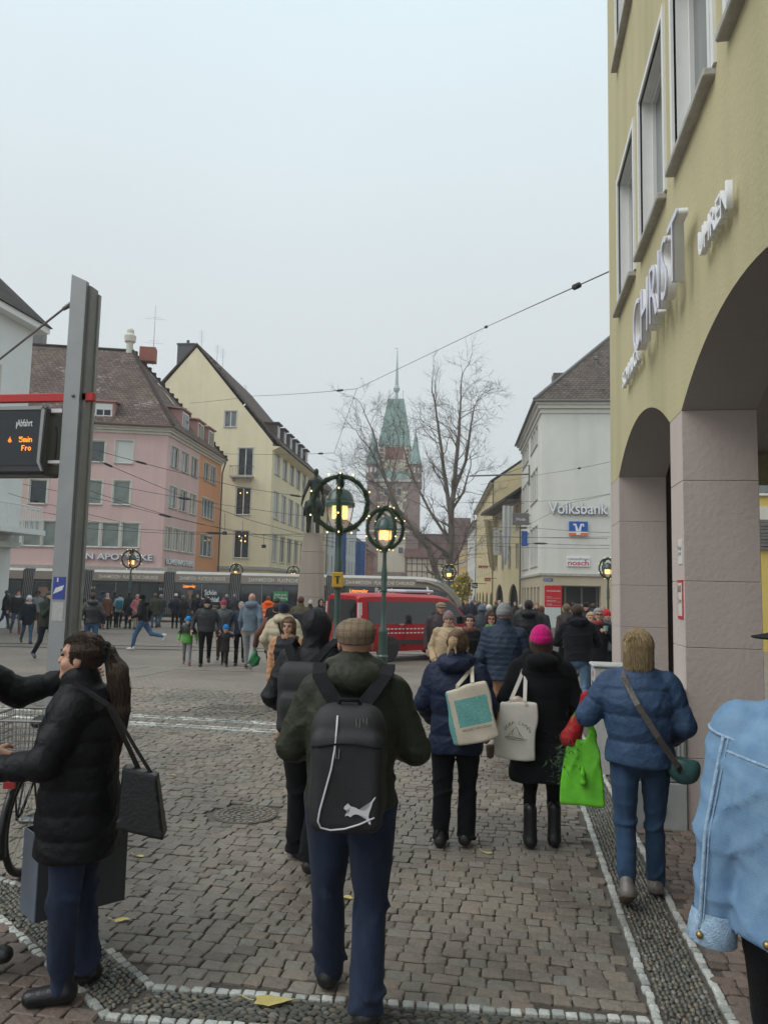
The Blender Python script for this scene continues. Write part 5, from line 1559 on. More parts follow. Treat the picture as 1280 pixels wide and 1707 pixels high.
q = MB(); q.box(2.84, 2.852, -1.002, -.985, .42, 1.05); q.box(1.55, 1.562, -1.002, -.985, .42, 1.05); q.box(4.0, 4.012, -.998, -.98, .42, 1.0); q.build('door_gap', m_skirt, van, world=False)
panel('side_moulding', [(.95, .50), (2.75, .50), (2.75, .62), (1.0, .62)], m_skirt, off=.02, thick=.02)
for i in range(3): panel('reflective_bar', [(.02 + .24 * i + .13, .86), (.14 + .24 * i + .13, .86), (.04 + .24 * i - .02 + .28, 1.0), (-.08 + .24 * i - .02 + .28, 1.0)], m_refl, off=.004, thick=.003)
for r_ in range(2):
 for i in range(22): panel('reflective_dash', [(.92 + .14 * i, .93 - .12 * r_), (1.01 + .14 * i, .93 - .12 * r_), (1.01 + .14 * i, .965 - .12 * r_), (.92 + .14 * i, .965 - .12 * r_)], m_refl, off=.004, thick=.003)
letters('lettering', 'wagen', .075, van, (1.45, -1.0, 1.0 + .16 - .1), 0, m_lw)
q = MB(); q.prism([(-.012, y_, z_) for y_, z_ in rr(-.76, .76, 1.10, 1.78, .12)], (.02, 0, 0)); q.build('rear_window', m_vglass, van, world=False)
for s_ in (-1, 1):
 q = MB(); q.prism([(-.02, s_ * .86, .92), (-.02, s_ * .955, .92), (-.02, s_ * .90, 1.70), (-.02, s_ * .83, 1.70)], (.12, 0, 0)); q.build('tail_light', mat('tail_lens', (.62, .45, .45), rough=.2, var=.2, scale=6) if s_ < 0 else bpy.data.materials['tail_lens'], van, world=False)
q = MB(); q.box(-.09, .2, -.92, .92, .32, .52, 0, bev=.03); q.build('bumper', m_skirt, van, world=False)
q = MB(); q.box(-.016, .0, -.3, .3, .70, .82); q.build('number_plate', m_refl, van, world=False)
for x_ in (1.02, 3.98):
 for s_ in (-1, 1):
  q = MB(); q.lathe([(.20, -.11), (.32, -.11), (.345, -.07), (.345, .07), (.32, .11), (.20, .11)], 24); M_ = Matrix.Translation((x_, s_ * .895, .345)) @ Matrix.Rotation(rad(90), 4, 'X'); q.xf(M_)
  wo = q.build('wheel', m_rubber, van, smooth='auto', world=False)
  q = MB(); q.lathe([(.02, .09), (.06, .10), (.19, .085), (.21, .10), (.21, -.05)] if s_ < 0 else [(.02, -.09), (.06, -.10), (.19, -.085), (.21, -.10), (.21, .05)], 20); q.xf(M_); q.build('rim', m_zinc, wo, smooth='auto', world=False)
  q = MB(); q.prism([(x_ + .385 * math.cos(w_), s_ * .990, .36 + .385 * math.sin(w_)) for w_ in np.linspace(0, math.pi, 16)], (0, -s_ * .09, 0)); q.build('wheel_arch', m_skirt, van, world=False)
q = MB(); q.box(1.9, 3.0, -.55, .55, 2.0, 2.10, 0, bev=.03); q.build('light_bar', mat('light_bar', (.55, .58, .66), rough=.25, var=.1), van, world=False)
q = MB(); q.box(3.75, 3.9, -1.2, -1.0, 1.1, 1.32, 0, bev=.03); q.build('mirror', m_skirt, van, world=False)
# lamps with Christmas wreaths
m_lgreen = mat('lamp_green_paint', (.040, .078, .064), rough=.35, var=.15, scale=6, coat=.2)
m_lglow = mat('lamp_panel', (.9, .6, .3), emit=(1.0, .50, .14), estr=2.4, var=0)
m_lglass = mat('lamp_glass', (.9, .9, .88), rough=.05, var=0, alpha=.16, spec=.6)
m_fir = mat('fir_green', (.018, .040, .020), rough=.8, var=.5, scale=30, var2=(.035, .07, .03))
m_bulb = mat('warm_bulb', (1, .75, .4), emit=(1.0, .66, .28), estr=2.6, var=0)
HL = 3.62          # centre of the wreath above the ground
def garland_mesh(Rr, seed, needles):
 R_ = random.Random(seed); b = MB()
 P_ = []
 n = 44
 for i in range(n):
  w_ = 2 * math.pi * i / n; P_.append((Rr * math.cos(w_), 0, Rr * math.sin(w_)))
 V, F = [], []
 m_ = 6
 for i in range(n):
  w_ = 2 * math.pi * i / n
  for k in range(m_):
   a_ = 2 * math.pi * k / m_; r_ = .042 * R_.uniform(.7, 1.25); rr_ = Rr + r_ * math.cos(a_); V.append((rr_ * math.cos(w_), r_ * math.sin(a_), rr_ * math.sin(w_)))
 F = [(i * m_ + k, i * m_ + (k + 1) % m_, ((i + 1) % n) * m_ + (k + 1) % m_, ((i + 1) % n) * m_ + k) for i in range(n) for k in range(m_)]
 b.add(V, F)
 for i in range(needles):
  w_ = R_.random() * 2 * math.pi; a_ = R_.random() * 2 * math.pi
  rd = np.array((math.cos(w_), 0, math.sin(w_))); tn = np.array((-math.sin(w_), 0, math.cos(w_))); ax = np.array((0, 1., 0))
  o_ = rd * math.cos(a_) + ax * math.sin(a_); p_ = rd * Rr + o_ * .042
  tip = p_ + o_ * R_.uniform(.025, .05) + tn * R_.uniform(.02, .06)
  sd = np.cross(o_, tn) * .008
  b.poly([p_ - sd, p_ + sd, tip])
 return b.mesh('wreath', m_fir)
GAR = garland_mesh(.52, 1, 1500)
bulb_b = MB(); bulb_b.ball((0, 0, 0), .017, n=6); BULB = bulb_b.mesh('bulb', m_bulb, True)
def make_lamp(label, x, y, rz=RZV, group='street lamps with wreaths'):
 t = thing('street_lamp', label, 'street lamp', (x, y, gz(y)), rz, group)
 b = MB()
 b.lathe([(.16, 0), (.165, .08), (.135, .12), (.13, .35), (.15, .38), (.12, .42), (.115, .95), (.13, .98), (.13, 1.03), (.075, 1.12), (.058, 1.5), (.058, 2.0), (.085, 2.03), (.085, 2.10), (.07, 2.16), (.078, 2.35), (.075, 2.50), (.05, 2.75), (.045, 3.0), (.075, 3.05), (.10, 3.12)], 16)
 b.build('post', m_lgreen, t, smooth='auto', world=False)
 b = MB(); b.lathe([(.285, HL - .04), (.285, HL + .03), (.265, HL + .05), (.26, HL + .10), (.245, HL + .12), (.225, HL + .20), (.17, HL + .27), (.06, HL + .31), (.02, HL + .34)], 20)
 hd = b.build('lamp_hood', m_lgreen, t, smooth='auto', world=False)
 b = MB(); b.lathe([(.09, 3.10), (.14, 3.16), (.20, 3.32), (.235, HL - .12), (.24, HL - .02)], 16); b.build('lamp_glass', m_lglass, t, smooth=True, world=False)
 for k in range(4):
  w_ = rad(45 + 90 * k); b = MB(); c_, s_ = math.cos(w_), math.sin(w_)
  b.obox((.13 * c_ + .06 * s_, .13 * s_ - .06 * c_, HL - .27), (-.12 * s_, .12 * c_, 0), (.012 * c_, .012 * s_, 0), (0, 0, .24)); b.build('light_panel', m_lglow, t, world=False)
 for k in range(4):
  w_ = rad(90 * k); b = MB(); b.tube([(math.cos(w_) * r_, math.sin(w_) * r_, z_) for r_, z_ in ((.09, 3.1), (.15, 3.17), (.21, 3.32), (.245, HL - .1), (.25, HL))], .010, 5); b.build('glazing_bar', m_lgreen, t, world=False)
 for a_ in (0, 90):
  w_ = link('wreath', GAR, t, (0, 0, HL + .02), rad(a_))
  for k in range(8):
   an = rad(22.5 + 45 * k); r_ = .60
   link('bulb', BULB, w_, (r_ * math.cos(an), -.02 if a_ == 0 else 0, r_ * math.sin(an)))
 return t
L1s = spot(563, 14.5); L2s = spot(640, 19.75)
lampA = make_lamp('near street lamp with wreaths and a yellow box on its post', L1s[0], L1s[1])
b = MB(); b.box(-.10, .10, -.17, -.02, 2.05, 2.33, 0, bev=.01); b.box(-.085, .085, -.173, -.171, 2.07, 2.31, 1); bx_ = b.build('signal_box', [mat('yellow_box', (.62, .36, .02), rough=.5, var=.1), mat('yellow_face', (.55, .32, .02), rough=.5, var=.3, scale=20)], lampA, world=False)
b = MB(); b.box(-.02, .02, -.177, -.174, 2.12, 2.24); b.box(-.05, .05, -.177, -.174, 2.24, 2.26); b.build('symbol', m_skirt, bx_, world=False)
make_lamp('street lamp with wreaths rising in front of the red van', L2s[0], L2s[1], RZV + rad(28))
for lab, px, D in (('small distant street lamp in front of the pharmacy letters', 217, 44), ('distant lamp peeping over the tram below the yellow gable', 393, 62), ('distant lamp half hidden behind the statue column', 488, 64), ('distant lamp beside the nose of the tram', 748, 54), ('wreathed lamp showing at the edge of the rose pillar', 1013, 41)):
 s_ = spot(px, D); make_lamp(lab, s_[0], s_[1], RZV + rad(random.uniform(-30, 30)))
# tram stop pole with departure board
m_alu = mat('grey_stop_pole', (.30, .31, .315), rough=.45, var=.08, scale=3, metal=.3)
m_alud = mat('dark_pole_side', (.23, .235, .23), rough=.5, var=.1, metal=.3)
m_redb = mat('red_bar', (.50, .02, .02), rough=.4, var=.05)
PD = 7.0
pl0 = at_y(75, 1150, PD); pr0 = at_y(112, 1150, PD)
px0, px1 = pl0[0], at_y(98, 1150, PD)[0]
ztop = at_y(122, 457, PD)[2]
sp = thing('stop_pole', 'tall grey tram stop pole cut slantwise at the top', 'pole', (px0, PD, gz(PD)))
pw_ = .17
b = MB(); b.prism([(0, 0, 0), (pw_, 0, 0), (pw_, 0, ztop - gz(PD) - .08), (0, 0, ztop - gz(PD))], (0, .05, 0), 0); b.build('front_plate', m_alu, sp, world=False)
b = MB(); b.prism([(pw_ - .03, .052, 0), (pw_ + .035, .052, 0), (pw_ + .035, .052, ztop - gz(PD) - .12), (pw_ - .03, .052, ztop - gz(PD) - .09)], (0, .12, 0), 0); b.build('side_plate', m_alud, sp, world=False)
b = MB(); b.prism([(.01, .175, 0), (pw_ + .05, .175, 0), (pw_ + .05, .175, ztop - gz(PD) - .16), (.01, .175, ztop - gz(PD) - .06)], (0, .04, 0), 0); b.build('back_plate', m_alu, sp, world=False)
zr = at_y(110, 660, PD)[2] - gz(PD)
b = MB(); b.box(-2.2, pw_ + .12, .052, .11, zr - .04, zr + .045, 0, bev=.006); b.build('red_arm', m_redb, sp, world=False)
b = MB(); b.lathe([(.018, 0), (.018, .012), (.008, .016)], 8); b.xf(Matrix.Translation((pw_ * .6, 0, zr)) @ Matrix.Rotation(rad(90), 4, 'X')); b.build('bolt', m_zinc, sp, world=False)
zs1 = at_y(90, 980, PD)[2] - gz(PD)
b = MB(); b.box(.02, .15, -.004, .0, zs1 - .11, zs1 + .11, 0); b.build('blue_sticker', mat('sticker_blue', (.03, .06, .28), rough=.5, var=.3, scale=25), sp, world=False)
b = MB(); b.prism([(.025, -.006, zs1 - .06), (.12, -.006, zs1 - .02), (.14, -.006, zs1 + .03), (.05, -.006, zs1 + .0)], (0, .0015, 0)); b.prism([(.06, -.006, zs1 + .06), (.075, -.006, zs1 + .06), (.075, -.006, zs1 + .10), (.06, -.006, zs1 + .10)], (0, .0015, 0)); b.build('sticker_print', m_refl, sp, world=False)
b = MB(); b.box(.025, .145, -.003, .0, zs1 - .32, zs1 - .14, 0); b.build('notice', mat('grey_notice', (.42, .42, .41), rough=.6, var=.15, scale=40), sp, world=False)
zs = at_y(118, 505, PD)[2] - gz(PD)
b = MB(); b.tube([(.0, .03, zs), (-.09, .03, zs - .05)], [.028, .02], 8); b.tube([(-.09, .03, zs - .05), (-2.6, .5, zs - 1.52)], .012, 6); b.build('stay_rod', m_zinc, sp, world=False)
m_disp = mat('display_face', (.012, .014, .018), rough=.12, var=.2, spec=.6)
zb1 = at_y(90, 678, PD)[2] - gz(PD); zb0 = at_y(80, 792, PD)[2] - gz(PD)
dpl = thing('departure_board', 'black departure board with orange text hanging beside the pole', 'display', (px0 - .03, PD, gz(PD)))
b = MB(); b.box(-2.2, -.10, -.06, .26, zb0, zb1, 0, bev=.03); b.build('housing', mat('board_housing', (.035, .037, .042), rough=.4, var=.1), dpl, world=False)
b = MB(); b.box(-2.1, -.155, -.068, -.055, zb0 + .09, zb1 - .05, 0); b.build('screen', m_disp, dpl, world=False)
b = MB()
b.prism([(-.150, -.085, zb1 - .02), (-.115, -.085, zb1 - .05), (-.135, -.085, zb0 + .12), (-.10, -.085, zb0 + .03), (-.115, -.085, zb0 + .03), (-.165, -.085, zb0 + .12)], (0, .03, 0)); b.box(-2.1, -.14, -.085, -.055, zb1 - .045, zb1 - .01)
b.build('trim', m_alu, dpl, world=False)
b = MB(); b.box(-.10, .02, .0, .12, zb1 - .06, zb1 - .02); b.box(-.10, .03, .0, .12, zb0 + .12, zb0 + .15); b.build('bracket', m_refl, dpl, world=False)
b = MB(); b.tube([(-.06, .05, zb1 - .2), (-.03, .02, zb1 - .3), (-.03, .02, zb0 + .3), (-.06, .06, zb0 + .15)], .012, 6); b.build('cable', m_rubber, dpl, world=False)
DOT = {'5': ['11111', '10000', '11110', '00001', '00001', '10001', '01110'], 'm': ['00000', '00000', '11010', '10101', '10101', '10101', '10101'], 'i': ['1', '0', '1', '1', '1', '1', '1'], 'n': ['0000', '0000', '1110', '1001', '1001', '1001', '1001'],
  'F': ['1111', '1000', '1000', '1110', '1000', '1000', '1000'], 'r': ['000', '000', '101', '110', '100', '100', '100'], 'o': ['0000', '0000', '0110', '1001', '1001', '1001', '0110'], 'k': ['00100', '00000', '01100', '01010', '10110', '10001', '01110']}
def dots(s_, x, z, p):
 b = MB()
 for ch in s_:
  g_ = DOT[ch]
  for r_, row in enumerate(g_):
   for k, v in enumerate(row):
    if v == '1': cx_, cz_ = x + k * p, z - r_ * p; b.box(cx_ - p * .38, cx_ + p * .38, -.0735, -.0685, cz_ - p * .38, cz_ + p * .38)
  x += (len(g_[0]) + 1) * p
 return b
bx0 = lambda px: at_y(px, 740, PD)[0] - (px0 - .03)
bz0 = lambda py: at_y(40, py, PD)[2] - gz(PD)
for s_, px, py in (('5min', 40, 731), ('Fro', 45, 745), ('k', 22, 731)):
 dots(s_, bx0(px), bz0(py), .0079).build('led_text', m_led, dpl, world=False)
letters('lettering', 'Abfahrt', .10, dpl, (bx0(47), -.0705, bz0(713)), 0, m_lw, fit=.17, offset=.001)
letters('lettering', 'n', .10, dpl, (bx0(1), -.0705, bz0(697)), 0, m_lw)
b = MB(); b.box(bx0(33), bx0(33) + .008, -.0715, -.0705, bz0(717), bz0(706)); b.build('print_mark', m_lw, dpl, world=False)
# fountain column with bronze rider
m_col = plaster('column_sandstone', (.42, .35, .30), dirt=.55, bump=.3)
m_brz = mat('dark_bronze', (.030, .036, .034), rough=.45, metal=.7, var=.4, scale=3)
mc = spot(519, 36)
mon = thing('fountain_monument', 'sandstone column carrying a dark bronze rider in the square', 'monument', mc, RZV + rad(8))
hz = lambda py, D=36.0: at_depth(520, py, D)[2] - mc[2]
lv = [0, hz(995), hz(956), hz(920), hz(888)]
ws = [.64, .61, .56, .50, .44]
for i in range(4):
 b = MB(); a_, c_ = ws[i] * .995, ws[i + 1] * 1.01
 z0_, z1_ = lv[i] + .008, lv[i + 1] - .008
 P0 = [(-a_, -a_ * .8, z0_), (a_ * .55, -a_ * .8, z0_), (a_, -a_ * .3, z0_), (a_, a_ * .8, z0_), (-a_, a_ * .8, z0_)]; P1 = [(-c_, -c_ * .8, z1_), (c_ * .55, -c_ * .8, z1_), (c_, -c_ * .3, z1_), (c_, c_ * .8, z1_), (-c_, c_ * .8, z1_)]
 b.add(P0 + P1, [(k, (k + 1) % 5, 5 + (k + 1) % 5, 5 + k) for k in range(5)] + [(0, 1, 2, 3, 4), (5, 6, 7, 8, 9)]); b.build('column_block', m_col, mon, world=False)
b = MB(); b.lathe([(1.9, 0), (1.9, .45), (1.7, .5), (1.65, .2), (.9, .2)], 24); b.build('basin', m_col, mon, smooth='auto', world=False)
MON_TOP = lv[-1]
# red information stele
m_sred = mat('stele_red', (.48, .018, .025), rough=.4, var=.04)
m_map = mat('map_print', (.45, .50, .50), rough=.5, var=0)
ramp_into(m_map, [(.0, (.30, .36, .38)), (.42, (.47, .52, .52)), (.5, (.60, .62, .60)), (1, (.40, .48, .44))], 'ShaderNodeTexVoronoi', (14, 14, 14), out='Distance')
sl_ = spot(922, 27.5)
ste = thing('information_stele', 'red city information stele with a map panel among the crowd', 'information board', sl_, RZV)
hz2 = lambda py: at_depth(922, py, 27.5)[2] - sl_[2]
b = MB(); b.box(-.30, .30, 0, .10, hz2(1012), hz2(976), 0, bev=.01); b.build('red_panel', m_sred, ste, world=False)
b = MB(); b.box(-.285, .27, .012, .09, hz2(1046), hz2(1012) - .004); b.build('map_panel', m_map, ste, world=False)
b = MB(); b.box(-.29, .28, .01, .095, .0, hz2(1046) - .004); b.build('foot', m_alud, ste, world=False)
zt_ = hz2(976)
letters('lettering', 'BERTOLDSBRUNNEN', .07, ste, (0, -.004, zt_ - .22), 0, m_lw, fit=.48)
for i, t_ in enumerate(('Martinstor', 'Augustinermuseum', 'Universität')):
 letters('lettering', t_, .045, ste, (-.25, -.004, zt_ - .42 - .13 * i), 0, m_lw, align='LEFT')
 b = MB(); b.box(-.25, .25, -.003, .0, zt_ - .455 - .13 * i, zt_ - .45 - .13 * i); b.build('rule_line', m_lw, ste, world=False)
# utility cabinets
m_cab = mat('grey_cabinet', (.36, .38, .37), rough=.55, var=.12, scale=5, bump=.05)
m_cabw = mat('pale_cabinet', (.48, .49, .47), rough=.5, var=.15, scale=6)
c1 = thing('utility_cabinet', 'ribbed grey utility cabinet standing against the rose pillar', 'cabinet', (1.06, 7.0, gz(7)))
b = MB(); b.box(.0, .42, 0, .42, 0, .40, 0, bev=.008); b.build('plinth', m_cab, c1, world=False)
b = MB(); b.box(.0, .42, .003, .417, .405, 1.19, 0, bev=.012); b.build('body', m_cab, c1, world=False)
for i in range(12): b = MB(); b.box(.03 + .032 * i, .045 + .032 * i, -.006, .004, .44, 1.15, 0, bev=.002); b.build('rib', m_cab, c1, world=False)
b = MB(); b.lathe([(.05, 0), (.05, .012), (.04, .018)], 14); b.xf(Matrix.Translation((.2, 0, .2)) @ Matrix.Rotation(rad(90), 4, 'X')); b.build('lock_plate', m_cab, c1, world=False)
c2p = at_depth(975, 1094, 9.3);
c2 = thing('sticker_cabinet', 'pale cabinet covered in stickers behind the woman in the blue jacket', 'cabinet', (.93, 9.0, gz(9)))
b = MB(); b.box(0, .50, 0, .36, 0, 1.17, 0, bev=.01); b.build('body', m_cabw, c2, world=False)
b = MB(); b.box(-.02, .52, -.02, .38, 1.175, 1.21, 0, bev=.012); b.build('lid', m_cabw, c2, world=False)
R9 = random.Random(5)
for i in range(26):
 m_ = mat('sticker_%s' % ('red', 'dark', 'pink', 'blue', 'cream')[i], ((.45, .06, .06), (.06, .05, .06), (.5, .22, .3), (.08, .14, .32), (.62, .58, .5))[i], rough=.5, var=.4, scale=30) if i < 5 else bpy.data.materials['sticker_%s' % ('red', 'dark', 'pink', 'blue', 'cream')[i % 5]]
 z_ = R9.uniform(.45, 1.08); w_, h_ = R9.uniform(.03, .08), R9.uniform(.03, .09)
 b = MB()
 if i % 2: y_ = R9.uniform(.02, .27); b.box(-.0035 - .0001 * i, .001, y_, y_ + w_, z_, z_ + h_)
 else: x_ = R9.uniform(.02, .4); b.box(x_, x_ + w_, -.0035 - .0001 * i, .001, z_, z_ + h_)
 b.build('sticker', m_, c2, world=False)
# bicycle
m_bk = mat('black_bike_paint', (.012, .012, .014), rough=.3, var=.1); m_chr = mat('spoke_steel', (.35, .35, .34), rough=.3, metal=.8, var=.1); m_bred = mat('bike_red', (.40, .03, .03), rough=.35, var=.1)
bs = on_ground(40, 1462)
bkang = rad(101)
bike = thing('bicycle', 'black city bicycle with grey rear basket parked by the pole', 'bicycle', (bs[0], bs[1], gz(bs[1]) + FEET), bkang)
RW = .345
for x_ in (0, 1.08):
 b = MB()
 P_ = [(x_ + (RW - .02) * math.cos(w_), 0, RW + (RW - .02) * math.sin(w_)) for w_ in np.linspace(0, 2 * math.pi, 41)]
 b.tube(P_, .021, 8, cap=False); wo = b.build('wheel', m_rubber, bike, smooth=True, world=False)
 b = MB(); b.tube([(x_ + (RW - .045) * math.cos(w_), 0, RW + (RW - .045) * math.sin(w_)) for w_ in np.linspace(0, 2 * math.pi, 41)], .011, 6, cap=False); b.build('rim', m_chr, wo, smooth=True, world=False)
 b = MB()
 for k in range(28):
  w_ = 2 * math.pi * k / 28; s_ = (-1) ** k; b.tube([(x_ + .02 * math.cos(w_ + 1.2 * s_), .025 * s_, RW + .02 * math.sin(w_ + 1.2 * s_)), (x_ + (RW - .045) * math.cos(w_), 0, RW + (RW - .045) * math.sin(w_))], .0016, 3)
 b.tube([(x_, -.05, RW), (x_, .05, RW)], .024, 8); b.build('spokes', m_chr, wo, world=False)
 b = MB(); P_ = [(x_ + (RW + .025) * math.cos(w_), 0, RW + (RW + .025) * math.sin(w_)) for w_ in np.linspace(rad(15), rad(200), 20)]; b.tube(P_, .026, 6); b.build('mudguard', m_bk, bike, smooth=True, world=False)
b = MB()
for p_, q_, r_ in (((0, .06, RW), (.40, .02, .30), .012), ((0, -.06, RW), (.40, -.02, .30), .012), ((0, .06, RW), (.30, .01, .78), .010), ((0, -.06, RW), (.30, -.01, .78), .010), ((.40, 0, .30), (.26, 0, .92), .018), ((.40, 0, .30), (.90, 0, .78), .020), ((.36, 0, .45), (.89, 0, .70), .018), ((.87, 0, .66), (.84, 0, 1.02), .018), ((.90, .04, .66), (1.08, .05, RW), .013), ((.90, -.04, .66), (1.08, -.05, RW), .013)):
 b.tube([p_, q_], r_, 8)
b.build('frame', m_bk, bike, smooth=True, world=False)
b = MB(); b.tube([(.66, -.30, 1.05), (.80, -.26, 1.08), (.85, 0, 1.06), (.80, .26, 1.08), (.66, .30, 1.05)], .012, 8); b.build('handlebar', m_chr, bike, smooth=True, world=False)
b = MB(); b.ball((.20, 0, .96), (.15, .09, .05), n=10); b.ball((.33, 0, .965), (.12, .03, .035), n=8); b.build('saddle', m_bk, bike, smooth=True, world=False)
b = MB()
for s_ in (-.06, .06): b.tube([(-.30, s_, .74), (.22, s_, .74)], .008, 5); b.tube([(0, s_ * 1.2, RW), (-.12, s_, .74)], .007, 5); b.tube([(0, s_ * 1.2, RW), (.1, s_, .74)], .007, 5)
b.box(-.30, .20, -.07, .07, .745, .765); b.build('rack', m_bk, bike, world=False)
b = MB(); b.box(-.325, -.30, -.035, .035, .63, .67); b.build('tail_lamp', m_bred, bike, world=False)
b = MB(); b.box(-.05, .55, -.085, -.06, .25, .42, 0, bev=.02); b.build('chain_guard', m_bk, bike, world=False)
b = MB(); b.lathe([(.02, -.01), (.09, -.01), (.09, .01), (.02, .01)], 20); b.xf(Matrix.Translation((.40, -.05, .30)) @ Matrix.Rotation(rad(90), 4, 'X')); b.tube([(.40, -.06, .30), (.50, -.08, .17)], .012, 6); b.box(.46, .54, -.17, -.08, .155, .18); b.build('crank', m_chr, bike, world=False)
b = MB()
m_bask = mat('grey_wire_basket', (.16, .16, .155), rough=.5, var=.2, metal=.3)
x0, x1_, y0, y1, z0_, z1_ = -.30, .18, -.19, .19, .78, 1.05
for z_ in np.linspace(z0_, z1_, 7):
 e_ = .03 * (z_ - z0_) / (z1_ - z0_)
 b.tube([(x0 - e_, y0 - e_, z_), (x1_ + e_, y0 - e_, z_), (x1_ + e_, y1 + e_, z_), (x0 - e_, y1 + e_, z_), (x0 - e_, y0 - e_, z_)], .0035 if z_ < z1_ else .007, 4)
for i in range(17):
 t_ = i / 16
 for yy, s_ in ((y0, -1), (y1, 1)): b.tube([(x0 + (x1_ - x0) * t_, yy, z0_), (x0 - .03 + (x1_ - x0 + .06) * t_, yy + s_ * .03, z1_)], .0028, 3)
 for xx, s_ in ((x0, -1), (x1_, 1)): b.tube([(xx, y0 + (y1 - y0) * t_, z0_), (xx + s_ * .03, y0 - .03 + (y1 - y0 + .06) * t_, z1_)], .0028, 3)
b.box(x0, x1_, y0, y1, z0_ - .006, z0_)
b.build('basket', m_bask, bike, world=False)
# shop flags and signs along the far street
def far_panel(name, label, px, py, D, wd, hg, m, text=None, tm=None, vertical=False):
 c = at_depth(px, py, D); t = thing(name, label, 'sign', (c[0], c[1], c[2] - hg / 2), RZV)
 b = MB(); b.box(-wd / 2, wd / 2, -.06, .06, 0, hg, 0, bev=.015); b.build('panel', m, t, world=False)
 b = MB(); b.tube([(wd / 2 - .02, 0, hg * .85), (wd / 2 + 1.0, 0, hg * .85)], .04, 5); b.build('bracket', m_frame_dk, t, world=False)
 if text:
  if vertical: letters('lettering', '\n'.join(text), hg / len(text) * .85, t, (0, -.065, hg * (1 - .8 / len(text))), 0, tm)
  else: letters('lettering', text, hg * .7, t, (0, -.065, hg * .22), 0, tm, fit=wd * .85)
 return t
m_pw = mat('panel_white', (.62, .62, .60), rough=.5, var=.05); m_pk = mat('panel_black', (.02, .02, .02), rough=.5, var=.1); m_pr = mat('panel_red', (.42, .02, .03), rough=.5, var=.05)
far_panel('tattoo_sign', 'white upright sign reading TATTOO above the far street', 827, 902, 80, .62, 2.9, m_pw, 'TATTOO', bpy.data.materials['dark_print'], True)
far_panel('piercing_sign', 'white upright sign reading PIERCING beside the tattoo sign', 834.5, 904, 80.5, .5, 2.7, m_pw, 'PIERCING', bpy.data.materials['dark_print'], True)
far_panel('letter_sign', 'small black sign with a white letter S', 791, 976, 86, .62, .62, m_pk, 'S', m_lw)
far_panel('red_sign', 'slim red sign high on the golden cream house', 805, 945, 90, 1.1, .30, m_pr, 'o bank', m_lw)
far_panel('red_shop_sign', 'red sign reading GOLD lower on the far street', 812.5, 966, 88, .72, .42, m_pr, 'GOLD', m_lw)
# two limp cloth banners on poles
for i, (px, py, D, z0_, z1_, wd, m_) in enumerate(((819, 900, 83, 4.6, 9.6, 1.5, mat('khaki_banner', (.33, .29, .17), rough=.85, var=.15)), (846, 900, 72, 4.9, 10.0, 1.0, mat('grey_banner', (.52, .53, .52), rough=.85, var=.1)))):
 c = at_depth(px, py, D)
 t = thing('shop_banner', ['drooping khaki banner behind the tattoo sign', 'long pale grey banner hanging from the arched house'][i], 'banner', (c[0], c[1], z0_), RZV)
 b = MB(); N, Mz = 9, 9
 V = []
 for r_ in range(Mz):
  f_ = r_ / (Mz - 1)
  for k in range(N):
   u_ = k / (N - 1) - .5
   V.append((u_ * wd * (.45 + .55 * math.sqrt(f_)) - .35 * (1 - f_) * (-1 if i else 1) * -.6, .10 * math.sin(u_ * 14 + f_ * 3), (z1_ - z0_) * f_ - .5 * (1 - (2 * u_) ** 2) * (1 - f_)))
 b.add(V, [(r_ * N + k, r_ * N + k + 1, (r_ + 1) * N + k + 1, (r_ + 1) * N + k) for r_ in range(Mz - 1) for k in range(N - 1)]); b.build('cloth', m_, t, smooth=True, world=False)
 b = MB(); b.tube([(-wd / 2 - .1, 0, z1_ - z0_), (wd / 2 + 1.2, 0, z1_ - z0_ + .3)], .035, 5); b.build('pole', m_zinc, t, world=False)
# bronze rider (seen from behind, cloak and shield)
g_ = Grid(axis(-.75, .75, .035), axis(-1.1, 1.1, .045), axis(0, 3.35, .035))
d = g_.ell((0, -.1, 1.28), (.36, .85, .40))
d = smin(d, g_.ell((0, -.62, 1.32), (.38, .36, .42)), .12)
for sx_, y_, kx in ((-.22, -.7, -.27), (.20, -.66, .15), (-.2, .55, -.2), (.2, .62, .24)):
 d = smin(d, g_.cap((sx_, y_, 1.2), (kx, y_ + .05, .62), .19, .10), .1); d = smin(d, g_.cap((kx, y_ + .05, .62), (kx * 1.05, y_ - .02, .05), .095, .085), .05)
d = smin(d, g_.cap((0, -.95, 1.45), (.02, -1.02, .55), .07, .10), .08)                        # tail
d = smin(d, g_.cap((0, .6, 1.5), (0, 1.0, 2.2), .20, .14), .15); d = smin(d, g_.cap((0, 1.0, 2.2), (0, 1.05, 1.9), .12, .08), .06)
d = smin(d, g_.cap((.02, -.1, 1.5), (.03, -.1, 2.55), .25, .21), .15)                         # rider
d = smin(d, g_.ell((.03, -.1, 2.62), (.30, .17, .16)), .10); d = smin(d, g_.cap((.03, -.08, 2.7), (.05, -.06, 2.95), .08, .08), .05); d = smin(d, g_.ell((.06, -.05, 3.08), (.12, .14, .18)), .04)
d = smin(d, g_.cap((-.22, -.1, 2.6), (-.50, -.15, 1.85), .10, .07), .06); d = smin(d, g_.cap((-.50, -.15, 1.85), (-.60, -.2, 1.35), .07, .04), .05)
d = smin(d, g_.cap((.3, -.1, 2.55), (.40, .0, 2.0), .10, .07), .06); d = smin(d, g_.ell((.43, -.1, 1.5), (.10, .30, .48)), .05)   # shield
for s_ in (-1, 1): d = smin(d, g_.cap((s_ * .3, 0, 1.5), (s_ * .42, .15, .95), .13, .08), .06)
V, Q = g_.mesh(d); V[:, 2] = (V[:, 2] - .02) * (at_depth(520, 777, 36)[2] - mc[2] - MON_TOP) / 3.26
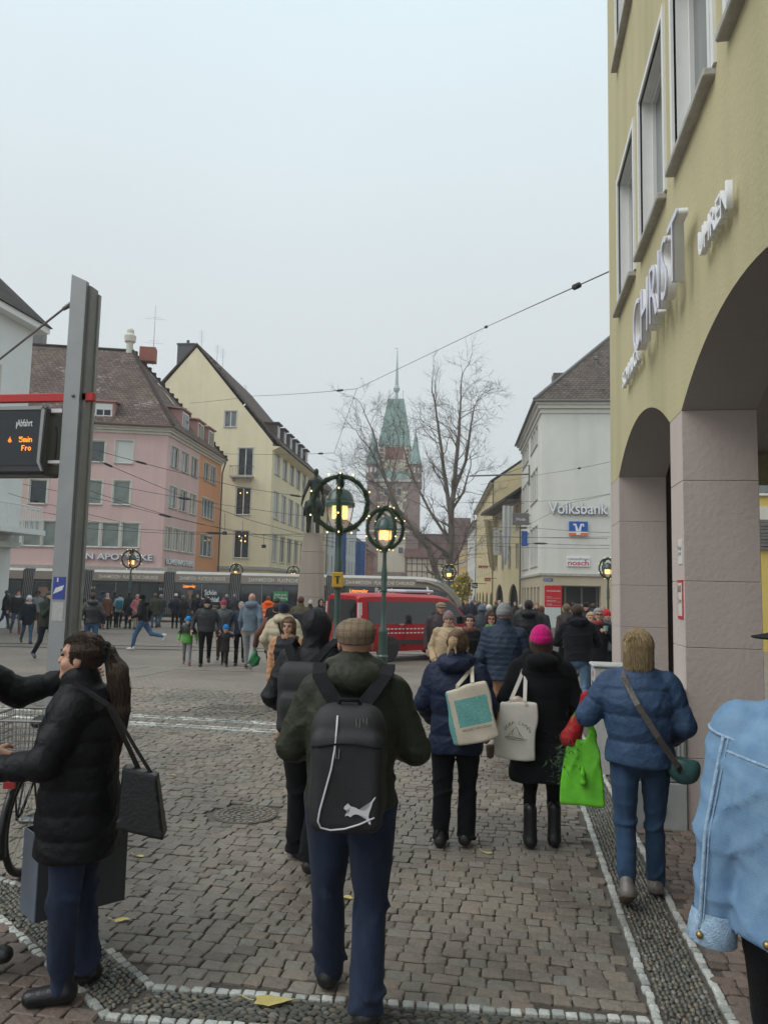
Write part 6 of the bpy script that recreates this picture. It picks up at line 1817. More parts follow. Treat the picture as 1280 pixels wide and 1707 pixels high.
sdf_object('bronze_rider', V, Q, m_brz, mon, loc=(0, 0, MON_TOP))
# bare plane trees
m_bark = mat('pale_bark', (.16, .135, .11), rough=.9, var=.4, scale=2.5, bump=.3, bscale=20, stretch=(1, 1, .4))
m_twig = mat('brown_twig', (.125, .10, .085), rough=.9, var=.2)
m_dry = mat('dry_leaf', (.16, .10, .055), rough=.8, var=.3)
def tubes(paths, n):
 """many tapering twigs at once: list of (points, radii)"""
 VV, QQ, off = [], [], 0
 by = {}
 for p, r in paths: by.setdefault(len(p), []).append((p, r))
 for L, lst in by.items():
  P = np.array([p for p, r in lst]); Rr = np.array([r for p, r in lst])
  T = np.gradient(P, axis=1); T /= np.linalg.norm(T, axis=2, keepdims=True) + 1e-9
  ref = np.where(np.abs(T[..., 2:3]) < .9, np.array((0, 0, 1.)), np.array((1., 0, 0)))
  a = np.cross(T, ref); a /= np.linalg.norm(a, axis=2, keepdims=True) + 1e-9; b = np.cross(T, a)
  w = 2 * np.pi * np.arange(n) / n
  V = P[:, :, None] + Rr[:, :, None, None] * (np.cos(w)[None, None, :, None] * a[:, :, None] + np.sin(w)[None, None, :, None] * b[:, :, None])
  m = len(lst); VV.append(V.reshape(-1, 3))
  base = off + np.arange(m)[:, None, None] * L * n + np.arange(L - 1)[None, :, None] * n; k = np.arange(n)[None, None]; k2 = (k + 1) % n
  QQ.append(np.stack([base + k, base + k2, base + n + k2, base + n + k], -1).reshape(-1, 4)); off += m * L * n
 return np.concatenate(VV), np.concatenate(QQ)
def bare_tree(label, base, limbs, seed, depthmax=5, r0=.34, lim_r=.17, nsplit=3):
 R_ = np.random.default_rng(seed)
 t = thing('bare_tree', label, 'tree', base)
 trunk, thick, fine, lv_ = MB(), [], [], MB()
 bz = np.array(base, float)
 def grow(p, d, L, r, lev):
  n = 5 if lev < 3 else 4 if lev < 5 else 3
  pts, rs = [p], [r]
  q, dd = p.copy(), d.copy()
  for i in range(n):
   dd = dd + R_.normal(0, .12 + .035 * lev, 3) + np.array((0, 0, .05 if lev < 4 else .03)); dd /= np.linalg.norm(dd)
   q = q + dd * L / n; pts.append(q.copy()); rs.append(r * (1 - .42 * (i + 1) / n))
  (thick if lev < 4 else fine).append((pts, rs))
  if lev >= depthmax:
   if R_.random() < .05: lv_.poly([pts[-1], pts[-1] + R_.normal(0, .07, 3), pts[-1] + R_.normal(0, .07, 3)])
   return
  k = nsplit if lev < depthmax - 1 else 5
  for j in range(k):
   f = R_.uniform(.35, 1.0) if j else 1.0
   i = min(n, max(1, int(round(f * n))))
   b_ = pts[i]
   ax = R_.normal(0, 1, 3); ax -= dd * (ax @ dd); ax /= np.linalg.norm(ax)
   an = R_.uniform(.35, .85) if j else R_.uniform(.05, .3)
   nd = dd * math.cos(an) + ax * math.sin(an)
   grow(b_, nd, L * R_.uniform(.60, .84), max(.011, rs[i] * (.80 if j == 0 else R_.uniform(.45, .62))), lev + 1)
 for pts, r_a, r_b, L in limbs:
  P_ = [np.array(p) for p in pts]; r_a *= .8; r_b *= .72; L *= 1.1
  # smooth polyline
  C = []
  for i in range(len(P_) - 1):
   for f in (0, .34, .67): C.append(P_[i] + (P_[i + 1] - P_[i]) * f + R_.normal(0, r_b * .25, 3))
  C.append(P_[-1]); rc = list(np.linspace(r_a, r_b, len(C)))
  trunk.tube(C, rc, 9, cap=False)
  dd = P_[-1] - P_[-2]; dd /= np.linalg.norm(dd)
  grow(P_[-1], dd, L, r_b, 2)
  for f in np.linspace(.25, .95, 9):
   i = int(f * (len(C) - 1)); ax = R_.normal(0, 1, 3); tn = C[i + 1] - C[i - 1]; tn /= np.linalg.norm(tn); ax -= tn * (ax @ tn); ax /= np.linalg.norm(ax)
   grow(C[i], tn * .62 + ax * .78, L * R_.uniform(.75, 1.15), rc[i] * .36, 2 if f > .5 else 3)
 trunk.build('trunk', m_bark, t, smooth=True)
 Va, Qa = tubes(thick, 5); Vb, Qb = tubes(fine, 3)
 sdf_object('crown', np.concatenate([Va, Vb]) - bz, np.concatenate([Qa, Qb + len(Va)]), m_twig, t)
 if lv_.f: lv_.build('dry_leaves', m_dry, t)
 return t
def tp(px, py, D): return at_depth(px, py, D)
D1 = 74.0
b1 = spot(748, D1)
bare_tree('large bare plane tree rising between the tram and the bank', b1, [
 ([b1, tp(750, 930, D1), tp(752, 880, D1), tp(756, 820, D1)], .55, .33, 1.0),
 ([tp(752, 880, D1), tp(742, 800, D1), tp(735, 740, D1), tp(727, 690, D1)], .30, .13, 2.4),
 ([tp(756, 820, D1), tp(762, 750, D1), tp(766, 700, D1 + 1), tp(768, 662, D1 + 1)], .30, .10, 2.2),
 ([tp(758, 815, D1), tp(776, 770, D1 - 1), tp(783, 720, D1 - 2), tp(788, 690, D1 - 2)], .22, .09, 1.8),
 ([tp(754, 850, D1), tp(772, 820, D1 + 1), tp(782, 785, D1 + 2)], .18, .09, 1.8),
 ([tp(750, 905, D1), tp(715, 850, D1 + 1), tp(690, 800, D1 + 2), tp(676, 760, D1 + 2)], .20, .09, 2.4),
 ([tp(749, 925, D1), tp(700, 890, D1 - 2), tp(660, 850, D1 - 3), tp(640, 815, D1 - 3)], .22, .09, 2.2),
 ([tp(748, 955, D1), tp(768, 915, D1 - 1), tp(782, 880, D1 - 2)], .16, .07, 1.5)], 11)
D2_ = 66.0
b2 = spot(735, D2_)
bare_tree('spreading bare tree whose branches cross the gate tower', b2, [
 ([b2, tp(728, 960, D2_), tp(715, 915, D2_), tp(690, 885, D2_)], .42, .24, .9),
 ([tp(700, 895, D2_), tp(665, 850, D2_), tp(640, 795, D2_), tp(618, 750, D2_)], .20, .08, 2.0),
 ([tp(690, 885, D2_), tp(645, 860, D2_ + 2), tp(610, 830, D2_ + 2)], .16, .07, 2.0),
 ([tp(660, 850, D2_), tp(640, 790, D2_ + 1), tp(622, 720, D2_ + 1), tp(608, 690, D2_ + 1)], .13, .05, 1.6),
 ([tp(645, 850, D2_), tp(655, 790, D2_ + 1), tp(665, 745, D2_ + 1)], .12, .05, 1.6)], 23)
# overhead wires
m_wire = mat('overhead_wire', (.05, .05, .05), rough=.5, var=0)
def wire(label, pts, r=.014, sag=.25, ins=(), name='overhead_wire'):
 P_ = [tp(*p) for p in pts]; C = []
 for a, c in zip(P_[:-1], P_[1:]):
  L = np.linalg.norm(c - a)
  for f in np.linspace(0, 1, 9)[:-1]: C.append(a + (c - a) * f - np.array((0, 0, sag * 4 * f * (1 - f) * L / 30)))
 C.append(P_[-1])
 t = thing(name, label, 'wire', C[0])
 b = MB(); b.tube(C, r, 4); b.build('cable', m_wire, t)
 for px, py, D, L in ins:
  c = tp(px, py, D); i = int(np.argmin([np.linalg.norm(q - c) for q in C])); i = max(1, min(len(C) - 2, i)); tn = C[i + 1] - C[i - 1]; tn /= np.linalg.norm(tn)
  b = MB(); b.tube([C[i] - tn * L, C[i] - tn * L * .6, C[i] + tn * L * .6, C[i] + tn * L], [.02, .06, .06, .02], 6); b.build('insulator', m_rubber, t)
 return t
corner = np.array((XF, 11.93, 0))
WR = [
 ('long span wire from the olive building to the square', [(1014, 453, 12.1), (810, 545, 30), (595, 648, 40)], .012, .0, [(985, 466, 13.5, .3), (810, 545, 30, .12)]),
 ('wire from the junction to the yellow house', [(595, 648, 40), (425, 660, 56), (318, 672, 66)], .014, .1, [(580, 650, 41, .5)]),
 ('short wire dropping from the junction', [(595, 648, 40), (557, 755, 44)], .012, .0, []),
 ('level wire behind the statue', [(557, 755, 44), (420, 757, 60), (370, 756, 67)], .014, .1, [(545, 756, 45, .45)]),
 ('wire from the drop towards the tower', [(557, 755, 44), (600, 790, 60), (640, 815, 80)], .012, .0, []),
 ('contact wire crossing the pink front, upper', [(130, 742, 40), (250, 775, 42), (400, 812, 46), (505, 828, 48)], .016, .1, [(228, 765, 42, .35), (490, 826, 48, .4)]),
 ('contact wire crossing the pink front, lower', [(135, 755, 36), (300, 825, 42), (420, 868, 46), (560, 905, 50)], .016, .1, [(182, 770, 37, .3)]),
 ('thin wire below the pink windows', [(130, 797, 40), (330, 835, 44), (520, 862, 48)], .014, .1, [(310, 828, 44, .4)]),
 ('slanting wire over the orange bay', [(140, 815, 38), (290, 862, 44), (420, 893, 47), (540, 915, 49)], .014, .1, [(390, 888, 47, .4)]),
 ('low contact wire above the tram, left', [(20, 803, 40), (180, 835, 44), (330, 873, 46), (560, 912, 49)], .014, .1, [(275, 850, 45, .4)]),
 ('low contact wire above the tram', [(0, 840, 40), (230, 882, 45), (480, 893, 47), (700, 902, 49)], .014, .1, [(370, 888, 46, .5)]),
 ('lowest wire above the tram roof', [(130, 880, 44), (300, 890, 45), (560, 890, 48), (800, 893, 50), (1012, 898, 46)], .014, .1, []),
 ('wire in front of the bank, top', [(800, 808, 70), (905, 790, 56), (1016, 770, 40)], .012, .1, [(975, 779, 45, .3)]),
 ('wire in front of the bank, second', [(760, 838, 60), (950, 834, 52), (1016, 823, 40)], .012, .05, []),
 ('slanting wire over the bank letters', [(855, 888, 60), (950, 838, 50), (1016, 824, 38)], .012, .05, []),
 ('wire below the bank letters, upper', [(760, 877, 58), (890, 880, 50), (1016, 888, 40)], .012, .1, [(870, 880, 51, .5)]),
 ('wire below the bank letters, middle', [(770, 895, 58), (890, 896, 50), (1016, 895, 42)], .012, .05, []),
 ('wire below the bank letters, lower', [(760, 905, 58), (900, 906, 50), (1016, 909, 42)], .014, .1, [(905, 905, 50, .8)]),
 ('thin wire through the tree crown', [(640, 905, 60), (760, 906, 58), (860, 912, 54), (1016, 914, 44)], .012, .1, []),
 ('faint wire from tree to boom', [(775, 838, 62), (860, 838, 66)], .012, .1, []),
 ('wire at the far left above the balcony', [(15, 822, 32), (60, 835, 38), (210, 872, 44)], .012, .1, [(75, 838, 38, .3)])]
for w_ in WR: wire(*w_)
# birds' nest of droppers between the wires
for i, (px, a_, c_, D) in enumerate(((375, 855, 886, 46), (440, 890, 908, 47), (405, 868, 889, 46))):
 t = thing('wire_dropper', ['hanger wire between the contact wires, left one', 'hanger wire with a small box above the tram', 'hanger wire between the contact wires, middle one'][i], 'wire', tp(px, a_, D))
 b = MB(); b.tube([tp(px, a_, D), tp(px, c_, D)], .012, 4); b.build('cable', m_wire, t)
 b = MB(); q_ = tp(px, c_, D); b.box(q_[0] - .12, q_[0] + .12, q_[1] - .05, q_[1] + .05, q_[2] - .2, q_[2]); b.build('clamp', m_rubber, t)
# fallen leaves
m_leaf = mat('yellow_leaf', (.52, .40, .10), rough=.6, var=.25, scale=25, var2=(.62, .52, .20), trans=0)
def leaf(label, px, py, L, ang):
 g0_ = on_ground(px, py)
 R_ = random.Random(px)
 n = 14
 V = [(0, 0, .006)]
 for k in range(n):
  a_ = 2 * math.pi * k / n; r_ = L / 2 * (1 - .25 * abs(math.sin(a_))) * (1 if k % 2 == 0 else .82) * R_.uniform(.9, 1.1)
  V.append((r_ * math.cos(a_), r_ * .62 * math.sin(a_), .004 + .020 * L / .2 * (math.sin(a_ * 2 + px) * .5 + .5) * R_.uniform(.5, 1)))
 t = thing('fallen_leaf', label, 'leaf', (g0_[0], g0_[1], gz(g0_[1]) + FEET + .004), ang, 'yellow leaves lying on the cobbles')
 b = MB(); b.add(V, [(0, 1 + k, 1 + (k + 1) % n) for k in range(n)]); b.build('blade', m_leaf, t, smooth=True, world=False)
 b = MB(); b.tube([(-L * .45, 0, .01), (-L * .6, .01, .012), (-L * .8, .03, .02)], .0025, 4); b.build('stalk', m_leaf, t, world=False)
for a_ in (('big curled yellow leaf lying across the white line', 455, 1680, .20, .2), ('yellow leaf beside the woman with the handbag', 205, 1542, .10, .6), ('small yellow leaf near the handbag', 232, 1434, .085, .1), ('tiny yellow leaf farther out on the cobbles', 288, 1297, .08, .3), ('yellow leaf between the legs of the man with the cap', 577, 1504, .10, 0), ('small yellow leaf behind the two women with tote bags', 812, 1428, .085, -.2)):
 leaf(*a_)
# yellow leafed bush by the nose of the tram
m_ybush = mat('yellow_foliage', (.30, .21, .03), rough=.7, var=.3, scale=8, var2=(.38, .31, .06))
bb = spot(771, 60)
t = thing('yellow_bush', 'small tree with yellow leaves beside the nose of the tram', 'tree', bb)
b = MB(); b.tube([bb, tp(770, 985, 60), tp(769, 975, 60)], [.08, .05, .03], 6)
for k in range(9): w_ = k * .7; b.tube([tp(769, 985, 60), tp(769, 975, 60) + np.array((math.cos(w_) * .5, math.sin(w_) * .5, .2 * (k % 3)))], [.03, .01], 4)
b.build('trunk', m_bark, t)
b = MB(); R_ = np.random.default_rng(4)
for k in range(1500):
 p = R_.normal(0, 1, 3); p /= np.linalg.norm(p); p *= R_.uniform(.3, 1) ** .5 * (1 + .25 * math.sin(p[0] * 5) * math.cos(p[2] * 6)); c = tp(771, 978, 60) + p * np.array((.72, .72, 1.0))
 u_ = R_.normal(0, .08, 3); v_ = R_.normal(0, .08, 3); b.poly([c, c + u_, c + u_ + v_, c + v_])
b.build('crown', m_ybush, t)
# PEOPLE
CL = {}
def cloth(col, kind='wool', name=None):
 key = (tuple(col), kind)
 if key in CL: return CL[key]
 nm = name or f'{kind}_cloth'
 if kind == 'nylon': m = mat(nm, col, rough=.55, var=.22, scale=7, bump=.55, bscale=24, spec=.2)
 elif kind == 'denim':
  m = mat(nm, col, rough=.85, var=.5, scale=4, bump=.25, bscale=260, spec=.2, sheen=.05, stretch=(1.6, 1.6, .6))
 elif kind == 'leather': m = mat(nm, col, rough=.38, var=.2, scale=12, bump=.2, bscale=60, spec=.5)
 elif kind == 'knit': m = mat(nm, col, rough=.95, var=.2, scale=40, bump=.5, bscale=120, spec=.1, sheen=.15, stretch=(1, 1, .35))
 else: m = mat(nm, col, rough=.9, var=.18, scale=9, bump=.3, bscale=150, spec=.15, sheen=.03)
 CL[key] = m
 return m
m_skin = mat('skin', (.50, .28, .20), rough=.5, var=.12, scale=14, spec=.35)
m_skin_dk = mat('brown_skin', (.16, .085, .055), rough=.5, var=.12, scale=14, spec=.35)
for m_ in (m_skin, m_skin_dk):
 m_.node_tree.nodes['Principled BSDF'].inputs['Subsurface Weight'].default_value = .06
def hairm(name, col):
 return mat(name, col, rough=.5, var=.45, scale=26, bump=.7, bscale=70, spec=.4, stretch=(3.2, 3.2, .28))
HAIR = dict(brown=hairm('brown_hair', (.055, .032, .020)), dark=hairm('dark_hair', (.018, .013, .011)), blond=hairm('blond_hair', (.44, .32, .175)), grey=hairm('grey_hair', (.30, .29, .28)), red=hairm('red_hair', (.22, .045, .015)), fair=hairm('fair_hair', (.17, .105, .055)), white=hairm('white_hair', (.55, .54, .52)), auburn=hairm('auburn_hair', (.09, .035, .018)))
m_eye = mat('eye', (.03, .022, .02), rough=.2, var=0); m_lip = mat('lips', (.30, .10, .09), rough=.5, var=.1)
HIVIS = (.80, .12, .015)
def hand_mesh(step, curl):
 g = Grid(axis(-.06, .085, step), axis(-.06, .21, step), axis(-.11, .035, step))
 d = g.rbox((0, .048, 0), (.040, .048, .015), .014)
 d = smin(d, g.cap((0, -.05, 0), (0, .02, 0), .027, .026), .02)
 for i, (x, L) in enumerate(((-.030, .78), (-.010, .95), (.011, 1.0), (.031, .9))):
  p = np.array((x, .088, 0.)); a = 0
  for seg, c in ((.042, curl * .8), (.027, curl * 1.1), (.022, curl * .8)):
   a += c; q = p + seg * L * np.array((x * .9 * (1 if seg > .04 else .3), math.cos(a), -math.sin(a)))
   d = smin(d, g.cap(p, q, .0095, .0085), .006); p = q
 p0, p1 = np.array((.030, .018, -.005)), np.array((.062, .055, -.02)); p2 = p1 + np.array((.004, .030, -.018 - .02 * curl))
 d = smin(d, g.cap(p0, p1, .015, .011), .012); d = smin(d, g.cap(p1, p2, .011, .009), .006)
 return g.mesh(d)
HANDS = {('n', 'relaxed'): hand_mesh(.0055, .35), ('n', 'grip'): hand_mesh(.0055, 1.05), ('f', 'relaxed'): hand_mesh(.011, .4), ('f', 'grip'): hand_mesh(.011, 1.0)}
def ik(S, T, l1, l2, pole):
 d = T - S; L = np.linalg.norm(d); L2 = min(L, (l1 + l2) * .995); d = d / (L + 1e-9); T = S + d * L2
 c = (l1 * l1 + L2 * L2 - l2 * l2) / (2 * l1 * L2 + 1e-9); c = max(-1, min(1, c))
 n = pole - d * (pole @ d); n /= (np.linalg.norm(n) + 1e-9)
 return S + d * l1 * c + n * l1 * math.sqrt(max(0, 1 - c * c)), T
WALK = dict(a=((16, 6), (-15, 24)), b=((-17, 26), (14, 5)), stand=((2, 3), (-2, 2)), stand2=((0, 2), (5, 8)), run=((28, 18), (-32, 50)))
HANG = ((.045, .02, -.30), (.045, .02, -.30)); FWD = ((.01, .15, -.18), (.01, .15, -.18)); POCK = ((.04, .06, -.24), (.04, .06, -.24))
SWING = ((.05, .10, -.28), (.05, -.10, -.28))
def person(label, xy, h, az, top=((.02, .02, .025), 'nylon', .48), legs=((.015, .015, .02), 'wool'), shoe=(.015, .014, .014), hair='brown', style='short', hat=None, pose='a', arms=HANG, detail=2, wid=1.0, th=.022, hood=None, quilt=None, lean=3, head=(0, 0), flare=1.0, skin=None, sole=None, legr=1.0, boots=False, hands='relaxed', kid=False, face=False, scarf=None, glasses=False, poles=None, collar=True, z_up=0.0, seed=None, mask=False, bell=1.0, sleeve=None, crease=1.0):
 """detail 0 far, 1 middle, 2 near. Local frame: +Y is where the person faces, x<0 is the left hand side"""
 x, y = xy[0], xy[1]
 sd = seed if seed is not None else hash_(label)
 R_ = np.random.default_rng(sd)
 t = thing('person', label, 'person', (x, y, gz(y) + (FEET if y < 14 else 0.004) + z_up), -rad(az))
 st = (.030, .018, .0108)[detail]
 hs = (h / 1.74) ** .35 if not kid else .86
 # skeleton
 hw = .052 * h
 LG = WALK[pose] if isinstance(pose, str) else pose
 th_, sh_, an_ = .245 * h, .238 * h, .043 * h
 J = {}
 drops = []
 for s, (a, k) in zip((-1, 1), LG):
  A, B = rad(a), rad(a - k)
  drops.append(th_ * math.cos(A) + sh_ * math.cos(B) + an_ + (.03 * h if a - k < -12 else 0) * 0)
 zh = max(drops)
 for s, (a, k) in zip((-1, 1), LG):
  A, B = rad(a), rad(a - k)
  hip = np.array((s * hw, 0, zh)); knee = hip + th_ * np.array((s * .02, math.sin(A), -math.cos(A))); ank = knee + sh_ * np.array((0, math.sin(B), -math.cos(B)))
  lifted = ank[2] > an_ + .02 * h
  J[s] = (hip, knee, ank, (B * .9 if lifted else 0.0))
 ln = rad(lean)
 shc = np.array((0, math.sin(ln) * .295 * h, zh + .295 * h * math.cos(ln)))
 shw = (.096 if not kid else .088) * h * (.5 + .5 * wid)
 AR = {}
 for i, s in enumerate((-1, 1)):
  S = shc + np.array((s * shw, 0, -.012 * h)); T = S + np.array((s * arms[i][0], arms[i][1], arms[i][2])) * h
  pole = np.array((s * .5, -1.0, -.15)) if not poles or poles[i] is None else np.array(poles[i], float)
  E, Wp = ik(S, T, .165 * h, .150 * h, pole)
  AR[s] = (S, E, Wp)
 hc = shc + np.array((0, .012 * h + math.sin(ln) * .1 * h, .118 * h if not kid else .125 * h))
 hyaw, hpit = rad(head[0]), rad(head[1])
 HR = Matrix.Rotation(-hyaw, 3, 'Z') @ Matrix.Rotation(-hpit, 3, 'X')
 HRn = np.array(HR)
 def hl(p): return hc + HRn @ (np.array(p) * hs)
 tc_, tk, hem = top[0], top[1], top[2] * h
 slant = math.tan(ln)
 allp = [q for v in J.values() for q in v[:3]] + [q for v in AR.values() for q in v] + [hc]
 lo = np.min(allp, axis=0); hi = np.max(allp, axis=0)
 fold = (.0, .008, .014)[detail] * crease
 ph = R_.uniform(0, 6.28, 8)
 def folds(g, sc=1.0):
  """creases: thin ridges that run aslant and fade in and out"""
  if not fold: return 0
  X, Y, Z = g.X, g.Y, g.Z
  wr = 1.6 * np.sin(X * 7 + ph[0]) + 1.3 * np.sin(Y * 9 + ph[1]) + 1.1 * np.sin(Z * 6 + ph[2])
  r1 = 1 - np.abs(np.sin(Z * 21 + X * 13 * math.sin(ph[3]) + wr)); r2 = 1 - np.abs(np.sin(Z * 15 - X * 17 + Y * 12 * math.sin(ph[4]) + wr * 1.3))
  k1 = .5 + .5 * np.sin(X * 9 + Z * 7 + ph[5]) * np.sin(Y * 8 + Z * 5 + ph[6])
  return -fold * sc * (r1 ** 3 * k1 + .8 * r2 ** 3 * (1 - k1) - .3) + fold * .35 * sc * np.sin(Z * 9 + X * 11 + ph[7])
 # jacket or coat
 m = .07 + th + (.05 if hood else 0)
 g = Grid(axis(lo[0] - m - .03, hi[0] + m + .03, st), axis(min(lo[1], -.13 * h * wid) - m, max(hi[1], .12 * h * wid) + m, st), axis(hem - .01, shc[2] + (.26 if hood == 'up' else .11) * h, st))
 zs = np.array([hem, .5 * zh / .525, .61 * h, .735 * h, .80 * h, .835 * h, .86 * h]) + (zh - .525 * h) * np.array([0, 1, 1, 1, 1, 1, 1])
 zs[1] = max(zs[1], hem + .02); zs[2] = max(zs[2], zs[1] + .02)
 a = np.array([.098 * flare, .096, .088, .101, .094, .062, .042]) * h * wid + th; b = np.array([.082 * flare, .080, .072, .080, .066, .052, .042]) * h * (wid ** 1.15) + th
 cy = (zs - zh) * slant
 d = g.loft(zs, a, b, cy)
 qa, qs = quilt if quilt else (0, 1)
 if quilt: d = d - qa * (1 - np.exp(-np.abs(np.sin(math.pi * (g.Z - hem) / qs)) * qs / .05)) + qa * .6
 for s in (-1, 1):
  S, E, Wp = AR[s]
  u1, t1 = g.cap(S, E, .037 * h * (.6 + .4 * wid) + th * .72, .029 * h + th * .72, True); u2, t2 = g.cap(E, Wp, .029 * h + th * .72, .023 * h + th * .55, True)
  if quilt:
   u1 = u1 - qa * (1 - np.exp(-np.abs(np.sin(math.pi * t1 * .165 * h / qs)) * qs / .05)) + qa * .6; u2 = u2 - qa * (1 - np.exp(-np.abs(np.sin(math.pi * (t2 * .15 + .165) * h / qs)) * qs / .05)) + qa * .6
  d = smin(d, smin(u1, u2, .02), .022)
  d = smin(d, g.cap(shc + (s * shw * .35, 0, .012 * h), S, .042 * h, .036 * h + th * .5), .03)
 if collar: d = smin(d, g.cap(shc + (0, .0, .015 * h), shc + (0, .01 * h, .055 * h), .052 * h + th * .3, .050 * h + th * .3), .02)
 if hood == 'down':
  d = smin(d, g.ell(shc + (0, -.058 * h - th, .035 * h), (.080 * h, .042 * h + th, .044 * h)), .03)
  d = smin(d, g.cap(shc + (-.055 * h, .0, .04 * h), shc + (.055 * h, .0, .04 * h), .036 * h + th * .4), .03)
 if hood == 'up':
  e = g.ell(hl((0, -.012, .018)), (.108 * hs, .128 * hs, .135 * hs)); e = smin(e, g.cap(hl((0, -.05, -.12)), shc, .075, .085), .06)
  e = smax(e, -g.ell(hl((0, .115, -.01)), (.075, .09, .105)), .02); d = smin(d, e, .03)
 if fold: d = d + folds(g, .6 if quilt else 1.0)
 d = np.maximum(d, hem + .012 * np.sin(g.X * 9 + ph[6]) * detail - g.Z)
 if legs is None: pass
 V, Q = g.mesh(d)
 jm = tc_ if isinstance(tc_, bpy.types.Material) else cloth(tc_, tk)
 if sleeve is not None:
  cen = V[Q].mean(1); idx = np.zeros(len(Q), int)
  for s in (-1, 1):
   S, E, Wp = AR[s]
   for p, q in ((S, E), (E, Wp)):
    dd = q - p; tt = np.clip(((cen - p) @ dd) / (dd @ dd), 0, 1); r = np.linalg.norm(cen - p - tt[:, None] * dd, axis=1)
    idx[(r < .040 * h + th * 1.2) & (np.abs(cen[:, 0]) > shw * .93)] = 1
  sdf_object('jacket', V, Q, [jm, sleeve], t, idx)
 else: sdf_object('jacket' if hem > .4 * h else 'coat', V, Q, jm, t)
 # trousers
 if legs:
  g = Grid(axis(-.16 * h, .16 * h, st), axis(lo[1] - .11 * h, max(hi[1], .05) + .1 * h, st), axis(.015 * h, zh + .10 * h, st))
  d = g.ell((0, -.008 * h, zh + .01 * h), (.090 * h * wid, .076 * h * wid, .085 * h))
  for s in (-1, 1):
   hip, kn, an, fp = J[s]
   u1 = g.cap(hip + (s * .004 * h, 0, 0), kn, .054 * h * legr * (.5 + .5 * wid), .037 * h * legr); u2 = g.cap(kn, an, .036 * h * legr, .029 * h * legr * bell)
   ad = (an - kn) / np.linalg.norm(an - kn); u2 = np.maximum(u2, (g.X - an[0]) * ad[0] + (g.Y - an[1]) * ad[1] + (g.Z - an[2]) * ad[2] - .012 * h)
   u = smin(u1, u2, .02); d = smin(d, u, .012)
  if fold:
   zz = g.Z; wgt = np.exp(-((zz - .27 * h) / .06) ** 2) + 1.3 * np.exp(-((zz - .07 * h) / .055) ** 2) + .35
   d = d + folds(g, 1.3) * wgt
  V, Q = g.mesh(d); sdf_object('trousers', V, Q, legs[0] if isinstance(legs[0], bpy.types.Material) else cloth(*legs), t)
 # shoes
 sm = cloth(shoe, 'leather'); ss = min(st, .012 if detail == 2 else .018)
 for s in (-1, 1):
  hip, kn, an, fp = J[s]
  g = Grid(axis(-.05 * h - .02, .05 * h + .02, ss), axis(-.07 * h, .13 * h, ss), axis(-.055 * h, (.16 if boots else .035) * h, ss))
  d = g.cap((0, -.020 * h, -.012 * h), (0, .075 * h, -.020 * h), .028 * h, .023 * h, sx=1.05)
  d = smin(d, g.cap((0, -.012 * h, -.01 * h), (0, -.010 * h, .03 * h), .027 * h, .025 * h), .02)
  if boots: d = smin(d, g.cap((0, -.008 * h, 0), (0, -.005 * h, .13 * h), .030 * h, .031 * h), .02)
  d = np.maximum(d, -.040 * h - g.Z)
  V, Q = g.mesh(d)
  c, s2 = math.cos(fp), math.sin(fp)
  yv, zv = V[:, 1].copy(), V[:, 2].copy()
  V[:, 1] = yv * c - zv * s2; V[:, 2] = yv * s2 + zv * c
  yaw = s * .10; V[:, 0], V[:, 1] = V[:, 0] * math.cos(yaw) + V[:, 1] * math.sin(yaw), -V[:, 0] * math.sin(yaw) + V[:, 1] * math.cos(yaw)
  so = sdf_object('boot' if boots else 'shoe', V + an, Q, [sm, cloth(sole, 'wool')] if sole else sm, t, idx=(zv[Q].mean(1) < -.026 * h).astype(int) if sole else None)
 # body: head, neck and hands
 fs = (.020, .0125, .0068)[detail]
 R = .135 * hs
 g = Grid(axis(-R, R, fs), axis(-R - .02, R + .03, fs), axis(-.26 * hs, .145 * hs, fs))
 k = hs
 d = g.ell((0, -.012 * k, .030 * k), (.077 * k, .096 * k, .092 * k)); d = smin(d, g.ell((0, .026 * k, -.050 * k), (.057 * k, .062 * k, .066 * k)), .03 * k)
 d = smin(d, g.cap((-.012 * k, .070 * k, -.095 * k), (.012 * k, .070 * k, -.095 * k), .018 * k), .025 * k)
 d = smin(d, g.cap((0, -.02 * k, -.05 * k), (0, -.035 * k, -.24 * k), .054 * k, .062 * k), .03 * k)
 if detail:
  d = smin(d, g.cap((0, .086 * k, .016 * k), (0, .101 * k, -.022 * k), .007 * k, .012 * k), .014 * k)
  d = smin(d, g.cap((-.04 * k, .072 * k, .034 * k), (.04 * k, .072 * k, .034 * k), .012 * k), .015 * k)
  for s in (-1, 1):
   d = smin(d, g.ell((s * .079 * k, -.008 * k, -.008 * k), (.010 * k, .021 * k, .033 * k)), .006 * k); d = smin(d, g.ell((s * .038 * k, .058 * k, -.030 * k), (.024 * k, .024 * k, .022 * k)), .02 * k)
   d = smax(d, -g.ell((s * .031 * k, .100 * k, .014 * k), (.018 * k, .016 * k, .012 * k)), .01 * k)
  d = smin(d, g.cap((-.018 * k, .082 * k, -.060 * k), (.018 * k, .082 * k, -.060 * k), .008 * k), .008 * k)
 V, Q = g.mesh(d)
 V = (HRn @ V.T).T + hc
 sdf_object('body', V, Q, skin or m_skin, t)
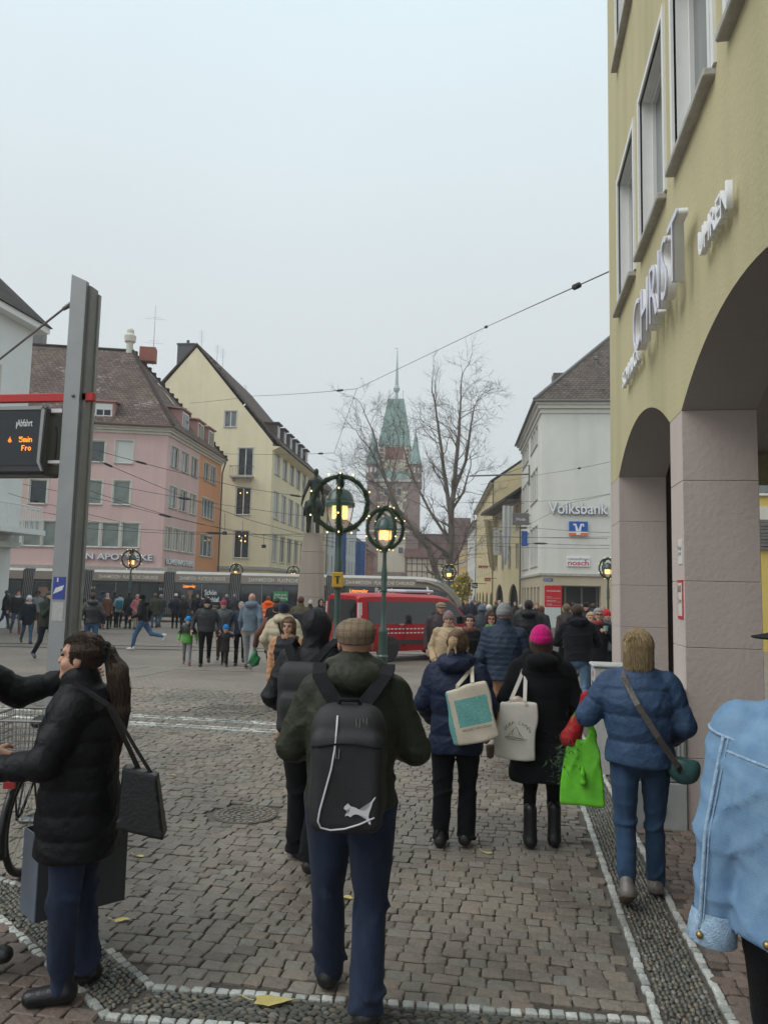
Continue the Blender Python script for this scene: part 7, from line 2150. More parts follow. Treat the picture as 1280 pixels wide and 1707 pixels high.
 for s in (-1, 1):
  if hands is None or (hands[0 if s < 0 else 1] is None): continue
  S, E, Wp = AR[s]; Y_ = (Wp - E) / np.linalg.norm(Wp - E)
  B_ = np.array((s * 1.0, .15, .35)); Z_ = B_ - Y_ * (B_ @ Y_); Z_ /= np.linalg.norm(Z_); X_ = np.cross(Y_, Z_) * (1 if s < 0 else -1)
  hv, hq = HANDS[('n' if detail == 2 else 'f', hands if isinstance(hands, str) else hands[0 if s < 0 else 1])]
  W_ = (hv[:, :1] * X_ + hv[:, 1:2] * Y_ + hv[:, 2:] * Z_) * (h / 1.74) ** .8 * (.95 if not kid else .8) + Wp + Y_ * .02
  sdf_object('hand', W_, hq if s < 0 else hq[:, ::-1], skin or m_skin, t)
 # hair
 def head_obj(name, d, g, m):
  V, Q = g.mesh(d)
  if len(V): return sdf_object(name, (HRn @ V.T).T + hc, Q, m, t)
 hm = HAIR[hair] if hair else None
 strand = (0, .0012, .0018)[detail]
 if hm and hood != 'up' and style != 'bald':
  ext = {'short': .0, 'crop': 0, 'long': .34, 'bob': .16, 'pony': .42, 'bun': .1, 'curly': .12}.get(style, 0)
  g = Grid(axis(-R, R, fs), axis(-R - .17, R, fs), axis(-(.10 + ext) * k, .15 * k, fs))
  gr = {'short': .014, 'crop': .006, 'long': .020, 'bob': .024, 'pony': .011, 'bun': .012, 'curly': .034}.get(style, .014)
  d = g.ell((0, -.014 * k, .034 * k), ((.077 + gr) * k, (.096 + gr) * k, (.090 + gr) * k))
  fr = .050 if style in ('short', 'crop', 'curly') else .040
  d = smax(d, np.minimum(g.Y - fr * k, .070 * k - g.Z), .012 * k)
  if style in ('short', 'crop'):
   d = smax(d, -.052 * k - g.Z - (g.Y < -.02 * k) * .03 * k, .012)
   d = np.maximum(d, np.minimum(np.minimum(g.Y + .012 * k, -.004 * k - g.Z), .05))
  if style in ('long', 'bob'):
   L = .26 if style == 'long' else .125
   e = g.cap((0, -.055 * k, .02 * k), (0, -.075 * k, -L * k), .088 * k, .080 * k, sx=1.0, sy=.55)
   for s in (-1, 1): e = smin(e, g.cap((s * .066 * k, .01 * k, .03 * k), (s * .070 * k, -.005 * k, -L * .8 * k), .026 * k, .022 * k), .03 * k)
   d = smin(d, e, .03 * k)
  if style == 'pony':
   d = smin(d, g.ell((0, -.115 * k, .045 * k), (.022 * k, .02 * k, .03 * k)), .02 * k)
   e = g.cap((0, -.13 * k, .045 * k), (0, -.185 * k, -.05 * k), .030 * k, .048 * k); e = smin(e, g.cap((0, -.185 * k, -.05 * k), (0, -.215 * k, -.24 * k), .048 * k, .052 * k), .03); e = smin(e, g.cap((0, -.215 * k, -.24 * k), (0, -.225 * k, -.42 * k), .050 * k, .014 * k), .03)
   d = smin(d, e, .015)
  if style == 'bun': d = smin(d, g.ell((0, -.10 * k, .085 * k), (.04 * k, .04 * k, .04 * k)), .02)
  if style in ('long', 'bob') and detail: d = smax(d, (-L + .012 * np.sin(g.X * 95 + 2 * np.sin(g.X * 31)) + .01 * np.sin(g.Y * 80)) * k - g.Z, .008)
  if hat: d = smax(d, g.Z - .012 * k, .01)
  if strand: d = d + strand * np.sin(g.X * 420 + 6 * np.sin(g.Z * 13) + g.Y * 160) + strand * .8 * np.sin(np.arctan2(g.Y + .01, g.X) * 38 + 4 * np.sin(g.Z * 22))
  if style == 'curly' and detail: d = d + .008 * np.sin(g.X * 120) * np.sin(g.Y * 130) * np.sin(g.Z * 125)
  head_obj('hair', d, g, hm)
  if detail == 2 and not hat and style in ('pony', 'bun', 'bob', 'long'):
   N = 340; al = R_.uniform(0, 1, N); pt = np.linspace(0, 1, 8)[None, :, None]
   er = np.array((.077 + gr, .096 + gr, .090 + gr)) + .0015; ec = np.array((0, -.014, .034))
   if style in ('pony', 'bun'):
    w_ = (al - .5) * rad(250); s0 = np.stack([np.sin(w_), np.cos(w_), np.where(np.abs(w_) < 1.0, .5, -.15) + R_.normal(0, .12, N)], 1); e0 = np.array((0, -1, .12)) + R_.normal(0, .05, (N, 3))
   else:
    w_ = rad(55) + al * rad(250); s0 = np.stack([R_.normal(0, .08, N), R_.normal(-.1, .35, N), np.ones(N)], 1); e0 = np.stack([np.sin(w_), np.cos(w_), np.full(N, -.25)], 1)
   s0 /= np.linalg.norm(s0, axis=1, keepdims=True); e0 = e0 / np.linalg.norm(e0, axis=1, keepdims=True)
   pp_ = s0[:, None] * (1 - pt) + e0[:, None] * pt; pp_ /= np.linalg.norm(pp_, axis=2, keepdims=True); pp_ = pp_ * (er * R_.uniform(.985, 1.03, (N, 1)))[:, None] + ec
   if style in ('bob', 'long'):
    e1 = pp_[:, -1]; q1 = e1[:, None] + np.linspace(.12, 1, 6)[None, :, None] * np.stack([e1[:, 0] * -.06, R_.normal(-.012, .01, N), -(L - .0 + e1[:, 2]) * R_.uniform(.85, 1.12, N)], 1)[:, None] + np.cumsum(R_.normal(0, .0012, (N, 6, 3)), 1); pp_ = np.concatenate([pp_, q1], 1)
   if style == 'pony':
    tl = np.array([(0, -.13, .045), (0, -.185, -.05), (0, -.205, -.15), (0, -.215, -.24), (0, -.222, -.33), (0, -.225, -.44)]); ph_ = R_.uniform(0, 6.28, N)
    rd = np.array([.028, .049, .052, .052, .040, .020])[None] * R_.uniform(.9, 1.12, N)[:, None]; q1 = tl[None] + np.stack([np.cos(ph_)[:, None] * rd, np.sin(ph_)[:, None] * rd * .95, R_.normal(0, .012, (N, 6))], 2); TP_ = [(q * k @ HRn.T + hc, [.0016] * 5 + [.0005]) for q in q1]
   else: TP_ = []
   Vs, Qs = tubes([(q * k @ HRn.T + hc, [.0013] * len(q)) for q in pp_] + TP_, 3); sdf_object('loose_strands', Vs, Qs, hm, t)
 # hat
 if hat:
  kind, hcx = hat[0], hat[1]
  hmt = hcx if isinstance(hcx, bpy.types.Material) else cloth(hcx, 'knit')
  g = Grid(axis(-R, R, fs), axis(-R - .03, R + .07, fs), axis(-.04 * k, .24 * k, fs))
  if kind in ('beanie', 'pom'):
   d = g.ell((0, -.016 * k, .040 * k), (.091 * k, .110 * k, .108 * k)); f = smax(g.ell((0, -.016 * k, .040 * k), (.097 * k, .116 * k, .135 * k)), np.abs(g.Z - .018 * k) - .030 * k, .01); d = smin(np.maximum(d, -.005 * k - g.Z), f, .008)
   if kind == 'pom': d = smin(d, g.ell((0, -.02 * k, .165 * k), (.035 * k, .035 * k, .035 * k)), .01)
   if detail == 2: d = d + .0012 * np.sin(np.arctan2(g.Y, g.X) * 60)
  else:      # flat cap
   d = g.ell((0, -.004 * k, .062 * k), (.100 * k, .128 * k, .060 * k)); d = smin(d, smax(g.ell((0, -.016 * k, .03 * k), (.090 * k, .108 * k, .10 * k)), np.abs(g.Z - .03 * k) - .028 * k, .01), .02)
   d = smin(d, smax(g.ell((0, .085 * k, .030 * k), (.072 * k, .075 * k, .012 * k)), .05 * k - g.Y, .01), .012)
  head_obj('hat', d, g, hmt)
 if scarf:
  g = Grid(axis(-R, R, max(fs, .011)), axis(-R, R, max(fs, .011)), axis(-.22 * k, -.03 * k, max(fs, .011)))
  rr_ = np.sqrt(g.X ** 2 + (g.Y + .01) ** 2); d = np.sqrt((rr_ - .075 * k) ** 2 + ((g.Z + .135 * k) * .7) ** 2) - .034 * k + .006 * np.sin(np.arctan2(g.Y, g.X) * 7 + g.Z * 60)
  head_obj('scarf', d, g, scarf if isinstance(scarf, bpy.types.Material) else cloth(scarf, 'knit'))
 # face
 if face or detail == 2 and face is None:
  fz = []
  for s in (-1, 1):
   b = MB(); b.ball((0, 0, 0), (.0125 * k, .009 * k, .0075 * k), n=8); o = b.build('eye', m_eye, t, smooth=True, world=False); o.location = hl((s * .031, .0835, .013)); o.rotation_euler = (0, 0, -hyaw)
   b = MB(); b.tube([(-.018 * k, -.002, -.003), (0, .004, .003), (.018 * k, -.002, -.002)], .0038 * k, 5); o = b.build('eyebrow', hm or HAIR['brown'], t, world=False); o.location = hl((s * .032, .087, .036)); o.rotation_euler = (0, 0, -hyaw)
  b = MB(); b.tube([(-.022 * k, -.006, .001), (-.008 * k, .003, .001), (.008 * k, .003, .001), (.022 * k, -.006, .001)], [.003 * k, .0062 * k, .0062 * k, .003 * k], 6); o = b.build('mouth', m_lip, t, smooth=True, world=False); o.location = hl((0, .0885, -.060)); o.rotation_euler = (0, 0, -hyaw)
  if glasses:
   b = MB()
   for s in (-1, 1): b.tube([(s * .033 * k + .024 * k * math.cos(w_), 0, .020 * k * math.sin(w_)) for w_ in np.linspace(0, 2 * math.pi, 13)], .003 * k, 5); b.tube([(s * .056 * k, 0, .004), (s * .078 * k, -.09 * k, .006)], .0025 * k, 4)
   b.tube([(-.01 * k, .004, .004), (.01 * k, .004, .004)], .003 * k, 4); o = b.build('glasses', m_rubber, t, world=False); o.location = hl((0, .100, .012)); o.rotation_euler = (0, 0, -hyaw)
 return t, dict(J=J, AR=AR, shc=shc, hc=hc, zh=zh, h=h, hl=hl)
def strap(b, pts, w, thk=.008, m=0, up=None):
 """flat band along a path"""
 P_ = [np.array(p, float) for p in pts]; V = []
 for i, p in enumerate(P_):
  tn = P_[min(i + 1, len(P_) - 1)] - P_[max(i - 1, 0)]; tn /= np.linalg.norm(tn) + 1e-9
  u_ = np.array(up[i] if up and isinstance(up, list) else (up if up is not None else (0, -1, 0)), float); sd = np.cross(tn, u_); sd /= np.linalg.norm(sd) + 1e-9; nn = np.cross(sd, tn)
  for a_, c_ in ((-1, -1), (1, -1), (1, 1), (-1, 1)): V.append(p + sd * a_ * w / 2 + nn * c_ * thk / 2)
 n = len(P_)
 F = [(i * 4 + k, i * 4 + (k + 1) % 4, (i + 1) * 4 + (k + 1) % 4, (i + 1) * 4 + k) for i in range(n - 1) for k in range(4)] + [(3, 2, 1, 0), tuple(range(n * 4 - 4, n * 4))]
 b.add(V, F, m)
def carried(name, label, cat, pt, group=None):
 """a thing worn or held: its own object in the carrier's place and heading"""
 o = thing(name, label, cat, pt.location, pt.rotation_euler[2], group)
 return o
def gp(px, py): g0_ = on_ground(px, py); return (g0_[0], g0_[1])
BLACK, NAVY, JEANS, JEANSL, CHAR = (.0065, .0065, .008), (.014, .020, .042), (.022, .036, .075), (.07, .115, .20), (.028, .029, .032)
def view_az(x, y): return math.degrees(math.atan2(x, y))
# man with flat cap and sports backpack
m_plaid = mat('plaid_tweed', (.26, .20, .14), rough=.95, var=.12, scale=30, bump=.3, bscale=150, spec=.1)
def _plaid(m):
 n, l = m.node_tree.nodes, m.node_tree.links; p = n['Principled BSDF']; src = p.inputs['Base Color'].links[0].from_socket
 tc = n.new('ShaderNodeTexCoord'); col = src
 for i, (dr, sc) in enumerate((('X', 30), ('Z', 30), ('Y', 30), ('X', 9), ('Z', 9))):
  w_ = n.new('ShaderNodeTexWave'); w_.bands_direction = dr; w_.inputs['Scale'].default_value = sc; w_.inputs['Distortion'].default_value = .3
  l.new(tc.outputs['Object'], w_.inputs['Vector']); r = n.new('ShaderNodeMapRange'); r.inputs['From Min'].default_value = .6; r.inputs['To Max'].default_value = .38; l.new(w_.outputs['Fac'], r.inputs['Value'])
  mx = n.new('ShaderNodeMix'); mx.data_type = 'RGBA'; mx.inputs['B'].default_value = (.10, .065, .045, 1); l.new(r.outputs[0], mx.inputs['Factor']); l.new(col, mx.inputs['A']); col = mx.outputs['Result']
 l.new(col, p.inputs['Base Color'])
_plaid(m_plaid)
OLIVE = (.030, .034, .022)
ax_ = gp(576, 1684)
A, a = person('man in plaid flat cap and olive jacket walking away, nearest the viewer', ax_, 1.79, -8, top=(OLIVE, 'nylon', .50), legs=((.017, .026, .052), 'denim'), hair='brown', style='bald', hat=('cap', m_plaid), pose=((13, 3), (-7, 9)), arms=((.035, .15, -.185), (.035, .15, -.185)), poles=((-.5, -1, -.4), (.5, -1, -.4)), wid=1.12, th=.032, hood='down', quilt=None, lean=4, legr=1.24, bell=1.22, head=(0, -4))
m_pack = cloth((.012, .012, .014), 'wool', 'black_pack_fabric'); m_pack2 = mat('black_pack_panel', (.016, .016, .018), rough=.6, var=.15, scale=14, bump=.3, bscale=300); m_logo = mat('white_print', (.62, .62, .64), rough=.5, var=.04)
B1 = carried('backpack', 'black sports backpack with white leaping cat logo and piping', 'backpack', A); B1.location.z += .03
by, bz = -.285, 1.13
g = Grid(axis(-.24, .24, .0105), axis(-.48, -.10, .0105), axis(.74, 1.48, .0105))
d = g.rbox((0, by, bz), (.170, .110, .26), .10); d = smax(d, np.abs(g.X) - (.20 - .05 * np.maximum(g.Z - 1.25, 0) / .15), .03)
d = smin(d, g.rbox((0, by - .085, bz - .055), (.155, .055, .215), .05), .02)
d = d - .004 * np.sin(g.X * 22 + g.Z * 8) * np.sin(g.Z * 17 + 1)
V, Q = g.mesh(d); sdf_object('pack_body', V, Q, m_pack2, B1)
ys_ = lambda x, z: float(V[np.argmin((V[:, 0] - x) ** 2 + (V[:, 2] - z) ** 2 + (V[:, 1] > by + .02) * 9)][1])
b = MB()
for s in (-1, 1):
 strap(b, [(s * .055, by + .03, 1.37), (s * .10, -.215, 1.425), (s * .155, -.14, 1.495), (s * .165, -.02, 1.53), (s * .15, .12, 1.46)], .065, .022, up=[(0, -1, .6), (0, -.8, .9), (0, -.5, 1), (0, 0, 1), (0, .8, .7)])
b.build('shoulder_straps', m_pack, B1, world=False)
b = MB(); b.tube([(-.055, by - .01, 1.365), (-.04, by - .03, 1.41), (.04, by - .03, 1.41), (.055, by - .01, 1.365)], .010, 6); b.build('grab_handle', m_pack, B1, smooth=True, world=False)
b = MB(); pts = []
for x, z in ((-.045, 1.385), (-.046, 1.33), (-.050, 1.25), (-.062, 1.17), (-.085, 1.08), (-.105, 1.00), (-.112, .955), (-.100, .928), (-.06, .918), (0, .925), (.06, .945), (.125, .975)): pts.append((x, ys_(x, z - .035) - .006, z - .035))
b.tube(pts, .0042, 6); b.build('piping', m_logo, B1, smooth=True, world=False)
CAT = [(.00, .52), (.03, .60), (.10, .64), (.13, .70), (.16, .64), (.22, .60), (.34, .57), (.48, .50), (.60, .46), (.72, .50), (.80, .62), (.86, .78), (.94, .90), (1.0, .93), (.97, .86), (.90, .74), (.86, .58), (.80, .40), (.78, .26), (.84, .14), (.86, .02), (.79, .04), (.74, .16), (.68, .26), (.58, .31), (.46, .33), (.36, .34), (.28, .30), (.22, .24), (.12, .30), (.05, .26), (.06, .34), (.16, .38), (.20, .44), (.14, .50), (.07, .47)]
b = MB(); cx0, cz0, sw_, sh_ = -.005, .910, .135, .125
P_ = [(cx0 + x * sw_, 0, cz0 + z * sh_) for x, z in CAT]
yl = min(ys_(x, z) for x, _, z in P_) - .004
bm = bmesh.new(); vs = [bm.verts.new((x, yl, z)) for x, _, z in P_]; fc = bm.faces.new(vs); bmesh.ops.triangulate(bm, faces=[fc]); me = bpy.data.meshes.new('logo'); bm.to_mesh(me); bm.free(); me.materials.append(m_logo); link('logo', me, B1)
for x, z in ((.045, 1.34), (.075, 1.343), (-.038, 1.22)):
 b = MB(); y_ = ys_(x, z) - .006; b.tube([(x - .008, y_, z), (x - .006, y_ - .004, z - .04), (x + .006, y_ - .004, z - .04), (x + .008, y_, z)], .003, 5)
 b.build('zip_pull', m_zinc, B1, world=False)
b = MB(); pts = [(-.15 + .3 * i / 10, ys_(-.15 + .3 * i / 10, 1.22 + .02 * math.sin(math.pi * i / 10)) - .004, 1.22 + .02 * math.sin(math.pi * i / 10)) for i in range(11)]; b.tube(pts, .005, 5); b.build('pocket_zip', m_pack, B1, world=False)
# woman with ponytail in profile
bx_ = gp(113, 1664)
WB, wb_ = person('woman with long brown ponytail in black puffer coat, seen in profile', bx_, 1.66, -107, top=(BLACK, 'nylon', .385), legs=((.018, .027, .056), 'denim'), hair='brown', style='pony', pose=((3, 4), (-3, 2)), arms=((.02, .20, -.16), (.03, .06, -.27)), wid=1.14, th=.034, quilt=(.010, .11), hood=None, lean=1, head=(4, -4), legr=1.12, bell=1.1, face=True, hands=('grip', 'grip'), shoe=(.008, .008, .009))
b = MB(); o = MB();
g = Grid(axis(-.06, .06, .007), axis(-.06, .06, .007), axis(-.06, .06, .007)); rr_ = np.sqrt(g.X ** 2 + g.Z ** 2); d = np.sqrt((rr_ - .030) ** 2 + g.Y ** 2) - .017 + .004 * np.sin(np.arctan2(g.Z, g.X) * 11)
V, Q = g.mesh(d); sdf_object('hair_tie', V + wb_['hl']((0, -.118, .045)), Q, cloth(BLACK, 'knit'), WB)
S_, E_b, W_b = wb_['AR'][-1]
HB = carried('handbag', 'black leather handbag hanging behind the woman with the ponytail', 'handbag', WB)
g = Grid(axis(-.30, .30, .011), axis(-.62, -.10, .011), axis(.70, 1.10, .011))
xx, yy, zz = (g.X + .12) * 1.25, (g.Y + .31) * 1.75, (g.Z - .90) * 1.1
w_ = .155 + .45 * np.maximum(-zz, 0) * .3
d = np.maximum(np.maximum(np.abs(yy - .12 * zz) - (.13 + .18 * (.15 - zz)), np.abs(xx) - (.055 + .1 * (.15 - zz))), np.abs(zz) - .145) - .008
V, Q = g.mesh(smax(d, d - .01, .02)); V[:, 2] -= .25 * (V[:, 1] + .36) * -1; sdf_object('bag_body', V, Q, cloth((.008, .008, .009), 'leather'), HB)
b = MB(); strap(b, [(-.10, -.30, 1.02), (-.12, -.24, 1.15), (-.16, -.14, 1.36), (-.17, .02, 1.46)], .022, .006, up=(1, 0, 0)); strap(b, [(-.12, -.37, 1.0), (-.14, -.27, 1.16), (-.16, -.15, 1.36)], .016, .006, up=(1, 0, 0)); b.build('strap', cloth((.008, .008, .009), 'leather'), HB, world=False)
b = MB(); b.tube([(-.10 + .014 * math.cos(w_), -.30, 1.035 + .02 * math.sin(w_)) for w_ in np.linspace(0, 6.28, 11)], .0035, 5); b.build('ring', mat('brass', (.5, .36, .14), metal=.9, rough=.3, var=.05), HB, world=False)
PBG = thing('paper_bag', 'large blue grey paper carrier bag behind the legs of the ponytail woman', 'shopping bag', (*gp(118, 1585), 0), rad(52))
PBG.location.z = gz(PBG.location.y) + .235
m_pbag = mat('blue_grey_paper', (.22, .25, .315), rough=.55, var=.08, scale=4, bump=.08, bscale=6); m_pbag2 = mat('charcoal_paper', (.050, .052, .058), rough=.6, var=.1, bump=.05)
b = MB(); b.obox((-.24, -.11, 0), (.0, .22, 0), (0, 0, .42), (.006, 0, 0), 0); b.obox((-.234, -.11, 0), (.47, 0, 0), (0, 0, .42), (0, .006, 0), 1); b.obox((-.234, .104, 0), (.47, 0, 0), (0, 0, .42), (0, .006, 0), 1); b.obox((.23, -.104, 0), (0, .208, 0), (0, 0, .42), (.006, 0, 0), 0); b.box(-.234, .23, -.104, .104, 0, .006, 1); b.build('bag_body', [m_pbag, m_pbag2], PBG, world=False)
b = MB()
for y_ in (-.10, .10): b.tube([(-.1, y_, .42), (-.08, y_ * .4, .56), (.08, y_ * .4, .56), (.1, y_, .42)], .004, 5)
b.build('cord_handle', m_pbag2, PBG, world=False)
# person at the left edge, arm stretched out
cx_ = spot(-72, 4.0)
CP, c_ = person('person in black padded jacket at the left edge, arm stretched to the pole', (cx_[0], cx_[1]), 1.80, 72, top=(BLACK, 'nylon', .46), legs=(BLACK, 'wool'), hair='dark', pose=((2, 2), (24, 14)), arms=((.12, .26, -.045), (.03, .14, -.2)), wid=1.15, th=.036, quilt=(.010, .11), lean=3, poles=((-.3, 0, -1), None), legr=1.15, hands=('relaxed', 'grip'), face=True, shoe=(.012, .012, .014))
# denim jacket at the right edge
m_dn = mat('washed_denim', (.13, .235, .385), rough=.9, var=.32, scale=14, bump=.25, bscale=300, spec=.1, var2=(.21, .33, .47)); m_dn2 = mat('denim_seam', (.30, .42, .56), rough=.85, var=.3, scale=60, bump=.4, bscale=200)
dx_ = spot(1348, 2.28)
DP, dp = person('person in light blue denim jacket at the right edge of the picture', (dx_[0], dx_[1]), 1.87, 26, top=(m_dn, 'denim', .50), legs=(BLACK, 'wool'), hair='red', style='long', pose=((6, 3), (-6, 8)), arms=((.045, -.045, -.31), (.05, .06, -.29)), wid=1.16, th=.030, lean=3, hands=(None, 'relaxed'), collar=True, crease=.85)
S_, E_, W_ = dp['AR'][-1]; hh = 1.87
def on_sleeve(t_, ang, extra=.004):
 p, q = (S_, E_) if t_ < 1 else (E_, W_); f = t_ if t_ < 1 else t_ - 1
 c = p + (q - p) * f; r = (.037 * hh * 1.06 + .0216 - .0093 * hh * f if t_ < 1 else .029 * hh + .0216 - .006 * hh * f - .005 * f)
 ax = (q - p) / np.linalg.norm(q - p); o = np.array((math.cos(ang), math.sin(ang), 0.)); o -= ax * (o @ ax); o /= np.linalg.norm(o)
 return c + o * (r + extra)
b = MB()
b.tube([on_sleeve(t_, rad(-112)) for t_ in np.linspace(.12, 1.98, 26)], .006, 6); b.tube([on_sleeve(t_, rad(-103)) for t_ in np.linspace(.12, 1.98, 26)], .0022, 4)
b.tube([on_sleeve(.02 + .10 * abs(math.sin(w_)) , w_, .003) for w_ in np.linspace(rad(-200), rad(-60), 14)], .005, 5)
b.build('sleeve_seam', m_dn2, DP, smooth=True, world=False)
b = MB(); ca = (W_ - E_) / np.linalg.norm(W_ - E_); rings_ = []
b.tube([W_ - ca * .055, W_ - ca * .02, W_ + ca * .03, W_ + ca * .035], [.062, .068, .072, .068], 18, cap=False); b.build('cuff', m_dn2, DP, smooth=True, world=False)
b = MB(); b.ball(W_ + np.array((-.02, -.070, -.0)), .011, n=8); b.build('cuff_button', mat('brass_button', (.35, .24, .10), metal=.9, rough=.35, var=.1), DP, smooth=True, world=False)
b = MB(); b.ball(np.array((-.10, -.23, .995)), .012, n=8); b.build('waist_button', bpy.data.materials['brass_button'], DP, smooth=True, world=False)
zsh = dp['shc'][2]
b = MB(); b.tube([(x, -.085 * hh - .048 + .25 * abs(x) ** 2.0 * 2, zsh - .10 + .05 * (abs(x) / .2)) for x in np.linspace(-.20, .20, 15)], .005, 5); b.build('yoke_seam', m_dn2, DP, smooth=True, world=False)
HT = carried('brimmed_hat', 'black brimmed hat on the red haired person in denim', 'hat', DP)
b = MB(); c = dp['hc']; b.lathe([(.165, .045), (.17, .05), (.115, .062), (.108, .10), (.10, .15), (.05, .165), (.01, .168)], 24, (c[0], c[1] - .01, c[2])); b.build('crown', cloth((.014, .014, .016), 'wool'), HT, smooth='auto', world=False)
# woman with teal tote
ex_ = gp(757, 1412)
EP, e_ = person('woman in navy padded coat with fair ponytail and a teal printed tote', ex_, 1.62, 6, top=((.012, .018, .045), 'nylon', .425), legs=(BLACK, 'wool'), hair='fair', style='bun', pose=((-6, 2), (10, 26)), arms=((.045, .10, -.24), (.05, .05, -.26)), wid=1.12, th=.034, hood='down', quilt=(.010, .15), lean=3, legr=1.22, bell=1.25)
g = Grid(axis(-.06, .06, .007), axis(-.06, .06, .007), axis(-.12, .06, .007)); d = g.ell((0, 0, .02), (.038, .03, .034)); d = smin(d, g.cap((-.01, -.01, 0), (-.035, -.02, -.085), .022, .01), .02); d = smin(d, g.cap((.012, -.01, 0), (.03, -.02, -.07), .016, .008), .02)
V, Q = g.mesh(d + .002 * np.sin(g.X * 300 + g.Z * 60)); sdf_object('hair_tail', V + e_['hl']((-.02, -.125, .02)), Q, HAIR['blond'], EP)
b = MB(); cc = e_['hl']((-.015, -.125, .045)); b.tube([cc + np.array((.030 * math.cos(w_), -.006, .028 * math.sin(w_))) for w_ in np.linspace(0, 6.28, 13)], .010, 6); b.build('scrunchie', cloth((.45, .26, .20), 'knit'), EP, smooth=True, world=False)
def tote(label, pt, c, w, h, rz, tilt, fab, strap_top, printed=None, depth=.07):
 t = carried('tote_bag', label, 'tote bag', pt)
 g = Grid(axis(-w / 2 - .06, w / 2 + .06, .0095), axis(-depth - .05, depth + .05, .0095), axis(-.04, h + .03, .0095))
 zz = g.Z / h
 d = np.maximum(np.abs(g.X + .01 * np.sin(g.Z * 14)) - w / 2 * (1 - .06 * zz), np.abs(g.Y) - depth * (1 - .62 * zz) * (1 - .35 * (2 * np.abs(g.X) / w) ** 3) - .01)
 d = smax(d, np.maximum(-g.Z - .012 * np.cos(g.X * 9), g.Z - h - .01 * np.sin(g.X * 12)), .02) - .004 + .004 * np.sin(g.X * 24 + g.Z * 11) * np.sin(g.Z * 19)
 V, Q = g.mesh(d)
 M_ = np.array(Matrix.Translation(c) @ Matrix.Rotation(rz, 4, 'Z') @ Matrix.Rotation(tilt, 4, 'Y'))
 V2 = (M_[:3, :3] @ V.T).T + M_[:3, 3]
 if printed:
  cen = V[Q].mean(1); idx = printed(cen, w, h); sdf_object('bag_body', V2, Q, fab, t, idx)
 else: sdf_object('bag_body', V2, Q, fab, t)
 tops = [M_[:3, :3] @ np.array((x, y, h - .01)) + M_[:3, 3] for x, y in ((-w * .17, -.02), (w * .17, -.02))]
 b = MB()
 for tp_, sx in zip(tops, (-.02, .02)):
  st_ = np.array(strap_top); mid = (tp_ + st_) / 2 + np.array((0, -.02, 0)); strap(b, [tp_ - (0, .004, .03), tp_ + (0, -.006, .03), mid, st_ + (0, -.03, -.02), st_ + (0, .03, .015)], .028, .004)
 b.build('strap', fab[0] if isinstance(fab, (list, tuple)) else fab, t, world=False)
 return t, M_
m_canvas = mat('natural_canvas', (.56, .50, .40), rough=.9, var=.12, scale=8, bump=.35, bscale=220, spec=.15); m_canvas2 = mat('pale_canvas', (.58, .55, .49), rough=.9, var=.10, scale=8, bump=.35, bscale=220, spec=.15)
m_teal = mat('teal_print', (.10, .30, .30), rough=.85, var=.3, scale=9, bump=.3, bscale=220); ramp_into(m_teal, [(.0, (.055, .23, .25)), (.45, (.10, .33, .33)), (.6, (.17, .38, .33)), (.72, (.42, .46, .34)), (1, (.30, .42, .34))], 'ShaderNodeTexNoise', (22, 22, 22), Detail=4.0)
S_, E_, W_ = e_['AR'][1]
tE, ME = tote('canvas tote with teal print hanging from the navy coat', EP, (.20, -.22, .845), .34, .40, rad(8), rad(-14), [m_canvas, m_teal], S_ + np.array((-.035, -.04, .075)), lambda c, w, h: (((c[:, 1] < 0) & (c[:, 0] > -w * .30) & (c[:, 0] < w * .44) & (c[:, 2] > h * .30) & (c[:, 2] < h * .80)) | ((c[:, 0] < -w * .40))).astype(int))
m_ink = bpy.data.materials['ink']
def bag_text(t, M_, body, size, x, z, y, fit, m):
 me = text_mesh(body, size, 0, m); xs = [v.co.x for v in me.vertices]; me.transform(Matrix.Diagonal((fit / (max(xs) - min(xs)), 1, 1, 1))); me.transform(Matrix(M_.tolist()) @ Matrix.Translation((x, y, z))); return link('lettering', me, t)
bag_text(tE, ME, 'VINCENT VAN GOGH', .026, .02, .085, -.083, .22, m_ink)
# woman with pink beanie
fx_ = gp(902, 1412)
FP, f_ = person('woman in magenta beanie and long black coat with a pale tote', fx_, 1.66, -2, top=(BLACK, 'wool', .295), legs=((.008, .008, .010), 'wool'), hair='brown', style='long', hat=('beanie', (.52, .012, .16)), pose=((-5, 3), (7, 20)), arms=((.055, .08, -.25), (.05, .10, -.25)), wid=1.16, th=.034, hood='down', lean=3, flare=1.22, boots=True, legr=.92, shoe=(.010, .010, .011), quilt=(.006, .16))
S_, E_, W_ = f_['AR'][-1]
tF, MF = tote('pale canvas tote with black lettering on the long black coat', FP, (-.215, -.215, .70), .30, .41, rad(-6), rad(3), m_canvas2, S_ + np.array((.045, -.04, .07)), depth=.06)
for i, ch in enumerate('SURF CAMPS'):
 an = rad(150 - 13.5 * i); bag_text(tF, MF, ch, .036, .01 + .105 * math.cos(an), .155 + .10 * math.sin(an), -.078, .019, m_ink) if ch != ' ' else None
b = MB(); Z0 = -.077
for pts in ([(-.06, .16), (-.02, .215), (.0, .235), (.02, .20), (.055, .16)], [(-.02, .215), (-.03, .17)], [(.02, .20), (.03, .165)], [(-.08, .15), (.09, .15)], [(-.07, .14), (.075, .14)], [(-.08, .155), (-.02, .16), (.06, .152)]): b.tube([(x, Z0, z) for x, z in pts], .0016, 4)
b.xf(Matrix(MF.tolist())); b.build('line_drawing', m_ink, tF, world=False)
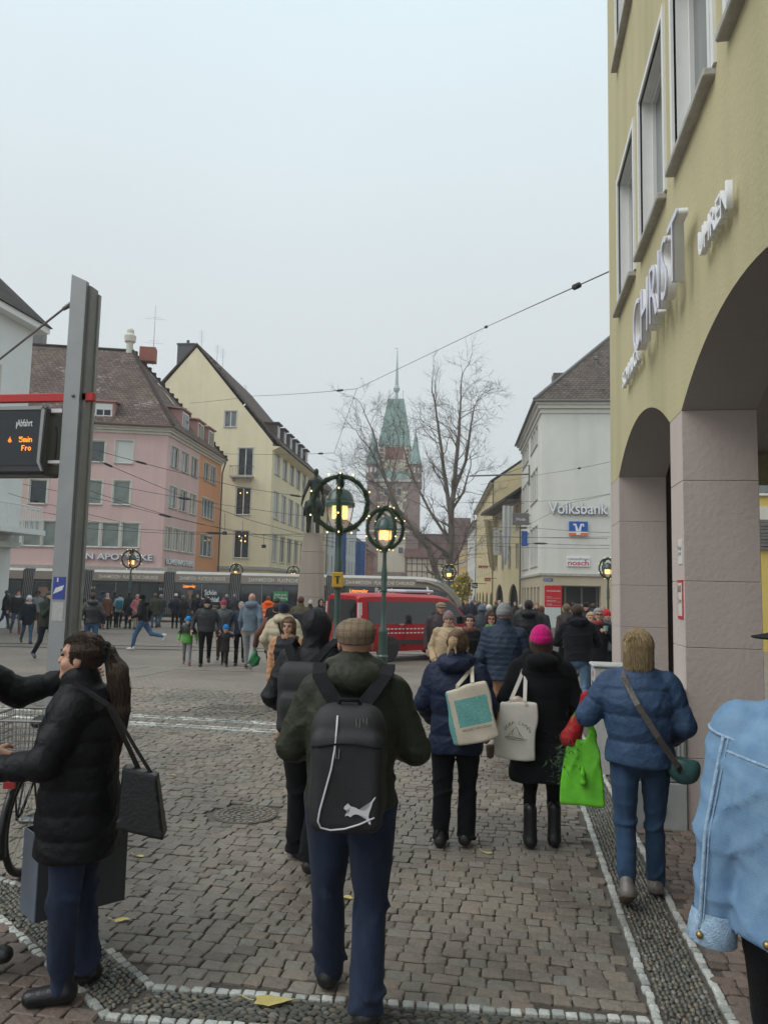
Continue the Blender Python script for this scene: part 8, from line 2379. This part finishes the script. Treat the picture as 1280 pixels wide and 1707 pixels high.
b = MB(); g = Grid(axis(-.12, .12, .011), axis(-.06, .06, .011), axis(-.06, .08, .011)); d = g.ell((-.02, 0, 0), (.10, .035, .045)) + .012 * np.sin(g.X * 40) * np.sin(g.Z * 35 + g.Y * 30)
V, Q = g.mesh(d); V = (MF[:3, :3] @ (V + (.03, .0, .40)).T).T + MF[:3, 3]
PK = carried('bread_packet', 'crumpled red and clear packet poking out of the pale tote', 'packet', FP); sdf_object('wrapper', V, Q, ramp_into(mat('printed_wrapper', (.4, .2, .15), rough=.3, var=.1), [(.0, (.42, .03, .03)), (.35, (.32, .22, .16)), (.55, (.45, .34, .26)), (.7, (.55, .52, .50)), (1, (.35, .10, .12))], 'ShaderNodeTexNoise', (16, 16, 16), Detail=2.0), PK)
# blond woman with green bag
gx_ = gp(1068, 1500)
m_bl_jacket = (.034, .066, .130)
GP_, g_p = person('blond woman in blue quilted jacket and jeans beside the pillar', gx_, 1.68, 6, top=(m_bl_jacket, 'nylon', .495), legs=((.026, .056, .110), 'denim'), hair='blond', style='bob', pose=((-9, 18), (7, 4)), arms=((.10, .15, -.13), (.03, .10, -.22)), poles=((-.5, -.8, -.8), (.5, -1, -.3)), wid=1.16, th=.036, quilt=(.013, .165), lean=2, legr=1.08, shoe=(.16, .14, .125), sole=(.10, .065, .04), boots=False, hands=('grip', 'relaxed'), bell=1.1)
CB = carried('crossbody_bag', 'small teal green shoulder bag on a taupe strap, worn by the blond woman', 'handbag', GP_)
g = Grid(axis(-.12, .12, .009), axis(-.10, .10, .009), axis(-.13, .10, .009)); d = smax(g.ell((0, 0, -.02), (.10, .065, .095)), g.Z - .05, .02); d = d + .004 * np.sin(g.X * 40) * np.sin(g.Z * 30)
V, Q = g.mesh(d); sdf_object('bag_body', V + np.array((.265, -.10, .865)), Q, cloth((.030, .085, .085), 'leather'), CB)
b = MB(); q = g_p['shc']; hz_ = q[2]
strap(b, [(-.085, -.02, hz_ + .075), (-.10, -.125, hz_ + .03), (-.02, -.215, hz_ - .13), (.10, -.235, hz_ - .32), (.22, -.20, hz_ - .50), (.255, -.12, hz_ - .56)], .038, .006, up=[(0, -.3, 1), (0, -1, .6), (0, -1, .1), (0, -1, 0), (.4, -1, 0), (.6, -1, 0)]); b.build('strap', cloth((.065, .055, .048), 'leather'), CB, world=False)
WH = g_p['AR'][-1][2]
GB = carried('green_bag', 'bright green shopping bag hanging from the blond woman\'s hand', 'shopping bag', GP_)
m_gb = mat('bright_green_nylon', (.105, .44, .012), rough=.6, var=.25, scale=9, bump=.2, bscale=14)
c0 = WH + np.array((-.03, .03, -.06))
g = Grid(axis(-.20, .20, .0095), axis(-.13, .13, .0095), axis(-.62, -.10, .0095)); zz = np.clip((g.Z + .60) / .44, 0, 1)
d = np.maximum(np.abs(g.X) - (.155 - .06 * np.clip(zz, 0, 1) ** 2), np.abs(g.Y) - (.085 * (1 - zz) + .02)); d = smax(d, np.maximum(-.60 - g.Z, g.Z + .16 + .9 * np.maximum(0, .055 - np.abs(np.abs(g.X) - .075)) * -2.2), .02)
d = d - .012 * (1 - np.abs(np.sin(g.X * 20 + 5 * g.Z + 1.5 * np.sin(g.Z * 9)))) ** 2 * np.clip((g.Z + .62) * 2.4, .15, 1) + .003
V, Q = g.mesh(d); sdf_object('bag_body', V + c0, Q, m_gb, GB)
b = MB()
for s in (-1, 1): strap(b, [c0 + (s * .078, 0, -.19), c0 + (s * .070, 0, -.10), c0 + (s * .035, 0, .0), c0 + (0, 0, .055)], .05, .006)
b.build('handle', m_gb, GB, world=False)
g = Grid(axis(-.04, .04, .008), axis(-.04, .04, .008), axis(-.12, .05, .008)); d = g.cap((0, 0, .02), (.004, 0, -.07), .014, .026); V, Q = g.mesh(d + .003 * np.sin(g.Z * 90)); sdf_object('pouch', V + c0 + (.005, -.10, -.36), Q, m_gb, GB)
RB = carried('red_bundle', 'red wrapped bundle with green fir twigs held by the blond woman', 'parcel', GP_)
g = Grid(axis(-.24, .14, .011), axis(-.12, .12, .011), axis(-.36, .24, .011))
d = g.cap((.02, 0, .09), (0, 0, .02), .036, .026); d = smin(d, g.cap((0, 0, .0), (-.09, 0, -.22), .036, .072), .03); d = d - .007 * (1 - np.abs(np.sin(g.X * 30 + g.Z * 10 + g.Y * 25))) ** 2
V, Q = g.mesh(d); sdf_object('wrapping', V + WH + (-.02, .06, -.01), Q, cloth((.33, .016, .02), 'nylon'), RB)
b = MB(); R_ = np.random.default_rng(9)
for i in range(420):
 p = np.array((-.14, .02, -.36)) + R_.normal(0, 1, 3) * (.05, .04, .10); q_ = p + R_.normal(0, .02, 3) + (0, 0, -.015); s_ = R_.normal(0, .0035, 3); b.poly([WH + p - s_, WH + p + s_, WH + q_])
tag(b.build('fir_twigs', m_fir, RB, world=False), kind='stuff')
# man in blue chevron puffer, person with hood, others in the middle distance
hx_ = gp(838, 1268)
HP, h_p = person('man in navy ribbed puffer and grey beanie with tan trousers', hx_, 1.84, 4, top=((.020, .034, .060), 'nylon', .50), legs=((.30, .17, .095), 'wool'), hair='grey', style='crop', hat=('beanie', (.24, .25, .25)), pose=((-20, 32), (16, 6)), arms=((.045, .02, -.29), (.05, .08, -.27)), wid=1.12, th=.03, quilt=(.009, .062), shoe=(.33, .31, .28), sole=(.10, .07, .05), lean=4, legr=1.1)
ix_ = gp(512, 1446)
IP, i_p = person('person with black hood up and black rucksack behind the capped man', ix_, 1.76, 2, top=((.014, .014, .017), 'nylon', .47), legs=(BLACK, 'wool'), hair='dark', hood='up', pose=((10, 4), (-10, 14)), arms=((.04, .10, -.22), (.04, .08, -.24)), wid=1.14, th=.034, lean=3, legr=1.3, bell=1.5)
IB = carried('rucksack', 'black rucksack on the hooded person behind the capped man', 'backpack', IP)
g = Grid(axis(-.22, .22, .012), axis(-.44, -.10, .012), axis(.90, 1.50, .012)); d = g.rbox((0, -.26, 1.18), (.165, .10, .25), .08); d = smin(d, g.rbox((0, -.345, 1.10), (.125, .05, .13), .04), .015); V, Q = g.mesh(d - .003 * np.sin(g.Z * 40)); sdf_object('pack_body', V, Q, m_pack2, IB)
b = MB()
for s in (-1, 1): strap(b, [(s * .07, -.24, 1.42), (s * .15, -.14, 1.53), (s * .17, 0, 1.57), (s * .15, .13, 1.47)], .06, .02, up=[(0, -1, .6), (0, -.6, 1), (0, 0, 1), (0, .8, .7)])
b.build('shoulder_straps', m_pack, IB, world=False)
m_tanfl = cloth((.50, .27, .14), 'knit', 'tan_fleece')
jx_ = gp(476, 1236)
JP, j_p = person('young woman in black padded vest with tan sleeves facing the viewer', jx_, 1.55, 176, top=((.016, .019, .028), 'nylon', .36), legs=((.42, .26, .16), 'wool'), hair='fair', style='long', pose='stand', arms=((.04, .03, -.29), (.045, .02, -.30)), wid=1.08, th=.03, quilt=(.010, .09), detail=2, face=True, sleeve=m_tanfl, scarf=(.40, .22, .12), head=(4, 0), shoe=(.25, .16, .1))
kx_ = spot(474, 13.0)
KP, k_p = person('person in cream puffer jacket and navy beanie seen from behind', (kx_[0], kx_[1]), 1.73, -4, top=((.42, .36, .26), 'nylon', .48), legs=(BLACK, 'wool'), hair='brown', hat=('beanie', (.014, .018, .04)), hood='down', arms=POCK, wid=1.2, th=.045, quilt=(.016, .12), detail=1)
KB = carried('sling_bag', 'dark sling strap and bag across the cream puffer jacket', 'bag', KP)
b = MB(); strap(b, [(-.07, -.10, 1.50), (-.03, -.21, 1.40), (.03, -.25, 1.24), (.10, -.26, 1.08)], .035, .008); b.build('strap', m_pack, KB, world=False)
m_plaidr = ramp_into(mat('rust_plaid', (.16, .06, .04), rough=.95, var=.1), [(0, (.05, .03, .03)), (.4, (.18, .06, .035)), (.6, (.24, .10, .05)), (1, (.07, .035, .04))], 'ShaderNodeTexWave', (40, 40, 40), Distortion=1.5)
lx_ = spot(463, 14.6)
LP, l_p = person('person with rust plaid sleeve and black jacket beside the cream puffer', (lx_[0], lx_[1]), 1.72, -8, top=((.012, .012, .014), 'wool', .46), legs=(BLACK, 'wool'), hair='dark', style='crop', arms=((.13, .02, -.26), (.05, .02, -.3)), wid=1.1, detail=1, sleeve=m_plaidr, hands=('grip', 'relaxed'))
WL = l_p['AR'][-1][2]
LB = carried('green_carrier_bag', 'dark green plastic bag held by the plaid sleeved arm', 'shopping bag', LP)
g = Grid(axis(-.14, .14, .014), axis(-.10, .10, .014), axis(-.36, .05, .014)); d = smin(g.ell((0, 0, -.22), (.105, .07, .12)), g.cap((0, 0, -.1), (0, 0, .0), .04, .015), .05); V, Q = g.mesh(d + .01 * np.sin(g.X * 40) * np.sin(g.Z * 30)); sdf_object('bag_body', V + WL + (0, 0, -.06), Q, cloth((.03, .16, .06), 'nylon'), LB)
# the crowd, one by one
GRP = 'people crossing the square'
W, TAN, GREY, OL, BR = (.55, .55, .53), (.35, .24, .14), (.11, .115, .12), (.05, .055, .03), (.10, .045, .025)
def crowd(label, px, py, h, az, col, kind='nylon', hem=.48, leg=BLACK, lk='wool', hair='brown', style='short', hat=None, pose='a', arms=HANG, det=0, D=None, **k):
 p = spot(px, D) if D else on_ground(px, py)
 t, i = person(label, (p[0], p[1]), h, az + view_az(p[0], p[1]), top=(col, kind, hem), legs=(leg, lk), hair=hair, style=style, hat=hat, pose=pose, arms=arms, detail=det, **k)
 t['group'] = GRP
 return t, i
m_kid = ramp_into(mat('black_to_green_jacket', (.1, .4, .05), rough=.55, var=.1), [(.0, (.12, .46, .06)), (.72, (.08, .32, .04)), (.80, (.012, .02, .012)), (1, (.008, .01, .008))], 'ShaderNodeTexGradient', (0, 0, .86), coords='Object')
_n = m_kid.node_tree.nodes; _mp = [x for x in _n if x.type == 'MAPPING'][0]; _mp.inputs['Rotation'].default_value = (0, rad(90), 0); _mp.inputs['Scale'].default_value = (.95, .95, .95)
HOLD = ((.10, .04, -.26), (.10, .04, -.26)); UP = ((.02, .16, -.02), (.04, .05, -.27)); PUSH = ((.03, .18, -.16), (.03, .18, -.16))
# family facing the viewer
crowd('child in green and black jacket with bright blue beanie', 311, 1109, 1.22, 180, m_kid, hem=.46, leg=(.20, .22, .23), hat=('beanie', (.01, .22, .55)), det=1, kid=True, face=True, arms=HOLD, shoe=(.2, .05, .05))
crowd('woman in dark grey jacket holding the green jacketed child\'s hand', 341, 1110, 1.72, 180, (.035, .037, .040), hem=.5, hair='dark', hat=('beanie', (.02, .012, .02)), det=1, face=True, wid=1.25, pose='b', arms=HOLD, scarf=(.012, .012, .014))
crowd('woman in mid grey jacket and pink patterned beanie', 369, 1104, 1.68, 180, (.085, .092, .095), hem=.5, leg=(.09, .065, .035), hair='brown', hat=('pom', (.30, .05, .09)), det=1, face=True, wid=1.12)
crowd('toddler in dark padded suit with blue hat between two adults', 374, 1111, 1.02, 180, (.022, .020, .026), hem=.35, hair='brown', hat=('beanie', (.01, .19, .5)), det=1, kid=True, face=True, quilt=(.008, .07), arms=((.12, .02, -.08), (.12, .02, -.08)))
crowd('man in navy jacket holding the toddler\'s hand', 399, 1109, 1.66, 180, (.020, .028, .05), hair='grey', style='crop', det=1, face=True, pose='b', arms=HOLD)
crowd('bald man in grey blue jacket and pale trousers walking off', 415, 1116, 1.90, 12, (.13, .17, .215), 'wool', .49, leg=(.27, .28, .28), hair=None, style='bald', det=1, hood='down', arms=SWING, shoe=(.05, .02, .018), sole=(.5, .5, .5), legr=1.1)
# left group
crowd('man in green flat cap and dark green jacket, hand at his chin', 75, 1100, 1.83, 150, (.020, .028, .020), hem=.47, leg=(.014, .017, .03), hair='grey', style='crop', hat=('cap', (.06, .075, .06)), det=1, face=True, arms=((.04, .05, -.27), (-.05, .13, -.03)), head=(0, -18), shoe=(.06, .06, .07))
crowd('man in black leather jacket with blue jeans behind the pole', 150, 1093, 1.80, -4, (.016, .017, .019), 'leather', .50, leg=(.05, .10, .19), lk='denim', hair='brown', det=1, wid=1.15, hood='down', arms=((.08, .0, -.28), (.08, .0, -.28)), shoe=(.2, .3, .15))
crowd('man in dark jacket over white hoodie with brown boots', 26, 1057, 1.78, 168, (.018, .018, .022), leg=JEANSL, lk='denim', hair='dark', det=1, face=True, shoe=(.14, .05, .03), boots=True, scarf=W)
crowd('woman in navy coat with pale blue beanie and mask', 44, 1073, 1.62, 168, (.012, .016, .024), hem=.38, leg=(.06, .10, .17), lk='denim', hair='brown', hat=('beanie', (.48, .55, .60)), det=1, face=True, scarf=(.4, .42, .42))
crowd('man in teal beanie at the far left edge', 7, 1049, 1.74, 90, (.012, .014, .018), leg=JEANS, lk='denim', hair='dark', hat=('beanie', (.02, .10, .10)))
crowd('person with dark curly hair and grey jacket by the tram', 59, 1056, 1.76, 175, (.17, .19, .20), leg=BR, hair='dark', style='curly', skin=m_skin_dk, det=1, face=True)
crowd('running man in black hooded jacket, jeans and white trainers', 237, 1084, 1.80, -70, BLACK, hem=.50, leg=(.06, .115, .22), lk='denim', hair='dark', hat=('beanie', BLACK), pose='run', det=1, arms=((.03, .13, -.2), (.03, -.06, -.26)), lean=6, shoe=(.6, .6, .58), hood='down', legr=1.1)
# queue along the tram
Q_ = [('person in mustard hat and dark green coat by the tram', 131, 1.70, 20, (.03, .05, .035), ('beanie', (.35, .26, .04)), 'brown', (.03, .03, .035), None),
 ('person in teal jacket at the tram, half hidden', 121, 1.66, 150, (.03, .09, .07), None, 'red', BLACK, None),
 ('man in blue cap turned towards the tram', 168, 1.82, 20, (.02, .035, .07), ('cap', (.02, .04, .10)), 'dark', NAVY, None),
 ('bald man in brown coat by the tram', 176, 1.70, 160, (.13, .055, .03), None, 'white', BLACK, (.5, .5, .48)),
 ('person in navy jacket turned to the tram doors', 188, 1.80, 10, (.014, .018, .032), None, 'brown', BLACK, None),
 ('person in pale jacket with turquoise rucksack', 198, 1.72, 8, (.33, .35, .33), None, 'dark', BLACK, None),
 ('person in long dark coat behind the small lamp post', 213, 1.76, -30, (.010, .011, .015), None, 'dark', BLACK, None),
 ('woman with fair hair and patterned red and white coat', 226, 1.66, 140, (.40, .14, .15), None, 'blond', (.30, .26, .2), (.4, .03, .03)),
 ('person in grey parka bending by the tram', 266, 1.70, 30, (.045, .050, .045), None, 'grey', JEANSL, None),
 ('person in olive parka by the second door', 257, 1.72, -20, (.05, .055, .03), None, 'fair', JEANSL, None),
 ('person in white hat, navy coat and red collar', 291, 1.74, 5, (.014, .02, .035), ('beanie', W), 'brown', BLACK, (.4, .03, .06)),
 ('woman with curly blond hair in black jacket', 303, 1.66, 20, (.012, .012, .013), None, 'fair', BLACK, None),
 ('man in black jacket beside the portrait on the tram', 327, 1.76, 170, (.014, .014, .016), None, 'dark', BLACK, None),
 ('person in dark jacket and grey cap under the gold print', 342, 1.74, 0, (.014, .016, .022), ('cap', (.16, .16, .15)), 'grey', BLACK, None),
 ('person in black coat with headphones by the bellows', 376, 1.78, 0, (.014, .015, .018), None, 'grey', NAVY, None),
 ('person in dark coat with grey hood at the tram door', 389, 1.76, 0, (.03, .032, .036), ('beanie', (.20, .21, .22)), 'grey', NAVY, None)]
for i, (lb, px, h, az, col, hat, hr, lg, sc) in enumerate(Q_):
 st_ = 'bald' if 'bald' in lb else 'curly' if 'curly' in lb else 'short'
 t, inf = crowd(lb, px, 1046 + (i * 5) % 4, h, az, col, 'nylon', .45 if i % 3 else .36, leg=lg, lk='denim' if lg == JEANSL else 'wool', hair=hr, style=st_, hat=hat, pose=('stand', 'stand2', 'a')[i % 3], arms=(HANG, POCK, FWD)[i % 3], scarf=sc, wid=1.05 + .05 * (i % 3))
 if 'rucksack' in lb:
  RK = carried('rucksack', 'turquoise rucksack on the pale jacket by the tram', 'backpack', t); g = Grid(axis(-.2, .2, .025), axis(-.36, -.1, .025), axis(.9, 1.45, .025)); V, Q = g.mesh(g.rbox((0, -.22, 1.17), (.15, .09, .22), .07)); sdf_object('pack_body', V, Q, cloth((.03, .20, .30), 'nylon'), RK)
# around the monument
t, inf = crowd('worker in orange high visibility suit seen from behind', 445, 1068, 1.78, 5, HIVIS, 'wool', .46, leg=HIVIS, hair='red', style='crop', det=1, wid=1.15, hood='down')
b = MB();
for z in (1.02, 1.22): b.tube([(.235 * math.cos(w_), .03 + .20 * math.sin(w_), z) for w_ in np.linspace(0, 6.28, 25)], .016, 5)
b.build('reflective_band', m_refl, t, world=False)
crowd('man in black jumper in front of the orange worker', 462, 0, 1.80, 4, (.020, .021, .024), 'wool', .5, hair='brown', style='crop', D=20.5, det=1, wid=1.15)
t, inf = crowd('man with large black rucksack and khaki coat by the monument', 502, 0, 1.84, 6, (.10, .085, .05), 'wool', .47, leg=(.12, .09, .05), hair='auburn', D=21, det=1)
RK = carried('rucksack', 'large black rucksack with pale straps near the monument', 'backpack', t); g = Grid(axis(-.24, .24, .02), axis(-.42, -.1, .02), axis(.75, 1.5, .02)); V, Q = g.mesh(g.rbox((0, -.25, 1.12), (.19, .11, .31), .08)); sdf_object('pack_body', V, Q, m_pack2, RK)
crowd('person in white bobble hat and black coat near the monument', 518, 0, 1.66, 10, (.013, .014, .016), hat=('pom', (.45, .44, .42)), D=29)
crowd('person with hood up looking from behind the red van', 535, 0, 1.74, 165, (.014, .014, .018), hood='up', D=26.5, det=1, face=True)
# right of the van
crowd('woman in beige jacket and striped beanie facing the viewer', 748, 0, 1.66, 178, (.44, .33, .21), 'nylon', .47, leg=(.06, .05, .045), hair='fair', hat=('beanie', ramp_into(mat('striped_knit', (.2, .1, .1), rough=.95, var=.1), [(0, (.30, .28, .26)), (.4, (.16, .05, .06)), (.7, (.05, .045, .06)), (1, (.35, .2, .2))], 'ShaderNodeTexWave', (1, 1, 1), Scale=9.0, bands_direction='Z')), det=2, face=True, D=12.6, wid=1.12, th=.032, hood=None, arms=((.035, .06, -.25), (.035, .06, -.25)))
crowd('man in plum jacket with fur hat behind the beige woman', 734, 0, 1.82, 165, (.055, .040, .045), hair='grey', hat=('cap', (.26, .21, .15)), D=15.5, det=1, wid=1.2, face=True)
crowd('woman in black padded jacket with short dark hair and scarf', 783, 0, 1.60, 178, BLACK, hair='dark', style='short', D=13.6, det=2, face=True, scarf=(.25, .08, .07), quilt=(.007, .07), arms=POCK, leg=NAVY)
crowd('woman with long auburn hair, glasses and green scarf', 819, 0, 1.64, 178, (.014, .014, .016), hair='auburn', style='long', D=14.4, det=2, face=True, glasses=True, scarf=(.10, .30, .10), leg=NAVY)
crowd('person in blue grey beanie with rucksack straps walking off', 803, 0, 1.74, 0, (.035, .040, .052), hat=('beanie', (.10, .15, .22)), D=19, det=1)
crowd('white haired person beyond the woman with glasses', 815, 0, 1.72, 0, (.05, .05, .055), hair='white', D=23, det=1)
crowd('grey haired person in dark coat left of the grey beanie', 840, 0, 1.80, 0, (.03, .032, .04), hair='grey', style='crop', D=22, det=1)
crowd('tall man in black hooded jacket in front of the stele', 881, 0, 1.90, 2, (.010, .010, .012), hair='dark', D=15.8, det=1, hood='down', wid=1.25, th=.04)
crowd('man in black hoodie and light jeans near the cabinet', 962, 0, 1.84, -4, (.011, .012, .016), 'wool', .50, leg=(.10, .17, .26), lk='denim', hair='brown', D=12.4, det=2, hood='down', wid=1.18, arms=PUSH)
t, inf = crowd('man with glasses and dark coat raising a mug', 996, 0, 1.78, 172, (.012, .013, .018), 'wool', .42, hair='grey', style='short', D=14.2, det=2, face=True, glasses=True, scarf=(.25, .06, .06), arms=((-.03, .14, -.05), (.04, .02, -.29)), hands=('grip', 'relaxed'))
MG = carried('mug', 'pale green mug held up by the man with glasses', 'cup', t); b = MB(); c = inf['AR'][-1][2]; b.lathe([(.036, 0), (.042, .09), (.040, .092), (.034, .01)], 14, c + np.array((.03, .05, .05))); b.build('cup_body', mat('mint_glaze', (.25, .42, .34), rough=.2, var=.05), MG, smooth='auto', world=False)
crowd('blond woman behind the man with the mug', 984, 0, 1.68, 172, (.05, .03, .03), hair='blond', style='long', D=15.2, det=1, face=True)
crowd('person in bright red hat at the edge of the pillar', 1009, 0, 1.72, 160, (.12, .12, .14), hat=('beanie', (.50, .02, .03)), D=17, det=1, face=True)
crowd('person in brown fleece left of the black hoodie', 945, 0, 1.82, -20, (.06, .05, .045), 'wool', hair='fair', style='short', D=19, det=1)
crowd('blond person in profile beside the stele', 941, 0, 1.76, 95, (.05, .04, .035), hair='blond', style='bob', D=21, det=1)
crowd('man in black beanie talking outside the bank', 977, 0, 1.84, 190, (.015, .016, .02), hat=('beanie', BLACK), D=24, det=1, face=True)
crowd('person with red brown hair behind the stele', 902, 0, 1.70, 0, (.02, .02, .022), hair='auburn', style='bob', D=24, det=1)
# far down the street
for i, (px, D, col, hr) in enumerate(((772, 44, (.02, .02, .025), 'dark'), (779, 50, (.10, .02, .02), 'brown'), (786, 40, (.015, .018, .03), 'grey'), (792, 47, (.05, .05, .05), 'dark'), (799, 55, (.02, .02, .02), 'blond'), (808, 42, (.02, .03, .05), 'brown'), (826, 46, (.06, .08, .04), 'red'), (832, 38, (.02, .02, .022), 'grey'), (847, 34, (.03, .03, .035), 'brown'), (858, 40, (.02, .02, .02), 'dark'), (868, 33, (.07, .06, .05), 'grey'), (894, 31, (.02, .022, .03), 'fair'), (955, 33, (.02, .02, .024), 'dark'), (968, 37, (.03, .03, .03), 'grey'), (988, 30, (.02, .02, .03), 'brown'), (1004, 34, (.2, .02, .02), 'grey'))):
 crowd('distant walker %s, %s of the tram nose' % (('in black coat', 'in dark red coat', 'in navy jacket with grey hair', 'in mid grey coat', 'with blond hair in black', 'in blue jacket', 'with red hair and olive coat', 'with grey hair in black', 'in charcoal jacket', 'in plain black anorak', 'in brown grey coat', 'in dark jacket near the stele', 'in black by the bank door', 'in dark grey near the bank door', 'in navy near the bank pier', 'in bright red jacket by the bank pier')[i], 'right'), px, 0, 1.66 + (i * 7 % 5) * .04, (0, 180)[i % 2], col, hem=.44, hair=hr, D=D, arms=(HANG, POCK)[i % 2], pose=('a', 'b', 'stand')[i % 3])
# thin winter mist over the whole place
_h = MB(); _h.box(-260, 260, -70, 430, -5.5, 75)
m_haze = bpy.data.materials.new('winter_mist'); m_haze.use_nodes = True
_nn = m_haze.node_tree.nodes; _nn.clear(); _o = _nn.new('ShaderNodeOutputMaterial'); _v = _nn.new('ShaderNodeVolumePrincipled')
_v.inputs['Color'].default_value = (.97, .985, 1.0, 1); _v.inputs['Density'].default_value = .0009; _v.inputs['Anisotropy'].default_value = .0
m_haze.node_tree.links.new(_v.outputs[0], _o.inputs['Volume'])
tag(_h.build('haze', m_haze), kind='stuff')
